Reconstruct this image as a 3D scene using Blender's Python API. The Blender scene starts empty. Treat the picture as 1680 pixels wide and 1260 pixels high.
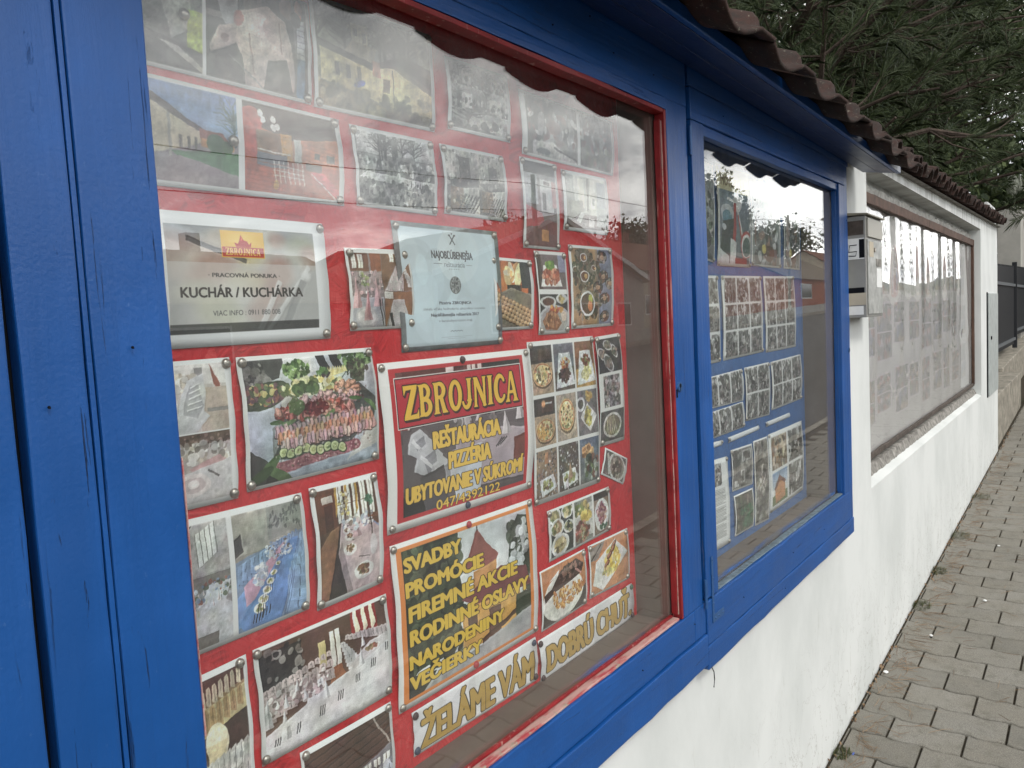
import bpy, bmesh, math, random
import numpy as np
from mathutils import Vector, Matrix
sc = bpy.context.scene
COL = sc.collection
R = math.radians
# ---------------------------------------------------------------- camera: stands 0.9 m in front of the notice cases, looking along the wall
F = 1240.
_h = np.array([963, -143, F]); _h /= np.linalg.norm(_h)
_d = np.array([868, 16370, F]); _d = _d/np.linalg.norm(_d); _d -= _h*(_h@_d); _d /= np.linalg.norm(_d)
RM = np.array([_h, np.cross(-_d, _h), -_d]); CP = np.array([0., -.9, 1.5])
def ray(px, py): return RM@np.array([px-840, py-630, F])
def at_y(px, py, y): r = ray(px, py); return CP+(y-CP[1])/r[1]*r
def at_x(px, py, x): r = ray(px, py); return CP+(x-CP[0])/r[0]*r
cam = bpy.data.cameras.new('camera'); co = bpy.data.objects.new('camera', cam); COL.objects.link(co); sc.camera = co
cam.sensor_width = 36; cam.lens = F/1680*36; cam.clip_start = .02; cam.clip_end = 2000
m4 = Matrix([[RM[i][0], -RM[i][1], -RM[i][2], CP[i]] for i in range(3)]+[[0, 0, 0, 1]]); co.matrix_world = m4
# ---------------------------------------------------------------- sky, sun, exposure
SUN_EL, SUN_AZ = R(50), R(192)          # the light comes over the street
W = bpy.data.worlds.new('World'); sc.world = W; W.use_nodes = True
nt = W.node_tree; nt.nodes.clear(); N = nt.nodes.new; L = nt.links.new
out = N('ShaderNodeOutputWorld'); bg = N('ShaderNodeBackground'); bg.inputs[1].default_value = .12; L(bg.outputs[0], out.inputs[0])
sky = N('ShaderNodeTexSky'); sky.sky_type = 'NISHITA'; sky.sun_disc = False; sky.sun_elevation = SUN_EL; sky.sun_rotation = SUN_AZ; sky.air_density = 1.2; sky.dust_density = 2
tc = N('ShaderNodeTexCoord'); sep = N('ShaderNodeSeparateXYZ'); L(tc.outputs['Generated'], sep.inputs[0])
def mth(op, a, b=None, c=None):
    n = N('ShaderNodeMath'); n.operation = op
    for i, v in enumerate((a, b, c)):
        if v is None: continue
        if hasattr(v, 'node'): L(v, n.inputs[i])
        else: n.inputs[i].default_value = v
    return n.outputs[0]
SEED = 7.1
zz = mth('ADD', mth('MAXIMUM', sep.outputs[2], 0.), .22)
cmb = N('ShaderNodeCombineXYZ'); L(mth('DIVIDE', sep.outputs[0], zz), cmb.inputs[0]); L(mth('DIVIDE', sep.outputs[1], zz), cmb.inputs[1]); cmb.inputs[2].default_value = SEED
def wnoise(scale, det, rough=.55, dist=0.):
    n = N('ShaderNodeTexNoise'); n.inputs['Scale'].default_value = scale; n.inputs['Detail'].default_value = det; n.inputs['Roughness'].default_value = rough; n.inputs['Distortion'].default_value = dist; L(cmb.outputs[0], n.inputs['Vector']); return n.outputs[0]
def wramp(f, stops):
    r = N('ShaderNodeValToRGB'); L(f, r.inputs[0]); e = r.color_ramp.elements
    while len(e) < len(stops): e.new(.5)
    for i, (p, c) in enumerate(stops): e[i].position = p; e[i].color = (c[0], c[1], c[2], 1)
    return r.outputs[0]
cl = wramp(wnoise(1.9, 8, .58, .4), [(.32, (.42, .43, .45)), (.46, (.66, .67, .69)), (.52, (1.0, 1.0, 1.0)), (.57, (1.3, 1.29, 1.26)), (.66, (1.62, 1.6, 1.55))])
gd = N('ShaderNodeVectorMath'); gd.operation = 'DOT_PRODUCT'; gn = N('ShaderNodeVectorMath'); gn.operation = 'NORMALIZE'; L(tc.outputs['Generated'], gn.inputs[0]); L(gn.outputs[0], gd.inputs[0]); gd.inputs[1].default_value = (math.sin(SUN_AZ)*math.cos(SUN_EL), math.cos(SUN_AZ)*math.cos(SUN_EL), math.sin(SUN_EL))   # the veiled sun brightens the cloud around it
low = mth('POWER', mth('SUBTRACT', 1., mth('MAXIMUM', sep.outputs[2], 0.)), 2.5)   # thinner, brighter cloud towards the horizon
glow = mth('ADD', mth('ADD', mth('MULTIPLY', mth('POWER', mth('MAXIMUM', gd.outputs['Value'], 0.), 3.), .5), .30), mth('MULTIPLY', low, 1.15))
vs = N('ShaderNodeVectorMath'); vs.operation = 'SCALE'; L(cl, vs.inputs[0]); L(mth('MULTIPLY', glow, 16.5), vs.inputs['Scale'])
mx = N('ShaderNodeMix'); mx.data_type = 'RGBA'; L(wramp(wnoise(.8, 3), [(.3, (.86,)*3), (.6, (1.,)*3)]), mx.inputs[0]); L(sky.outputs[0], mx.inputs[6]); L(vs.outputs[0], mx.inputs[7]); L(mx.outputs[2], bg.inputs[0])
sl = bpy.data.lights.new('sun', 'SUN'); sl.energy = 1.5; sl.angle = R(12); sl.color = (1, .96, .9); so = bpy.data.objects.new('sun', sl); COL.objects.link(so)
sd = Vector((math.sin(SUN_AZ)*math.cos(SUN_EL), math.cos(SUN_AZ)*math.cos(SUN_EL), math.sin(SUN_EL))); so.rotation_euler = sd.to_track_quat('Z', 'Y').to_euler(); so.location = (0, -6, 12)
sc.view_settings.view_transform = 'Standard'; sc.view_settings.look = 'None'; sc.view_settings.exposure = .12; sc.view_settings.gamma = 1; sc.view_settings.use_curve_mapping = False
sc.cycles.use_denoising = True; sc.cycles.denoiser = 'OPENIMAGEDENOISE'; sc.cycles.denoising_input_passes = 'RGB_ALBEDO_NORMAL'; sc.cycles.denoising_prefilter = 'ACCURATE'; sc.cycles.max_bounces = 8; sc.cycles.transparent_max_bounces = 16; sc.cycles.caustics_reflective = False; sc.cycles.caustics_refractive = False
# ---------------------------------------------------------------- helpers
def srgb(c):
    return tuple((v/12.92 if v <= .04045 else ((v+.055)/1.055)**2.4) for v in [x/255 for x in c])
class M_:
    """small node-material builder"""
    def __init__(s, name, rough=.6, spec=.4, metal=0.):
        s.m = bpy.data.materials.new(name); s.m.use_nodes = True; s.t = s.m.node_tree; s.b = s.t.nodes['Principled BSDF']; s.o = s.t.nodes['Material Output']
        s.b.inputs['Roughness'].default_value = rough; s.b.inputs['Specular IOR Level'].default_value = spec; s.b.inputs['Metallic'].default_value = metal; s.tc = None
    def n(s, k): return s.t.nodes.new(k)
    def l(s, a, b): s.t.links.new(a, b)
    def coord(s, kind='Object', scale=(1, 1, 1)):
        if s.tc is None: s.tc = s.n('ShaderNodeTexCoord')
        if kind == 'World': g = s.n('ShaderNodeNewGeometry'); src = g.outputs['Position']
        else: src = s.tc.outputs[kind]
        mp = s.n('ShaderNodeMapping'); mp.inputs['Scale'].default_value = scale; s.l(src, mp.inputs[0]); return mp.outputs[0]
    def noise(s, v, scale, det=5, rough=.55, dist=0.):
        n = s.n('ShaderNodeTexNoise'); s.l(v, n.inputs['Vector']); n.inputs['Scale'].default_value = scale; n.inputs['Detail'].default_value = det; n.inputs['Roughness'].default_value = rough; n.inputs['Distortion'].default_value = dist; return n.outputs[0]
    def voro(s, v, scale, feat='F1', out='Distance', rnd=1.):
        n = s.n('ShaderNodeTexVoronoi'); n.feature = feat; s.l(v, n.inputs['Vector']); n.inputs['Scale'].default_value = scale; n.inputs['Randomness'].default_value = rnd; return n.outputs[out]
    def ramp(s, f, stops):
        r = s.n('ShaderNodeValToRGB'); s.l(f, r.inputs[0]); e = r.color_ramp.elements
        while len(e) < len(stops): e.new(.5)
        for i, (p, c) in enumerate(stops):
            if not hasattr(c, '__len__'): c = (c, c, c)
            e[i].position = p; e[i].color = (c[0], c[1], c[2], 1)
        return r.outputs[0]
    def mix(s, f, a, b, mode='MIX'):
        n = s.n('ShaderNodeMix'); n.data_type = 'RGBA'; n.blend_type = mode
        for i, v in ((0, f), (6, a), (7, b)):
            if hasattr(v, 'node'): s.l(v, n.inputs[i])
            elif i == 0: n.inputs[0].default_value = v
            else: n.inputs[i].default_value = (v[0], v[1], v[2], 1)
        return n.outputs[2]
    def math(s, op, a, b=None, clamp=False):
        n = s.n('ShaderNodeMath'); n.operation = op; n.use_clamp = clamp
        for i, v in enumerate((a, b)):
            if v is None: continue
            if hasattr(v, 'node'): s.l(v, n.inputs[i])
            else: n.inputs[i].default_value = v
        return n.outputs[0]
    def sepz(s, v, i=2):
        n = s.n('ShaderNodeSeparateXYZ'); s.l(v, n.inputs[0]); return n.outputs[i]
    def col(s, c):
        if hasattr(c, 'node'): s.l(c, s.b.inputs['Base Color'])
        else: s.b.inputs['Base Color'].default_value = (c[0], c[1], c[2], 1)
        return s
    def bump(s, h, st=.3, dist=.01):
        n = s.n('ShaderNodeBump'); n.inputs['Strength'].default_value = st; n.inputs['Distance'].default_value = dist; s.l(h, n.inputs['Height']); s.l(n.outputs[0], s.b.inputs['Normal']); return s
    def rough(s, f): s.l(f, s.b.inputs['Roughness']); return s
def link(o, parent=None):
    COL.objects.link(o)
    if parent is not None: o.parent = parent
    return o
def tag(o, label=None, cat=None, group=None, kind=None):
    if label: o['label'] = label
    if cat: o['category'] = cat
    if group: o['group'] = group
    if kind: o['kind'] = kind
    return o
def mesh(name, V, Fc, m=None, parent=None, smooth=False, uv=None):
    me = bpy.data.meshes.new(name); me.from_pydata([tuple(map(float, v)) for v in V], [], [tuple(f) for f in Fc]); me.update()
    if m: me.materials.append(m)
    if smooth: me.polygons.foreach_set('use_smooth', [True]*len(me.polygons))
    if uv:
        l = me.uv_layers.new(name='UVMap')
        for lp in me.loops: l.data[lp.index].uv = uv[lp.vertex_index]
    return link(bpy.data.objects.new(name, me), parent)
def empty(name, loc, label=None, cat=None, group=None, kind=None, parent=None):
    o = link(bpy.data.objects.new(name, None), parent); o.location = loc; o.empty_display_size = .1; return tag(o, label, cat, group, kind)
class B:
    """collects boxes, prisms and tubes for one mesh"""
    def __init__(s): s.V = []; s.F = []
    def add(s, V, Fc): k = len(s.V); s.V += [tuple(v) for v in V]; s.F += [tuple(i+k for i in f) for f in Fc]; return s
    def box(s, x0, x1, y0, y1, z0, z1):
        return s.add([(x0, y0, z0), (x1, y0, z0), (x1, y1, z0), (x0, y1, z0), (x0, y0, z1), (x1, y0, z1), (x1, y1, z1), (x0, y1, z1)],
                     [(0, 3, 2, 1), (4, 5, 6, 7), (0, 1, 5, 4), (1, 2, 6, 5), (2, 3, 7, 6), (3, 0, 4, 7)])
    def hexa(s, p): return s.add(p, [(0, 3, 2, 1), (4, 5, 6, 7), (0, 1, 5, 4), (1, 2, 6, 5), (2, 3, 7, 6), (3, 0, 4, 7)])
    def tube(s, pts, rad, n=8, cap=True):
        P = [Vector(p) for p in pts]; k = len(P); rings = []
        if not hasattr(rad, '__len__'): rad = [rad]*k
        up = Vector((0, 0, 1))
        for i in range(k):
            d = (P[min(i+1, k-1)]-P[max(i-1, 0)]).normalized(); u = d.cross(up)
            if u.length < .05: u = d.cross(Vector((1, 0, 0)))
            u.normalize(); v = d.cross(u); rings.append([P[i]+(u*math.cos(a)+v*math.sin(a))*rad[i] for a in [6.28318*j/n for j in range(n)]])
        V = [v for r in rings for v in r]; Fc = [(i*n+j, i*n+(j+1) % n, (i+1)*n+(j+1) % n, (i+1)*n+j) for i in range(k-1) for j in range(n)]
        if cap: Fc += [tuple(range(n))[::-1], tuple((k-1)*n+j for j in range(n))]
        return s.add(V, Fc)
    def build(s, name, m=None, parent=None, bevel=0., seg=2, smooth=False):
        o = mesh(name, s.V, s.F, m, parent, smooth)
        if bevel:
            bm = bmesh.new(); bm.from_mesh(o.data); bmesh.ops.recalc_face_normals(bm, faces=bm.faces)
            bmesh.ops.bevel(bm, geom=[e for e in bm.edges if len(e.link_faces) == 2 and e.calc_face_angle(0) > .6], offset=bevel, segments=seg, profile=.5, affect='EDGES'); bm.to_mesh(o.data); bm.free()
        return o
def plank(name, x0, x1, y0, y1, z0, z1, m, parent, bevel=.002, wob=.0012, seed=0):
    """a sawn board: subdivided lengthways with slightly uneven long edges"""
    r = random.Random(seed*7+int(x0*100)+int(z0*977)); L0 = (x1-x0, z1-z0); ax = 0 if L0[0] > L0[1] else 1; n = max(2, int(max(L0)/.09)); V = []; Fc = []
    for i in range(n+1):
        t = i/n; w = [r.uniform(-wob, wob) for _ in range(4)] if 0 < i < n else [0]*4
        if ax: z = z0+(z1-z0)*t; V += [(x0+w[0], y0+w[2]*.5, z), (x1+w[1], y0+w[3]*.5, z), (x1+w[1], y1, z), (x0+w[0], y1, z)]
        else: x = x0+(x1-x0)*t; V += [(x, y0+w[2]*.5, z0+w[0]), (x, y1, z0+w[0]), (x, y1, z1+w[1]), (x, y0+w[3]*.5, z1+w[1])]
    for i in range(n):
        a = 4*i; Fc += [(a+j, a+(j+1) % 4, a+4+(j+1) % 4, a+4+j) for j in range(4)]
    Fc += [(3, 2, 1, 0), (4*n, 4*n+1, 4*n+2, 4*n+3)]; b = B(); b.V = V; b.F = Fc
    return b.build(name, m, parent, bevel, 2)
# ---------------------------------------------------------------- flat print: a small painter on numpy arrays
class Pic:
    """a canvas in 0..1 coordinates (y down); sub() gives a frame inside it"""
    def __init__(s, W=None, H=None, a=None, bg=(235, 236, 236)):
        if a is None:
            a = np.empty((H, W, 3), np.float32); a[:] = bg
        s.a = a; s.H, s.W = a.shape[:2]
    def sub(s, x0, y0, x1, y1):
        return Pic(a=s.a[max(0, int(y0*s.H)):max(1, int(y1*s.H)), max(0, int(x0*s.W)):max(1, int(x1*s.W))])
    def fill(s, c): s.a[:] = c; return s
    def _win(s, x0, y0, x1, y1):
        i0 = max(0, int(x0*s.W)-1); i1 = min(s.W, int(x1*s.W)+2); j0 = max(0, int(y0*s.H)-1); j1 = min(s.H, int(y1*s.H)+2)
        if i1 <= i0 or j1 <= j0: return None
        X = (np.arange(i0, i1)+.5)/s.W; Y = (np.arange(j0, j1)+.5)/s.H
        return i0, i1, j0, j1, X[None, :], Y[:, None]
    def _mix(s, w, m, c, al=1.):
        i0, i1, j0, j1 = w[:4]; v = s.a[j0:j1, i0:i1]; m = (m*al)[..., None].astype(np.float32)
        v[:] = v*(1-m)+np.array(c, np.float32)*m
    def rect(s, x0, y0, x1, y1, c, al=1.):
        w = s._win(x0, y0, x1, y1)
        if w: s._mix(w, ((w[4] >= x0) & (w[4] <= x1) & (w[5] >= y0) & (w[5] <= y1)).astype(float), c, al)
        return s
    def pmask(s, pts, w):
        X, Y = w[4], w[5]; m = np.zeros((Y.shape[0], X.shape[1]), bool); n = len(pts)
        for i in range(n):
            (xa, ya), (xb, yb) = pts[i], pts[(i+1) % n]
            if ya == yb: continue
            c = ((ya > Y) != (yb > Y)) & (X < (xb-xa)*(Y-ya)/(yb-ya)+xa); m ^= c
        return m
    def poly(s, pts, c, al=1.):
        xs = [p[0] for p in pts]; ys = [p[1] for p in pts]; w = s._win(min(xs), min(ys), max(xs), max(ys))
        if w: s._mix(w, s.pmask(pts, w).astype(float), c, al)
        return s
    def ell(s, cx, cy, rx, ry, c, rot=0., al=1., soft=0.):
        R = max(rx, ry)*(1+soft); ar = s.W/s.H
        w = s._win(cx-R, cy-R*ar if rot else cy-ry*(1+soft), cx+R, cy+R*ar if rot else cy+ry*(1+soft))
        if not w: return s
        dx = w[4]-cx; dy = w[5]-cy
        if rot:
            dyy = dy/ar; co, si = math.cos(rot), math.sin(rot); u = (dx*co+dyy*si)/rx; v = (-dx*si+dyy*co)/(ry/ar)
        else: u = dx/rx; v = dy/ry
        d = np.sqrt(u*u+v*v)
        m = (d <= 1).astype(float) if not soft else np.clip((1+soft-d)/(2*soft), 0, 1)
        s._mix(w, m, c, al); return s
    def line(s, x0, y0, x1, y1, t, c, al=1.):
        dx, dy = (x1-x0)*s.W, (y1-y0)*s.H; L = math.hypot(dx, dy) or 1; t = t*s.W/2
        nx, ny = -dy/L*t/s.W, dx/L*t/s.H
        return s.poly([(x0+nx, y0+ny), (x1+nx, y1+ny), (x1-nx, y1-ny), (x0-nx, y0-ny)], c, al)
    def vgrad(s, c0, c1, y0=0., y1=1.):
        Y = np.clip(((np.arange(s.H)+.5)/s.H-y0)/(y1-y0), 0, 1)[:, None, None]
        j0, j1 = int(y0*s.H), int(math.ceil(y1*s.H))
        s.a[j0:j1] = (np.array(c0, np.float32)*(1-Y)+np.array(c1, np.float32)*Y)[j0:j1]; return s
    def spk(s, rg, n, reg, sz, cols, asp=1., al=.9, shape='e', rot=None):
        """scatter n dabs: reg = (cx,cy,rx,ry) ellipse or ('r',x0,y0,x1,y1)"""
        for _ in range(n):
            if reg[0] == 'r': x = rg.uniform(reg[1], reg[3]); y = rg.uniform(reg[2], reg[4])
            else:
                r = math.sqrt(rg.random()); t = rg.random()*6.283; x = reg[0]+reg[2]*r*math.cos(t); y = reg[1]+reg[3]*r*math.sin(t)
            k = sz*rg.uniform(.5, 1.4); c = np.array(cols[rg.randrange(len(cols))], float)*rg.uniform(.82, 1.15)
            c = np.clip(c, 0, 255)
            s.ell(x, y, k, k*asp*rg.uniform(.5, 1.3)*s.W/s.H, c, rg.random()*3.14 if rot is None else rot+rg.uniform(-.3, .3), al)
        return s
    def tex(s, rg, amp=14, sc=(1, 2, 5)):
        r = np.random.RandomState(rg.randrange(1 << 30)); n = np.zeros((s.H, s.W), np.float32)
        A = min(s.H, s.W)*.0062; yy, xx = np.mgrid[0:s.H, 0:s.W].astype(np.float32); dx = np.zeros_like(xx); dy = np.zeros_like(xx)   # soften the drawn outlines into uneven ones
        for f, g in ((5, 1.), (11, .8), (24, .55), (50, .35)):
            a, b, c, d = r.rand(4)*6.283; u, v = xx/s.W*f, yy/s.H*f
            dx += g*A*np.sin(u+1.7*v+a)*np.cos(v*1.3-u*.6+b); dy += g*A*np.sin(v+1.4*u+c)*np.cos(u*1.2-v*.7+d)
        s.a[:] = s.a[np.clip(yy+dy, 0, s.H-1).astype(int), np.clip(xx+dx, 0, s.W-1).astype(int)]
        def field(k):
            h, w = s.H//k+3, s.W//k+3; g = r.randn(h, w).astype(np.float32); Y = np.arange(s.H)/k; X = np.arange(s.W)/k; y0 = Y.astype(int); x0 = X.astype(int); fy = (Y-y0)[:, None]; fx = (X-x0)[None, :]; fy = fy*fy*(3-2*fy); fx = fx*fx*(3-2*fx)
            return (g[y0][:, x0]*(1-fy)+g[y0+1][:, x0]*fy)*(1-fx)+(g[y0][:, x0+1]*(1-fy)+g[y0+1][:, x0+1]*fy)*fx
        m = min(s.H, s.W)
        # tonal life of a photograph: broad light, clumps and grain, gentle modelling of every edge
        n = field(max(3, m//3))*.9+field(max(3, m//8))*.8+field(max(2, m//20))*.9+field(3)*.7; s.a *= (1+n*amp/128*.85)[..., None]
        L_ = s.a.mean(2); k = max(2, m//60); e = np.roll(np.roll(L_, k, 0), k, 1)-L_; s.a -= (np.clip(e, -60, 60)*.28)[..., None]; e = np.roll(L_, -2*k, 0)-L_; s.a += (np.clip(e, -50, 50)*.16)[..., None]
        s.a += (r.randn(s.H, s.W)*amp*.35)[..., None]; s.a += np.stack([field(max(4, m//5)) for _ in range(3)], 2)*amp*.3
        g = s.a.mean(2)[..., None]; s.a[:] = g+(s.a-g)*.86; return s
    def blur(s, k=1):
        for _ in range(k):
            p = np.pad(s.a, ((1, 1), (1, 1), (0, 0)), 'edge')
            s.a[:] = (p[:-2, 1:-1]+p[2:, 1:-1]+p[1:-1, :-2]+p[1:-1, 2:]+2*p[1:-1, 1:-1])/6
        return s
    def text(s, t, u0, u1, v0, v1, c, bold=0, edge=None, ew=0, al=1.):
        """letters fitted to u0..u1, capitals standing from v1 up to v0; accents rise above"""
        V, Fc = text_mesh(t); xs = [p[0] for p in V]; xa, xb = min(xs), max(xs); P = [(u0+(u1-u0)*(x-xa)/(xb-xa), v1-(v1-v0)*y/CAP[0]) for x, y in V]; m = np.zeros((s.H, s.W), bool)
        for f in Fc:
            q = [P[i] for i in f]; w = s._win(min(p[0] for p in q), min(p[1] for p in q), max(p[0] for p in q), max(p[1] for p in q))
            if w: m[w[2]:w[3], w[0]:w[1]] |= s.pmask(q, w)
        def grow(m, n):
            for k in range(n):
                m = m | np.roll(m, 1, 0) | np.roll(m, -1, 0) | np.roll(m, 1, 1) | np.roll(m, -1, 1) if k % 2 else m | np.roll(m, 1, 1) | np.roll(m, -1, 1)
            return m
        m = grow(m, bold)
        if edge is not None: s.a[grow(m, ew*2)] = edge
        s.a[m] = s.a[m]*(1-al)+np.array(c, np.float32)*al; return s
    def grey(s, k=1., tint=(1, 1, 1)):
        g = (s.a@np.array([.3, .59, .11], np.float32))[..., None]; s.a[:] = (s.a*(1-k)+g*k)*np.array(tint, np.float32); return s
    def contrast(s, k, m=128.): s.a[:] = (s.a-m)*k+m; return s

def WOOD(r): return [(96, 58, 38), (122, 76, 50), (80, 46, 30), (140, 92, 62)]
def plate(p, r, cx, cy, rx, ry, cols, n=60, sz=.03, pc=(224, 224, 220), fill=.68, rot=0.):
    p.ell(cx+.01, cy+.02, rx*1.04, ry*1.06, (60, 55, 52), rot, .5); p.ell(cx, cy, rx, ry, pc, rot); p.ell(cx, cy, rx*.8, ry*.8, tuple(v*.9 for v in pc), rot)
    p.ell(cx, cy, rx*fill, ry*fill, cols[0], rot); p.spk(r, n, (cx, cy, rx*fill, ry*fill), sz, cols)
def pizza(p, r, cx, cy, rx, ry, mix=0):
    p.ell(cx+.01, cy+.025, rx*1.05, ry*1.08, (90, 66, 46), 0, .8); p.ell(cx, cy, rx, ry, (214, 172, 118)); p.ell(cx, cy, rx*.9, ry*.9, (196, 96, 58)); p.ell(cx, cy, rx*.84, ry*.84, (226, 206, 150))
    p.spk(r, 90, (cx, cy, rx*.8, ry*.8), rx*.09, [(236, 222, 176), (150, 150, 90), (96, 84, 50), (224, 190, 110), (200, 120, 80)])
    if mix: p.spk(r, 40, (cx-rx*.3, cy, rx*.5, ry*.6), rx*.1, [(222, 150, 70), (232, 176, 84)])
def napkin(p, x, y, w, h, c=(222, 212, 212)):
    p.poly([(x-w, y), (x, y-h), (x+w*.2, y)], c); p.poly([(x+w*.2, y), (x, y-h), (x+w, y)], tuple(v*.78 for v in c))
def windows(p, x0, y0, x1, y1, n, c=(236, 236, 226)):
    for i in range(n):
        a = x0+(x1-x0)*i/n; b = a+(x1-x0)/n*.7; p.rect(a, y0, b, y1, c); p.rect((a+b)/2-.004, y0, (a+b)/2+.004, y1, (120, 100, 84)); p.line(a, (y0+y1)/2, b, (y0+y1)/2, .008, (120, 100, 84))
def table(p, r, x0, x1, xa, xb, y0, y1, c=(222, 216, 214), runner=None, n=7, plates=True, nap=(226, 214, 216)):
    """a laid table running from near (y1, x0..x1) to far (y0, xa..xb)"""
    p.poly([(x0, y1), (x1, y1), (xb, y0), (xa, y0)], c)
    p.poly([(x0, y1), (xa, y0), (xa-.02, y0+.06), (x0-.16, y1+.25)], tuple(v*.72 for v in c))
    if runner: m = (x0+x1)/2; q = (xa+xb)/2; p.poly([(m-(x1-x0)*.14, y1), (m+(x1-x0)*.14, y1), (q+.01, y0), (q-.01, y0)], runner)
    for i in range(n):
        t = (i/n)**.6; s = 1-t*.86; y = y1+(y0-y1)*t; a = x0+(xa-x0)*t; b = x1+(xb-x1)*t
        for f in (.18, .82):
            x = a+(b-a)*f
            if plates: p.ell(x, y-.03*s, .055*s, .03*s, (240, 238, 236)); p.ell(x, y-.03*s, .035*s, .018*s, (190, 178, 172))
            napkin(p, x, y-.03*s, .035*s, .12*s, nap); p.line(x+.07*s, y, x+.075*s, y-.07*s, .008*s+.002, (70, 66, 66))
        p.ell((a+b)/2, y-.05*s, .03*s, .03*s, (200, 206, 190)); p.line((a+b)/2-.02*s, y-.02, (a+b)/2-.02*s, y-.1*s, .012*s, (214, 220, 224))
def chairs(p, r, x0, y0, x1, y1, n, s0, s1, c=(208, 204, 204)):
    for i in range(n):
        t = i/max(1, n-1); s = s0+(s1-s0)*t; x = x0+(x1-x0)*t; y = y0+(y1-y0)*t; k = r.uniform(.85, 1.1)
        p.poly([(x-s, y), (x-s*.8, y-s*2.2), (x+s*.3, y-s*2.5), (x+s*.9, y-s*1.9), (x+s, y+s*.4)], tuple(v*k for v in c)); p.line(x+s*.1, y-s*2.2, x+s*.2, y, s*.16, tuple(v*.66 for v in c))
        p.ell(x, y-s*1.2, s*.4, s*.3, tuple(v*.8 for v in c))
def branches(p, r, x, y, h, c, n=26, al=.8):
    p.line(x, y, x+r.uniform(-.02, .02), y-h, h*.05, c, al)
    for _ in range(n):
        t = r.uniform(.3, 1); a = r.uniform(-1.1, 1.1); l = h*r.uniform(.15, .5); X = x; Y = y-h*t
        x2 = X+math.sin(a)*l; y2 = Y-math.cos(a)*l; p.line(X, Y, x2, y2, h*.014+.002, c, al)
        for _ in range(2): b = a+r.uniform(-.8, .8); p.line(x2, y2, x2+math.sin(b)*l*.5, y2-math.cos(b)*l*.5, h*.007+.0015, c, al*.8)
def crowd(p, r, k=1.):
    """small grey photograph of a meeting: people, machines, trees"""
    p.vgrad((206, 208, 208), (150, 150, 148)); hz = r.uniform(.2, .45)
    p.spk(r, 40, ('r', 0, 0, 1, hz), .09, [(70, 76, 66), (96, 100, 88), (120, 124, 112), (180, 182, 180)])
    p.rect(0, hz, 1, 1, (128, 126, 122)); p.spk(r, int(46*k), ('r', 0, hz, 1, 1), .06, [(40, 40, 42), (64, 62, 62), (90, 88, 86), (200, 198, 194), (150, 120, 110), (46, 52, 62)], 1.7)
    for _ in range(int(9*k)):
        x = r.random(); y = r.uniform(hz, .95); s = r.uniform(.05, .1); p.rect(x-s*.5, y-s*1.2, x+s*.5, y+s, r.choice([(50, 50, 54), (80, 74, 70), (206, 204, 200), (120, 60, 56)])); p.ell(x, y-s*1.5, s*.34, s*.4, (196, 168, 150))
    for _ in range(int(5*k)): x = r.random(); y = r.uniform(.6, 1); p.ell(x, y, .08, .09, (34, 34, 36)); p.ell(x, y, .045, .05, (150, 150, 150))
    p.tex(r, 16); p.grey(.72)
def grid(p, r, nx, ny, fn, gap=.03, m=(.03, .04, .03, .04)):
    W = (1-m[0]-m[2]+gap)/nx; H = (1-m[1]-m[3]+gap)/ny
    for j in range(ny):
        for i in range(nx): fn(p.sub(m[0]+i*W, m[1]+j*H, m[0]+(i+1)*W-gap, m[1]+(j+1)*H-gap), r, j*nx+i)
def framed(mx=.03, my=.04, cols=1):
    def d(fn):
        def g(p, r): fn(p.sub(mx, my, 1-mx, 1-my), r)
        return g
    return d

# ---- the prints of the red board
def art_roast(p, r):
    q = p.sub(0, .0, .33, .965).fill((120, 124, 112)); q.vgrad((150, 158, 148), (90, 92, 84)); q.poly([(.1, 0), (.7, 0), (.85, .6), (.5, .75)], (176, 178, 168)); q.rect(.75, .45, 1, 1, (170, 190, 70)); q.poly([(0, .7), (1, .82), (1, 1), (0, 1)], (70, 68, 62)); q.poly([(.3, .78), (.6, .8), (1, .95), (1, 1)], (190, 190, 176)); q.tex(r, 14); q.blur(1)
    q = p.sub(.35, .0, .975, .965).fill((84, 84, 80)); q.vgrad((70, 74, 74), (112, 108, 100))
    q.rect(0, .38, .5, .44, (150, 146, 142)); q.ell(.2, .18, .1, .3, (172, 172, 174)); q.ell(.19, -.04, .05, .1, (150, 122, 110)); q.ell(.45, .2, .09, .3, (112, 106, 98)); q.ell(.8, .14, .08, .1, (140, 120, 112))
    q.poly([(.25, .45), (.32, .3), (.6, .18), (.76, .28), (.82, .5), (.88, .95), (.84, .96), (.76, .66), (.58, .72), (.54, 1), (.36, 1), (.34, .8), (.28, .62), (.15, .7), (.03, .78), (.02, .72), (.12, .5)], (205, 188, 178))
    q.ell(.48, .45, .16, .18, (224, 210, 200)); q.ell(.66, .4, .12, .15, (196, 176, 166)); q.ell(.3, .38, .05, .08, (176, 96, 86)); q.line(.7, .3, .72, .62, .012, (160, 130, 120)); q.line(.4, .5, .44, .9, .012, (170, 140, 130)); q.ell(.17, .6, .04, .04, (160, 136, 126))
    q.rect(.88, .22, .97, .64, (190, 196, 200)); [q.line(.88, .26+.06*i, .97, .27+.06*i, .006, (90, 100, 120)) for i in range(6)]; q.rect(.88, .62, .97, 1, (92, 130, 160)); q.ell(.92, .12, .04, .1, (206, 150, 134)); q.line(.86, 0, .87, 1, .02, (120, 122, 120)); q.ell(.88, .22, .05, .08, (60, 60, 62)); q.line(.2, .75, .55, 1, .012, (150, 150, 146)); q.tex(r, 14); q.blur(1)
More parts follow.
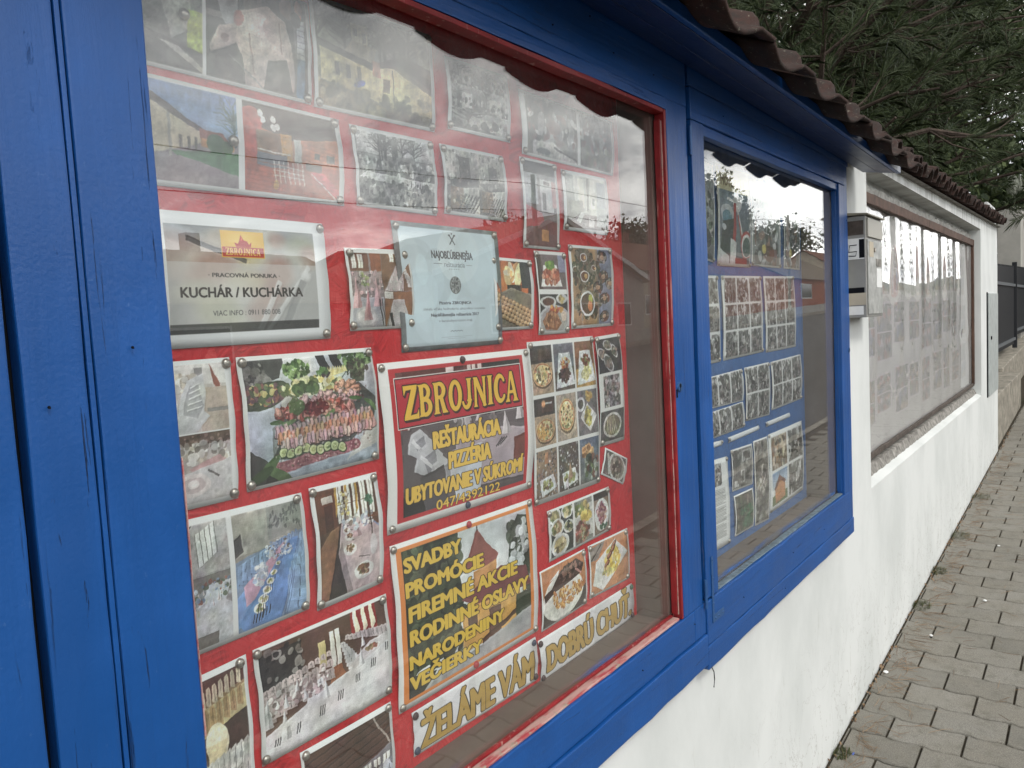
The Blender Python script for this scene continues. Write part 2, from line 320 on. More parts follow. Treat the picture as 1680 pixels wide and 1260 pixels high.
@framed(.03, .035)
def art_yellowhouse(q, r):
    q.vgrad((150, 150, 142), (120, 116, 100)); q.spk(r, 90, ('r', 0, 0, 1, .3), .04, [(120, 120, 108), (140, 140, 128), (104, 102, 90)], al=.4)
    for i in range(9): branches(q, r, r.random(), .55, r.uniform(.4, .6), (64, 60, 50), 26, .7)
    q.poly([(.5, .45), (.75, .3), (1, .38), (1, .7), (.6, .7)], (84, 70, 62)); q.rect(.28, .12, .42, .4, (176, 170, 146)); q.rect(.3, .17, .33, .24, (80, 78, 70)); q.rect(.37, .2, .4, .3, (90, 86, 76)); q.poly([(.22, .42), (.28, .3), (.5, .32), (.44, .56), (.2, .5)], (150, 140, 122))
    q.poly([(.02, .42), (.5, .55), (.5, .86), (.02, .75)], (190, 176, 132)); q.poly([(.0, .36), (.5, .5), (.5, .56), (0, .44)], (70, 66, 60)); [q.rect(x, .55, x+.035, .68, (74, 68, 58)) for x in (.13, .22, .31)]
    q.poly([(.5, .5), (.66, .46), (1, .66), (1, .9), (.62, .88), (.5, .84)], (196, 180, 134)); q.line(.63, .48, .64, .9, .01, (120, 110, 90)); q.poly([(.62, .43), (.68, .42), (1, .6), (1, .66), (.66, .47)], (110, 96, 84)); q.rect(.45, .45, .52, .6, (170, 120, 96)); q.rect(.54, .6, .6, .74, (110, 92, 74))
    q.poly([(0, .76), (.5, .88), (1, .9), (1, 1), (0, 1)], (116, 104, 78)); q.spk(r, 60, ('r', 0, .75, 1, 1), .03, [(96, 92, 78), (150, 140, 112), (80, 74, 60)], al=.6); q.ell(.33, .72, .05, .035, (24, 58, 176), -.3); q.line(.3, .66, .31, .9, .008, (60, 56, 50)); q.tex(r, 16, (1, 2)); q.blur(1)
def art_courtyard(p, r):
    q = p.sub(.0, .045, .43, .95); q.vgrad((112, 146, 204), (172, 196, 226), 0, .5); q.rect(0, .5, 1, 1, (150, 138, 146)); q.poly([(0, .1), (.6, .42), (.66, .55), (0, .78)], (206, 194, 168)); q.poly([(0, .05), (.62, .42), (.62, .47), (0, .16)], (96, 86, 84)); q.line(.27, .3, .3, .76, .03, (170, 166, 158)); [q.rect(x, .52, x+.03, .64, (110, 104, 96)) for x in (.38, .46, .53)]
    q.poly([(.58, .42), (.84, .43), (.92, .54), (.6, .56)], (158, 92, 78)); q.rect(.6, .52, .95, .6, (206, 140, 84)); q.ell(.76, .55, .1, .1, (66, 100, 66)); q.ell(.88, .57, .06, .07, (70, 104, 60)); q.poly([(.3, .68), (1, .62), (1, .86), (.44, .8)], (78, 128, 84)); q.poly([(0, .8), (.4, .72), (1, .86), (1, 1), (0, 1)], (150, 134, 140)); branches(q, r, .97, .55, .36, (70, 100, 96), 40, .9); q.tex(r, 8); q.blur(1)
    q = p.sub(.46, .045, .97, .95); q.fill((200, 118, 74)); q.poly([(0, 0), (1, 0), (1, .25), (.5, .36), (0, .22)], (96, 70, 62)); q.rect(0, .12, .12, .9, (196, 70, 58)); q.ell(.08, .2, .12, .16, (206, 82, 66)); q.rect(.12, .3, .4, .55, (150, 112, 84)); q.rect(.36, .3, .48, .6, (214, 150, 56)); q.rect(.5, .34, .58, .62, (196, 196, 188)); [q.line(.6, .36+.05*i, 1, .4+.05*i, .01, (176, 92, 54)) for i in range(9)]
    q.rect(0, .62, 1, 1, (184, 88, 62)); q.rect(.72, .46, .78, .53, (90, 84, 74)); q.rect(.86, .46, .95, .55, (96, 88, 76)); q.rect(.12, .55, .42, .7, (110, 108, 116)); [q.line(.28+.05*i, .62, .3+.05*i, .88, .01, (214, 212, 208)) for i in range(7)]; [q.line(.27, .66+.06*i, .6, .7+.05*i, .008, (206, 200, 196)) for i in range(3)]; q.line(.12, .52, .46, .54, .012, (226, 220, 214)); q.poly([(.7, .64), (.84, .7), (1, .9), (1, 1), (.9, .95), (.66, .72)], (206, 84, 84)); q.line(.68, .7, .96, 1, .012, (220, 216, 210)); q.ell(.3, .9, .03, .06, (236, 190, 60), 0, .7); q.rect(.62, .6, .8, .68, (84, 66, 60))
    for x, y in ((.17, .1), (.2, .17), (.3, .14), (.34, .22), (.3, .24)): q.ell(x, y, .028, .045, (240, 238, 232))
    for i in range(8): q.line(0, .66+i*.05, 1, .68+i*.055, .004, (150, 66, 46))
    q.tex(r, 9); q.blur(1)
@framed(.035, .05)
def art_ruin(q, r):
    q.vgrad((206, 206, 200), (150, 150, 146)); q.rect(0, .3, 1, 1, (128, 128, 122))
    for i in range(7): branches(q, r, r.random(), .38, .34, (60, 58, 54), 22)
    q.rect(.45, .06, .53, .5, (96, 96, 92)); q.poly([(.5, .3), (.74, .26), (.76, .46), (.5, .5)], (150, 150, 144)); q.rect(.6, .34, .66, .46, (70, 70, 68)); q.spk(r, 160, ('r', 0, .36, 1, .6), .022, [(70, 70, 66), (200, 200, 194), (110, 110, 104), (160, 160, 152)])
    q.poly([(.1, .56), (1, .6), (1, .72), (.0, .66)], (214, 214, 210)); [q.poly([(x, .8), (x+.02, .6), (x+.04, .8)], (70, 72, 68)) for x in (.66, .72, .78, .84, .9)]
    q.rect(.56, .74, 1, .94, (164, 160, 146)); q.rect(0, .7, .5, 1, (116, 116, 110)); q.poly([(.12, .76), (.36, .72), (.38, .9), (.12, .92)], (150, 148, 140)); q.spk(r, 150, ('r', 0, .66, 1, 1), .02, [(60, 60, 56), (196, 196, 188), (92, 92, 88), (140, 138, 130)]); q.line(.3, .7, .42, 1, .02, (190, 190, 184)); q.tex(r, 18, (1, 2)); q.grey(.6); q.contrast(1.15)
def art_pair_ruin(p, r):
    for k, (a, b) in enumerate(((.04, .55), (.55, .96))):
        q = p.sub(a, .05, b, .95); q.fill((130, 124, 112)); q.vgrad((190, 186, 176), (104, 96, 84)); q.poly([(0, 0), (.3, .1), (.25, .5), (0, .6)], (196, 190, 178)); q.rect(.4, .1+.1*k, .75, .45, (86, 76, 66)); q.poly([(0, .5), (1, .42), (1, .55), (.3, .62)], (70, 62, 54)); q.rect(.1, .6, .55, .95, (150, 112, 76)); q.poly([(.5, .6), (1, .56), (1, 1), (.6, 1)], (196, 192, 180))
        for i in range(6): q.line(.3+.1*i, 1, .6+.1*i, .7, .03, (84, 74, 64)); q.line(.4, .7+.05*i, 1, .78+.05*i, .02, (176, 164, 146))
        q.spk(r, 70, ('r', 0, 0, 1, 1), .035, [(70, 64, 56), (196, 190, 178), (120, 112, 98)], al=.6); q.tex(r, 16, (1, 2)); q.grey(.4)
@framed(.05, .05)
def art_fourgrid(q, r):
    for k, (a, b, c, d) in enumerate(((0, 0, .5, .33), (.5, 0, 1, .33), (0, .33, .45, .7), (.45, .33, 1, .7), (0, .7, 1, 1))):
        s = q.sub(a, b, c, d); s.fill((140, 140, 134)); s.vgrad((190, 190, 184), (96, 94, 88)); branches(s, r, .3, .9, .8, (60, 58, 52), 20); s.rect(.4, .3, .8, .9, r.choice([(196, 190, 176), (150, 130, 110), (216, 214, 206)])); s.rect(.5, .5, .6, .8, (60, 56, 50)); s.spk(r, 30, ('r', 0, .5, 1, 1), .05, [(60, 58, 54), (200, 198, 190), (120, 90, 80)]); s.tex(r, 14); s.grey(.5)
def art_motos(p, r):
    for a, b in ((.05, .57), (.6, .97)):
        q = p.sub(a, .04, b, .95); q.vgrad((104, 108, 108), (120, 116, 108)); q.spk(r, 60, ('r', 0, 0, 1, .6), .07, [(60, 64, 66), (90, 92, 92), (120, 84, 76), (50, 52, 56), (150, 150, 150)], 2.2); q.spk(r, 24, ('r', 0, .2, 1, .7), .03, [(206, 206, 204), (140, 60, 54)], 2)
        if a < .5: q.poly([(.1, .75), (.5, .72), (1, 1), (.1, 1)], (206, 204, 198)); q.ell(.3, .92, .14, .06, (100, 110, 124)); q.line(.5, .8, .98, .95, .02, (70, 60, 56))
        else: q.spk(r, 40, ('r', 0, .6, 1, 1), .06, [(90, 96, 70), (120, 120, 90), (150, 90, 80), (80, 84, 66)])
        q.tex(r, 14); q.grey(.4)
@framed(.07, .03)
def art_bed(q, r):
    q.vgrad((150, 152, 156), (112, 84, 80)); q.rect(0, 0, 1, .14, (90, 86, 86)); q.rect(.48, .2, .9, .58, (206, 204, 204)); q.rect(.55, .36, .66, .56, (84, 78, 76)); q.rect(.6, .22, .8, .26, (90, 60, 60)); q.rect(.86, .2, 1, .52, (196, 140, 140)); q.poly([(0, .52), (.5, .6), (.62, .74), (0, .78)], (190, 66, 76)); q.rect(0, .14, .4, .5, (176, 178, 184)); q.rect(0, .78, 1, 1, (122, 78, 76)); q.poly([(.3, .78), (.7, .66), (1, .7), (1, .86)], (130, 72, 66)); q.rect(.5, .8, .72, .94, (206, 140, 84)); q.poly([(.62, .8), (.66, .72), (.7, .8)], (120, 70, 40)); q.tex(r, 8); q.blur(1)
@framed(.06, .06)
def art_room(q, r):
    q.fill((196, 198, 186)); q.rect(.0, 0, .2, .6, (150, 156, 150)); q.rect(.3, .05, .45, .6, (228, 226, 206)); q.rect(.52, .02, .58, .66, (110, 106, 96)); q.rect(.62, .05, .74, .6, (224, 222, 210)); q.rect(.78, .05, 1, .7, (150, 158, 162)); q.rect(.0, .72, 1, 1, (112, 92, 82)); q.poly([(0, .5), (.4, .48), (.44, .66), (.1, .85), (0, .84)], (160, 158, 140)); q.poly([(.24, .86), (.36, .68), (.44, .72), (.34, .9)], (216, 214, 206)); q.rect(.56, .78, .7, .96, (220, 216, 208)); q.rect(.76, .56, 1, .92, (176, 180, 176)); q.rect(.66, .4, .72, .52, (90, 100, 96)); q.tex(r, 8); q.blur(1)
def art_notice(p, r):
    p.fill((236, 238, 240)); q = p.sub(.108, .096, .926, .90); q.vgrad((128, 132, 136), (150, 150, 148))
    for x, y, a, b, c in ((.1, .1, .12, .08, (176, 196, 214)), (.35, .12, .2, .12, (190, 160, 120)), (.62, .12, .12, .14, (206, 196, 160)), (.72, .1, .06, .08, (176, 104, 70)), (.9, .2, .14, .16, (150, 160, 90)), (.95, .26, .07, .12, (176, 110, 84)), (.1, .3, .2, .2, (190, 130, 112)), (.3, .42, .28, .26, (222, 214, 190)), (.28, .42, .16, .18, (206, 128, 100)), (.55, .32, .1, .06, (226, 190, 80)), (.75, .35, .2, .2, (216, 214, 210)), (.72, .42, .1, .16, (206, 132, 110)), (.62, .6, .14, .16, (190, 110, 90)), (.48, .52, .12, .12, (226, 200, 110)), (.35, .78, .24, .28, (226, 224, 206)), (.3, .8, .16, .16, (206, 206, 140)), (.58, .8, .1, .12, (206, 140, 120)), (.15, .6, .14, .1, (190, 196, 150))):
        q.ell(x, y, a, b, c, r.uniform(-.5, .5), .75, .35)
    q.line(.12, .12, .5, .32, .03, (50, 52, 56), .7); q.line(.72, .5, .56, 1, .04, (230, 232, 234), .8); q.line(.95, .35, .62, 1, .03, (222, 226, 230), .8); q.line(.9, .5, .75, .95, .05, (90, 94, 100), .7); q.ell(.92, .45, .03, .05, (244, 246, 248), 0, .9, .5); q.blur(3); q.grey(.4); q.tex(r, 3, (3, 7))
    q.rect(0, .34, 1, .91, (222, 222, 222), .52); q.rect(0, .91, 1, 1, (40, 42, 42), .72)
    q = p.sub(.383, .119, .620, .326); q.fill((236, 186, 66)); q.ell(.5, .3, .34, .3, (250, 214, 110), 0, .8, .6); q.rect(.02, .6, .98, .96, (186, 44, 34)); q.rect(.02, .58, .98, .605, (236, 196, 80))
    q.poly([(.46, .14), (.52, .34), (.6, .38), (.64, .5), (.7, .4), (.68, .6), (.34, .6), (.3, .44), (.38, .48), (.42, .36)], (190, 40, 34)); q.poly([(.47, .16), (.5, .34), (.45, .36)], (236, 120, 90)); logo(q, (.09, .63, .91, .93), (240, 206, 110), None)
    p.text('· PRACOVNÁ PONUKA ·', .305, .699, .447, .478, (74, 74, 76), 1); p.text('KUCHÁR / KUCHÁRKA', .163, .831, .557, .63, (54, 54, 56), 2); p.text('VIAC INFO : 0911 880 008', .317, .689, .731, .77, (84, 84, 86), 0)
def art_napkins(p, r):
    p.fill((236, 236, 234)); q = p.sub(.04, .06, .97, .97); q.fill((130, 110, 104)); a = q.sub(0, 0, .52, 1); a.fill((140, 128, 124)); a.rect(0, 0, .6, .24, (120, 74, 52)); windows(a, .06, .02, .5, .2, 2); a.rect(.66, 0, 1, .24, (150, 84, 54)); a.rect(0, .26, 1, .55, (170, 150, 150)); a.spk(r, 60, ('r', 0, .24, 1, .6), .04, [(206, 170, 170), (120, 110, 110), (226, 220, 216)]); a.rect(0, .6, 1, 1, (176, 176, 182)); a.spk(r, 26, (.45, .34, .14, .1), .03, [(120, 140, 80), (226, 226, 200), (160, 170, 110)])
    napkin(a, .15, .74, .16, .44, (226, 180, 182)); napkin(a, .8, .72, .14, .4, (220, 178, 180)); a.ell(.45, .86, .34, .15, (190, 186, 188)); a.ell(.45, .85, .28, .11, (214, 208, 208)); napkin(a, .48, .9, .14, .42, (228, 176, 180)); [a.line(.46+.03*i, .88, .5, .52, .012, (186, 120, 126)) for i in range(4)]; a.line(.86, .62, .95, .98, .03, (50, 48, 50)); a.line(.93, .62, 1, .9, .02, (60, 58, 60))
    b = q.sub(.53, 0, 1, .52); b.fill((130, 92, 70)); windows(b, .3, 0, .95, .2, 3); table(b, r, .0, .7, .5, .8, .3, 1, (196, 176, 178), None, 6); chairs(b, r, .95, .9, .8, .4, 5, .1, .04); b = q.sub(.53, .53, 1, 1); b.fill((150, 100, 66)); b.rect(0, 0, .3, .2, (226, 222, 214)); table(b, r, .1, .95, .3, .7, .22, 1, (200, 192, 194), None, 6, True, (226, 196, 190)); b.line(.2, .6, .3, 1, .1, (40, 38, 38)); q.tex(r, 10); p.blur(1)
def art_certificate(p, r):
    p.fill((122, 128, 130)); p.tex(r, 10); q = p.sub(.045, .035, .96, .965); q.fill((208, 224, 232)); q.spk(r, 30, ('r', 0, 0, 1, 1), .2, [(204, 220, 230), (216, 230, 236), (200, 218, 226)], al=.3); q.blur(4)
    q = p; G = (92, 98, 104); q.line(.50, .15, .55, .07, .008, G); q.line(.55, .15, .50, .07, .008, G); q.ell(.50, .073, .009, .007, G); q.ell(.55, .073, .01, .007, G); q.ell(.525, .06, .008, .005, G); q.line(.33, .31, .41, .31, .003, (120, 128, 134)); q.line(.64, .315, .7, .315, .003, (120, 128, 134)); [q.ell(.475+.022*i, .352, .004, .003, (110, 116, 120)) for i in range(5)]
    q.ell(.521, .482, .054, .072, (112, 116, 116)); q.ell(.521, .482, .046, .062, (140, 144, 144)); q.spk(r, 90, (.521, .482, .046, .062), .006, [(96, 100, 100), (164, 168, 168)])
    q.text('NAJOBĽÚBENEJŠIA', .32, .71, .208, .266, (84, 88, 94), 2); q.text('reštaurácia', .43, .625, .292, .334, (120, 128, 136), 0); q.text('Pizzéria ZBROJNICA', .36, .672, .615, .638, (70, 74, 82), 1); q.text('získala vďaka hodnoteniu zákazníkov ocenenie', .208, .816, .664, .684, (110, 116, 124), 0); q.text('Najobľúbenejšia reštaurácia 2017', .275, .747, .71, .735, (70, 74, 82), 1); q.text('v banskobystrickom kraji.', .344, .679, .762, .782, (110, 116, 124), 0)
    [q.line(.45+.015*i, .862-.008*(i % 2), .468+.015*i, .854+.01*(i % 2), .003, (70, 76, 90), .8) for i in range(8)]; q.rect(.36, .905, .67, .908, (150, 160, 168), .7); q.rect(.42, .918, .6, .921, (150, 160, 168), .7)
@framed(.07, .04)
def art_oven(q, r):
    q.fill((52, 44, 40)); q.ell(.28, .42, .62, .42, (180, 96, 56)); q.ell(.3, .36, .5, .34, (206, 118, 66), 0, 1, .2); q.spk(r, 16, (.5, .22, .22, .12), .07, [(255, 226, 170), (250, 190, 120), (255, 244, 220)], 2, .9); q.rect(.3, .36, .72, .46, (40, 34, 32)); q.ell(.8, .42, .1, .1, (232, 120, 60), 0, .9, .4); q.poly([(.0, .0), (.2, 0), (.1, .4), (0, .45)], (150, 84, 56)); q.rect(.72, 0, 1, .4, (48, 50, 52))
    q.poly([(0, .5), (.4, .4), (1, .5), (1, 1), (0, 1)], (150, 140, 122)); q.ell(.5, .72, .62, .28, (128, 118, 100))
    for j in range(5):
        for i in range(12): x = -.02+.1*i+.05*j; y = .5+.085*j+.02*i+.1*(i/12); q.ell(x, y, .07, .045, (86, 62, 44)); q.ell(x-.01, y-.012, .06, .032, (196, 156, 112)); q.ell(x-.02, y-.02, .025, .012, (226, 196, 154))
    q.tex(r, 10); q.blur(1)
def art_twofood(p, r):
    p.fill((236, 236, 234)); q = p.sub(.04, .04, .96, .46); q.fill((112, 96, 96)); q.rect(0, 0, .15, 1, (76, 60, 54)); q.rect(.75, 0, 1, .5, (150, 150, 176)); q.poly([(.22, .3), (.68, .28), (.86, .92), (.08, .92)], (236, 234, 230)); q.spk(r, 130, (.46, .6, .3, .24), .045, [(170, 80, 56), (130, 58, 44), (196, 112, 80), (206, 150, 120)]); q.spk(r, 30, (.45, .3, .14, .1), .04, [(120, 160, 60), (90, 130, 50)]); q.tex(r, 8)
    q = p.sub(.04, .52, .96, .965); q.fill((60, 58, 56)); q.ell(.3, .2, .3, .16, (206, 206, 204)); q.ell(.3, .2, .22, .11, (96, 60, 46)); q.ell(.8, .12, .2, .14, (200, 200, 200)); q.spk(r, 20, (.8, .12, .12, .08), .04, [(130, 110, 70), (190, 170, 110)]); q.ell(.5, .7, .56, .42, (196, 198, 200)); q.ell(.5, .7, .48, .36, (170, 168, 164)); q.spk(r, 20, (.55, .4, .25, .08), .05, [(226, 170, 80), (206, 90, 60)]); q.poly([(.08, .7), (.35, .42), (.62, .55), (.78, .8), (.6, .98), (.2, .95)], (150, 92, 58)); q.spk(r, 60, (.4, .72, .28, .2), .04, [(176, 116, 76), (120, 70, 44), (196, 140, 98)]); q.ell(.85, .6, .1, .14, (226, 206, 186)); q.tex(r, 8)
@framed(.05, .035)
def art_platters(q, r):
    q.fill((176, 140, 100)); q.rect(.62, 0, 1, 1, (130, 134, 156)); q.rect(.6, 0, .66, 1, (150, 128, 110))
    for cx, cy, s in ((.3, .12, .2), (.08, .28, .16), (.55, .25, .14), (.3, .36, .27), (.36, .74, .34)):
        q.spk(r, 110, (cx, cy, s, s*.62), .032, [(84, 88, 62), (60, 66, 50), (120, 110, 84), (96, 70, 52), (150, 140, 120)]); q.ell(cx, cy, s*.42, s*.28, (226, 224, 222)); q.ell(cx, cy, s*.34, s*.22, (120, 78, 50)); q.ell(cx+.03, cy, s*.14, s*.12, (226, 180, 110))
    q.ell(.36, .72, .19, .17, (226, 226, 226)); q.ell(.36, .72, .16, .14, (104, 84, 62)); q.ell(.44, .66, .05, .06, (190, 196, 90)); q.ell(.42, .76, .06, .07, (226, 140, 90))
    for cx, cy in ((.78, .1), (.78, .36), (.64, .5), (.96, .45), (.8, .66), (.8, .9)): q.ell(cx, cy, .13, .08, (60, 56, 60)); q.spk(r, 30, (cx, cy, .11, .07), .025, [(120, 70, 54), (84, 76, 60), (176, 160, 150)]); q.ell(cx, cy, .05, .03, (190, 150, 120))
    q.tex(r, 10)
def art_veil(p, r):
    q = p.sub(.0, .03, .91, .49); q.fill((206, 198, 192)); q.rect(.0, 0, 1, .3, (226, 222, 218)); q.rect(.0, .02, .18, .2, (196, 110, 96)); q.rect(.5, .05, .62, .25, (150, 146, 146)); q.poly([(.74, 0), (.9, .3), (.92, .5), (.8, .3)], (150, 84, 70)); q.spk(r, 60, ('r', 0, .15, .5, .4), .05, [(216, 206, 190), (176, 164, 150), (230, 226, 220)]); q.rect(.55, .35, 1, 1, (196, 180, 164)); q.poly([(.25, .5), (.38, .22), (.62, .14), (.66, .4), (.6, .7), (.7, .78), (.45, 1), (0, 1), (0, .6), (.2, .7)], (214, 214, 216)); q.poly([(.3, .55), (.42, .3), (.55, .3), (.6, .62), (.5, .8), (.28, .72)], (176, 176, 180)); [q.line(.34+.02*i, .66-.08*i, .58, .62-.09*i, .02, (232, 232, 234)) for i in range(5)]; q.poly([(.1, .5), (.2, .55), (.18, .72), (.02, .78), (0, .55)], (232, 232, 232)); q.rect(.66, .66, 1, .72, (150, 146, 140)); q.tex(r, 6); q.blur(2)
    q = p.sub(.0, .5, .91, .965); q.fill((190, 178, 174)); q.rect(0, 0, 1, .16, (112, 88, 76)); q.spk(r, 60, ('r', 0, .02, 1, .2), .03, [(90, 70, 60), (150, 120, 110)]); q.spk(r, 90, ('r', 0, .14, 1, .42), .05, [(232, 226, 222), (196, 190, 186), (150, 140, 132), (216, 206, 190)], 1.3); q.poly([(.3, .5), (.8, .34), (1, .5), (1, .7), (.7, .75)], (206, 160, 162), .8); q.poly([(0, .6), (1, .42), (1, 1), (0, 1)], (214, 210, 212)); q.ell(.36, .74, .28, .17, (230, 220, 220)); q.ell(.36, .74, .2, .11, (206, 190, 192)); q.ell(.36, .72, .09, .06, (236, 228, 228)); q.line(.6, .55, .78, .66, .03, (110, 104, 104)); q.line(.04, .8, .2, 1, .03, (90, 86, 88)); q.tex(r, 6); q.blur(2)
def art_feast(p, r):
    p.fill((238, 238, 236)); q = p.sub(.03, .035, .985, .975); q.fill((176, 188, 200)); q.vgrad((206, 210, 216), (158, 172, 190), 0, 1)
    q.poly([(0, 0), (.3, 0), (.24, .16), (0, .22)], (66, 66, 66)); q.spk(r, 50, ('r', 0, .03, .16, .2), .02, [(110, 106, 100), (50, 50, 50), (150, 146, 140)]); q.poly([(.28, 0), (.5, 0), (.5, .14), (.3, .15)], (222, 224, 224)); q.poly([(.53, 0), (.6, 0), (.65, .14), (.58, .16)], (34, 34, 38)); q.poly([(.64, 0), (.71, 0), (.75, .13), (.68, .15)], (34, 34, 38)); q.rect(.5, 0, .53, .14, (214, 218, 222)); q.poly([(.0, .9), (.12, .82), (.3, 1), (0, 1)], (40, 44, 40)); q.poly([(0, .72), (.12, .82), (.1, 1), (0, 1)], (60, 66, 64)); q.poly([(1, .62), (1, .86), (.72, .95), (.85, .8)], (190, 192, 190))
    for cx, cy, s in ((.38, .1, .1), (.86, .05, .14)):
        q.poly([(cx-s*.6, cy), (cx+s*.6, cy), (cx+s*.35, cy+s*1.5), (cx-s*.3, cy+s*1.5)], (196, 200, 180) if s < .12 else (70, 84, 60)); q.spk(r, 130, (cx, cy, s, s*.75), .014, [(84, 128, 60), (60, 100, 44), (120, 160, 84), (150, 186, 110), (44, 74, 34)])
    q.spk(r, 60, (.86, .14, .09, .09), .012, [(70, 60, 50), (100, 110, 80), (50, 66, 40)])
    q.ell(.13, .29, .19, .1, (60, 74, 52), -.2); q.spk(r, 150, (.13, .28, .17, .075), .018, [(110, 70, 84), (150, 84, 74), (90, 60, 74), (196, 120, 70), (206, 190, 110), (96, 120, 70), (66, 90, 50)])
    q.ell(.5, .27, .28, .085, (84, 92, 84), -.33); q.ell(.5, .262, .275, .08, (206, 210, 200), -.33); q.spk(r, 190, (.5, .25, .24, .06), .02, [(236, 226, 160), (226, 206, 110), (240, 236, 200), (214, 220, 160), (90, 110, 60)]); q.spk(r, 30, (.44, .27, .09, .04), .024, [(60, 92, 46), (84, 118, 58)]); [q.poly([(.6+.02*i, .2-.006*i), (.62+.02*i, .1), (.64+.02*i, .2-.006*i)], (240, 226, 150) if i % 2 else (228, 208, 120)) for i in range(8)]; q.spk(r, 16, (.6, .17, .03, .025), .012, [(40, 30, 44), (70, 40, 50)]); q.spk(r, 22, (.57, .14, .05, .03), .014, [(84, 130, 60), (60, 100, 46)])
    q.poly([(.2, .5), (.48, .38), (.86, .26), (1, .42), (.98, .6), (.66, .9), (.16, .82)], (74, 78, 76)); q.poly([(.16, .56), (.24, .5), (.2, .72), (.16, .8)], (128, 134, 134))
    def roses(n, reg, sz, cols):
        for _ in range(n):
            t = r.random()*6.28; k = math.sqrt(r.random()); x = reg[0]+reg[2]*k*math.cos(t); y = reg[1]+reg[3]*k*math.sin(t); c = r.choice(cols); s = sz*r.uniform(.7, 1.2)
            q.ell(x, y, s, s*.75, tuple(v*.62 for v in c), r.random()*3); q.ell(x-s*.15, y-s*.15, s*.82, s*.55, c, r.random()*3); q.ell(x-s*.2, y-s*.2, s*.4, s*.22, tuple(min(255, v*1.14) for v in c), r.random()*3)
    roses(34, (.76, .3, .1, .06), .028, [(226, 160, 130), (214, 140, 110)]); roses(60, (.62, .38, .24, .06), .03, [(206, 150, 154), (190, 130, 140), (224, 176, 176)]); roses(70, (.5, .46, .3, .06), .036, [(196, 84, 74), (206, 110, 100), (220, 140, 130), (226, 160, 140)]); q.spk(r, 60, (.5, .44, .09, .05), .018, [(130, 30, 40), (104, 24, 34), (150, 48, 50)])
    q.spk(r, 26, (.36, .4, .05, .03), .03, [(84, 122, 60), (104, 140, 74)]); [q.ell(x, y, .055, .02, (104, 140, 78) if k % 2 else (72, 108, 56), a) for k, (x, y, a) in enumerate(((.2, .52, .1), (.29, .53, -.2), (.45, .55, .4), (.6, .52, -.5), (.78, .56, .1), (.84, .55, -.1), (.94, .47, .6), (.97, .5, .9), (.82, .4, .2)))]
    for j, (y0_, cs) in enumerate(((.61, [(190, 146, 150), (172, 128, 136), (206, 166, 168)]), (.66, [(214, 140, 104), (224, 158, 124), (206, 128, 100)]), (.725, [(222, 168, 168), (230, 186, 182), (206, 148, 152)]))):
        for i in range(24):
            x = .185+.032*i+.02*j; y = y0_+.01*math.sin(i*2.3+j)-.002*i; c = tuple(v*r.uniform(.88, 1.04) for v in cs[i % 3]); d = tuple(v*.6 for v in c); h = tuple(min(255, v*1.12) for v in c); q.ell(x+.012, y+.03, .026, .02, (80, 56, 54), 0, .8); q.poly([(x-.004, y-.055), (x+.018, y-.066), (x+.042, y+.02), (x+.02, y+.04), (x-.008, y+.032)], c); q.line(x-.002, y-.05, x+.004, y+.034, .006, d); q.poly([(x+.008, y-.052), (x+.02, y-.055), (x+.024, y-.01), (x+.012, y+.01)], h, .8)
    for i in range(18): x = .2+.035*i; q.ell(x, .9-.004*i, .055, .05, (150, 78, 92) if i % 2 else (168, 96, 104)); q.spk(r, 16, (x, .9-.004*i, .045, .04), .005, [(206, 150, 150), (120, 54, 66)])
    for i in range(9): x = .235+.057*i; y = .775+.006*i+.012*math.sin(i*1.7); q.ell(x, y, .037, .047, (44, 70, 34)); q.ell(x, y-.003, .031, .04, (206, 214, 150)); q.ell(x, y-.003, .017, .022, (176, 190, 110)); q.spk(r, 6, (x, y, .014, .016), .003, [(230, 230, 180)])
    [q.ell(x, y, .1, .045, c, a) for x, y, a, c in ((.13, .88, -.7, (74, 104, 56)), (.2, .95, .5, (84, 116, 62)), (.07, .93, -.4, (54, 80, 42)))]; q.spk(r, 260, ('r', .18, .3, .95, .9), .008, [(236, 206, 200), (120, 60, 60), (90, 50, 50), (240, 224, 210), (70, 84, 50)], al=.45); q.tex(r, 11, (1, 2)); q.grey(.15); p.blur(1)
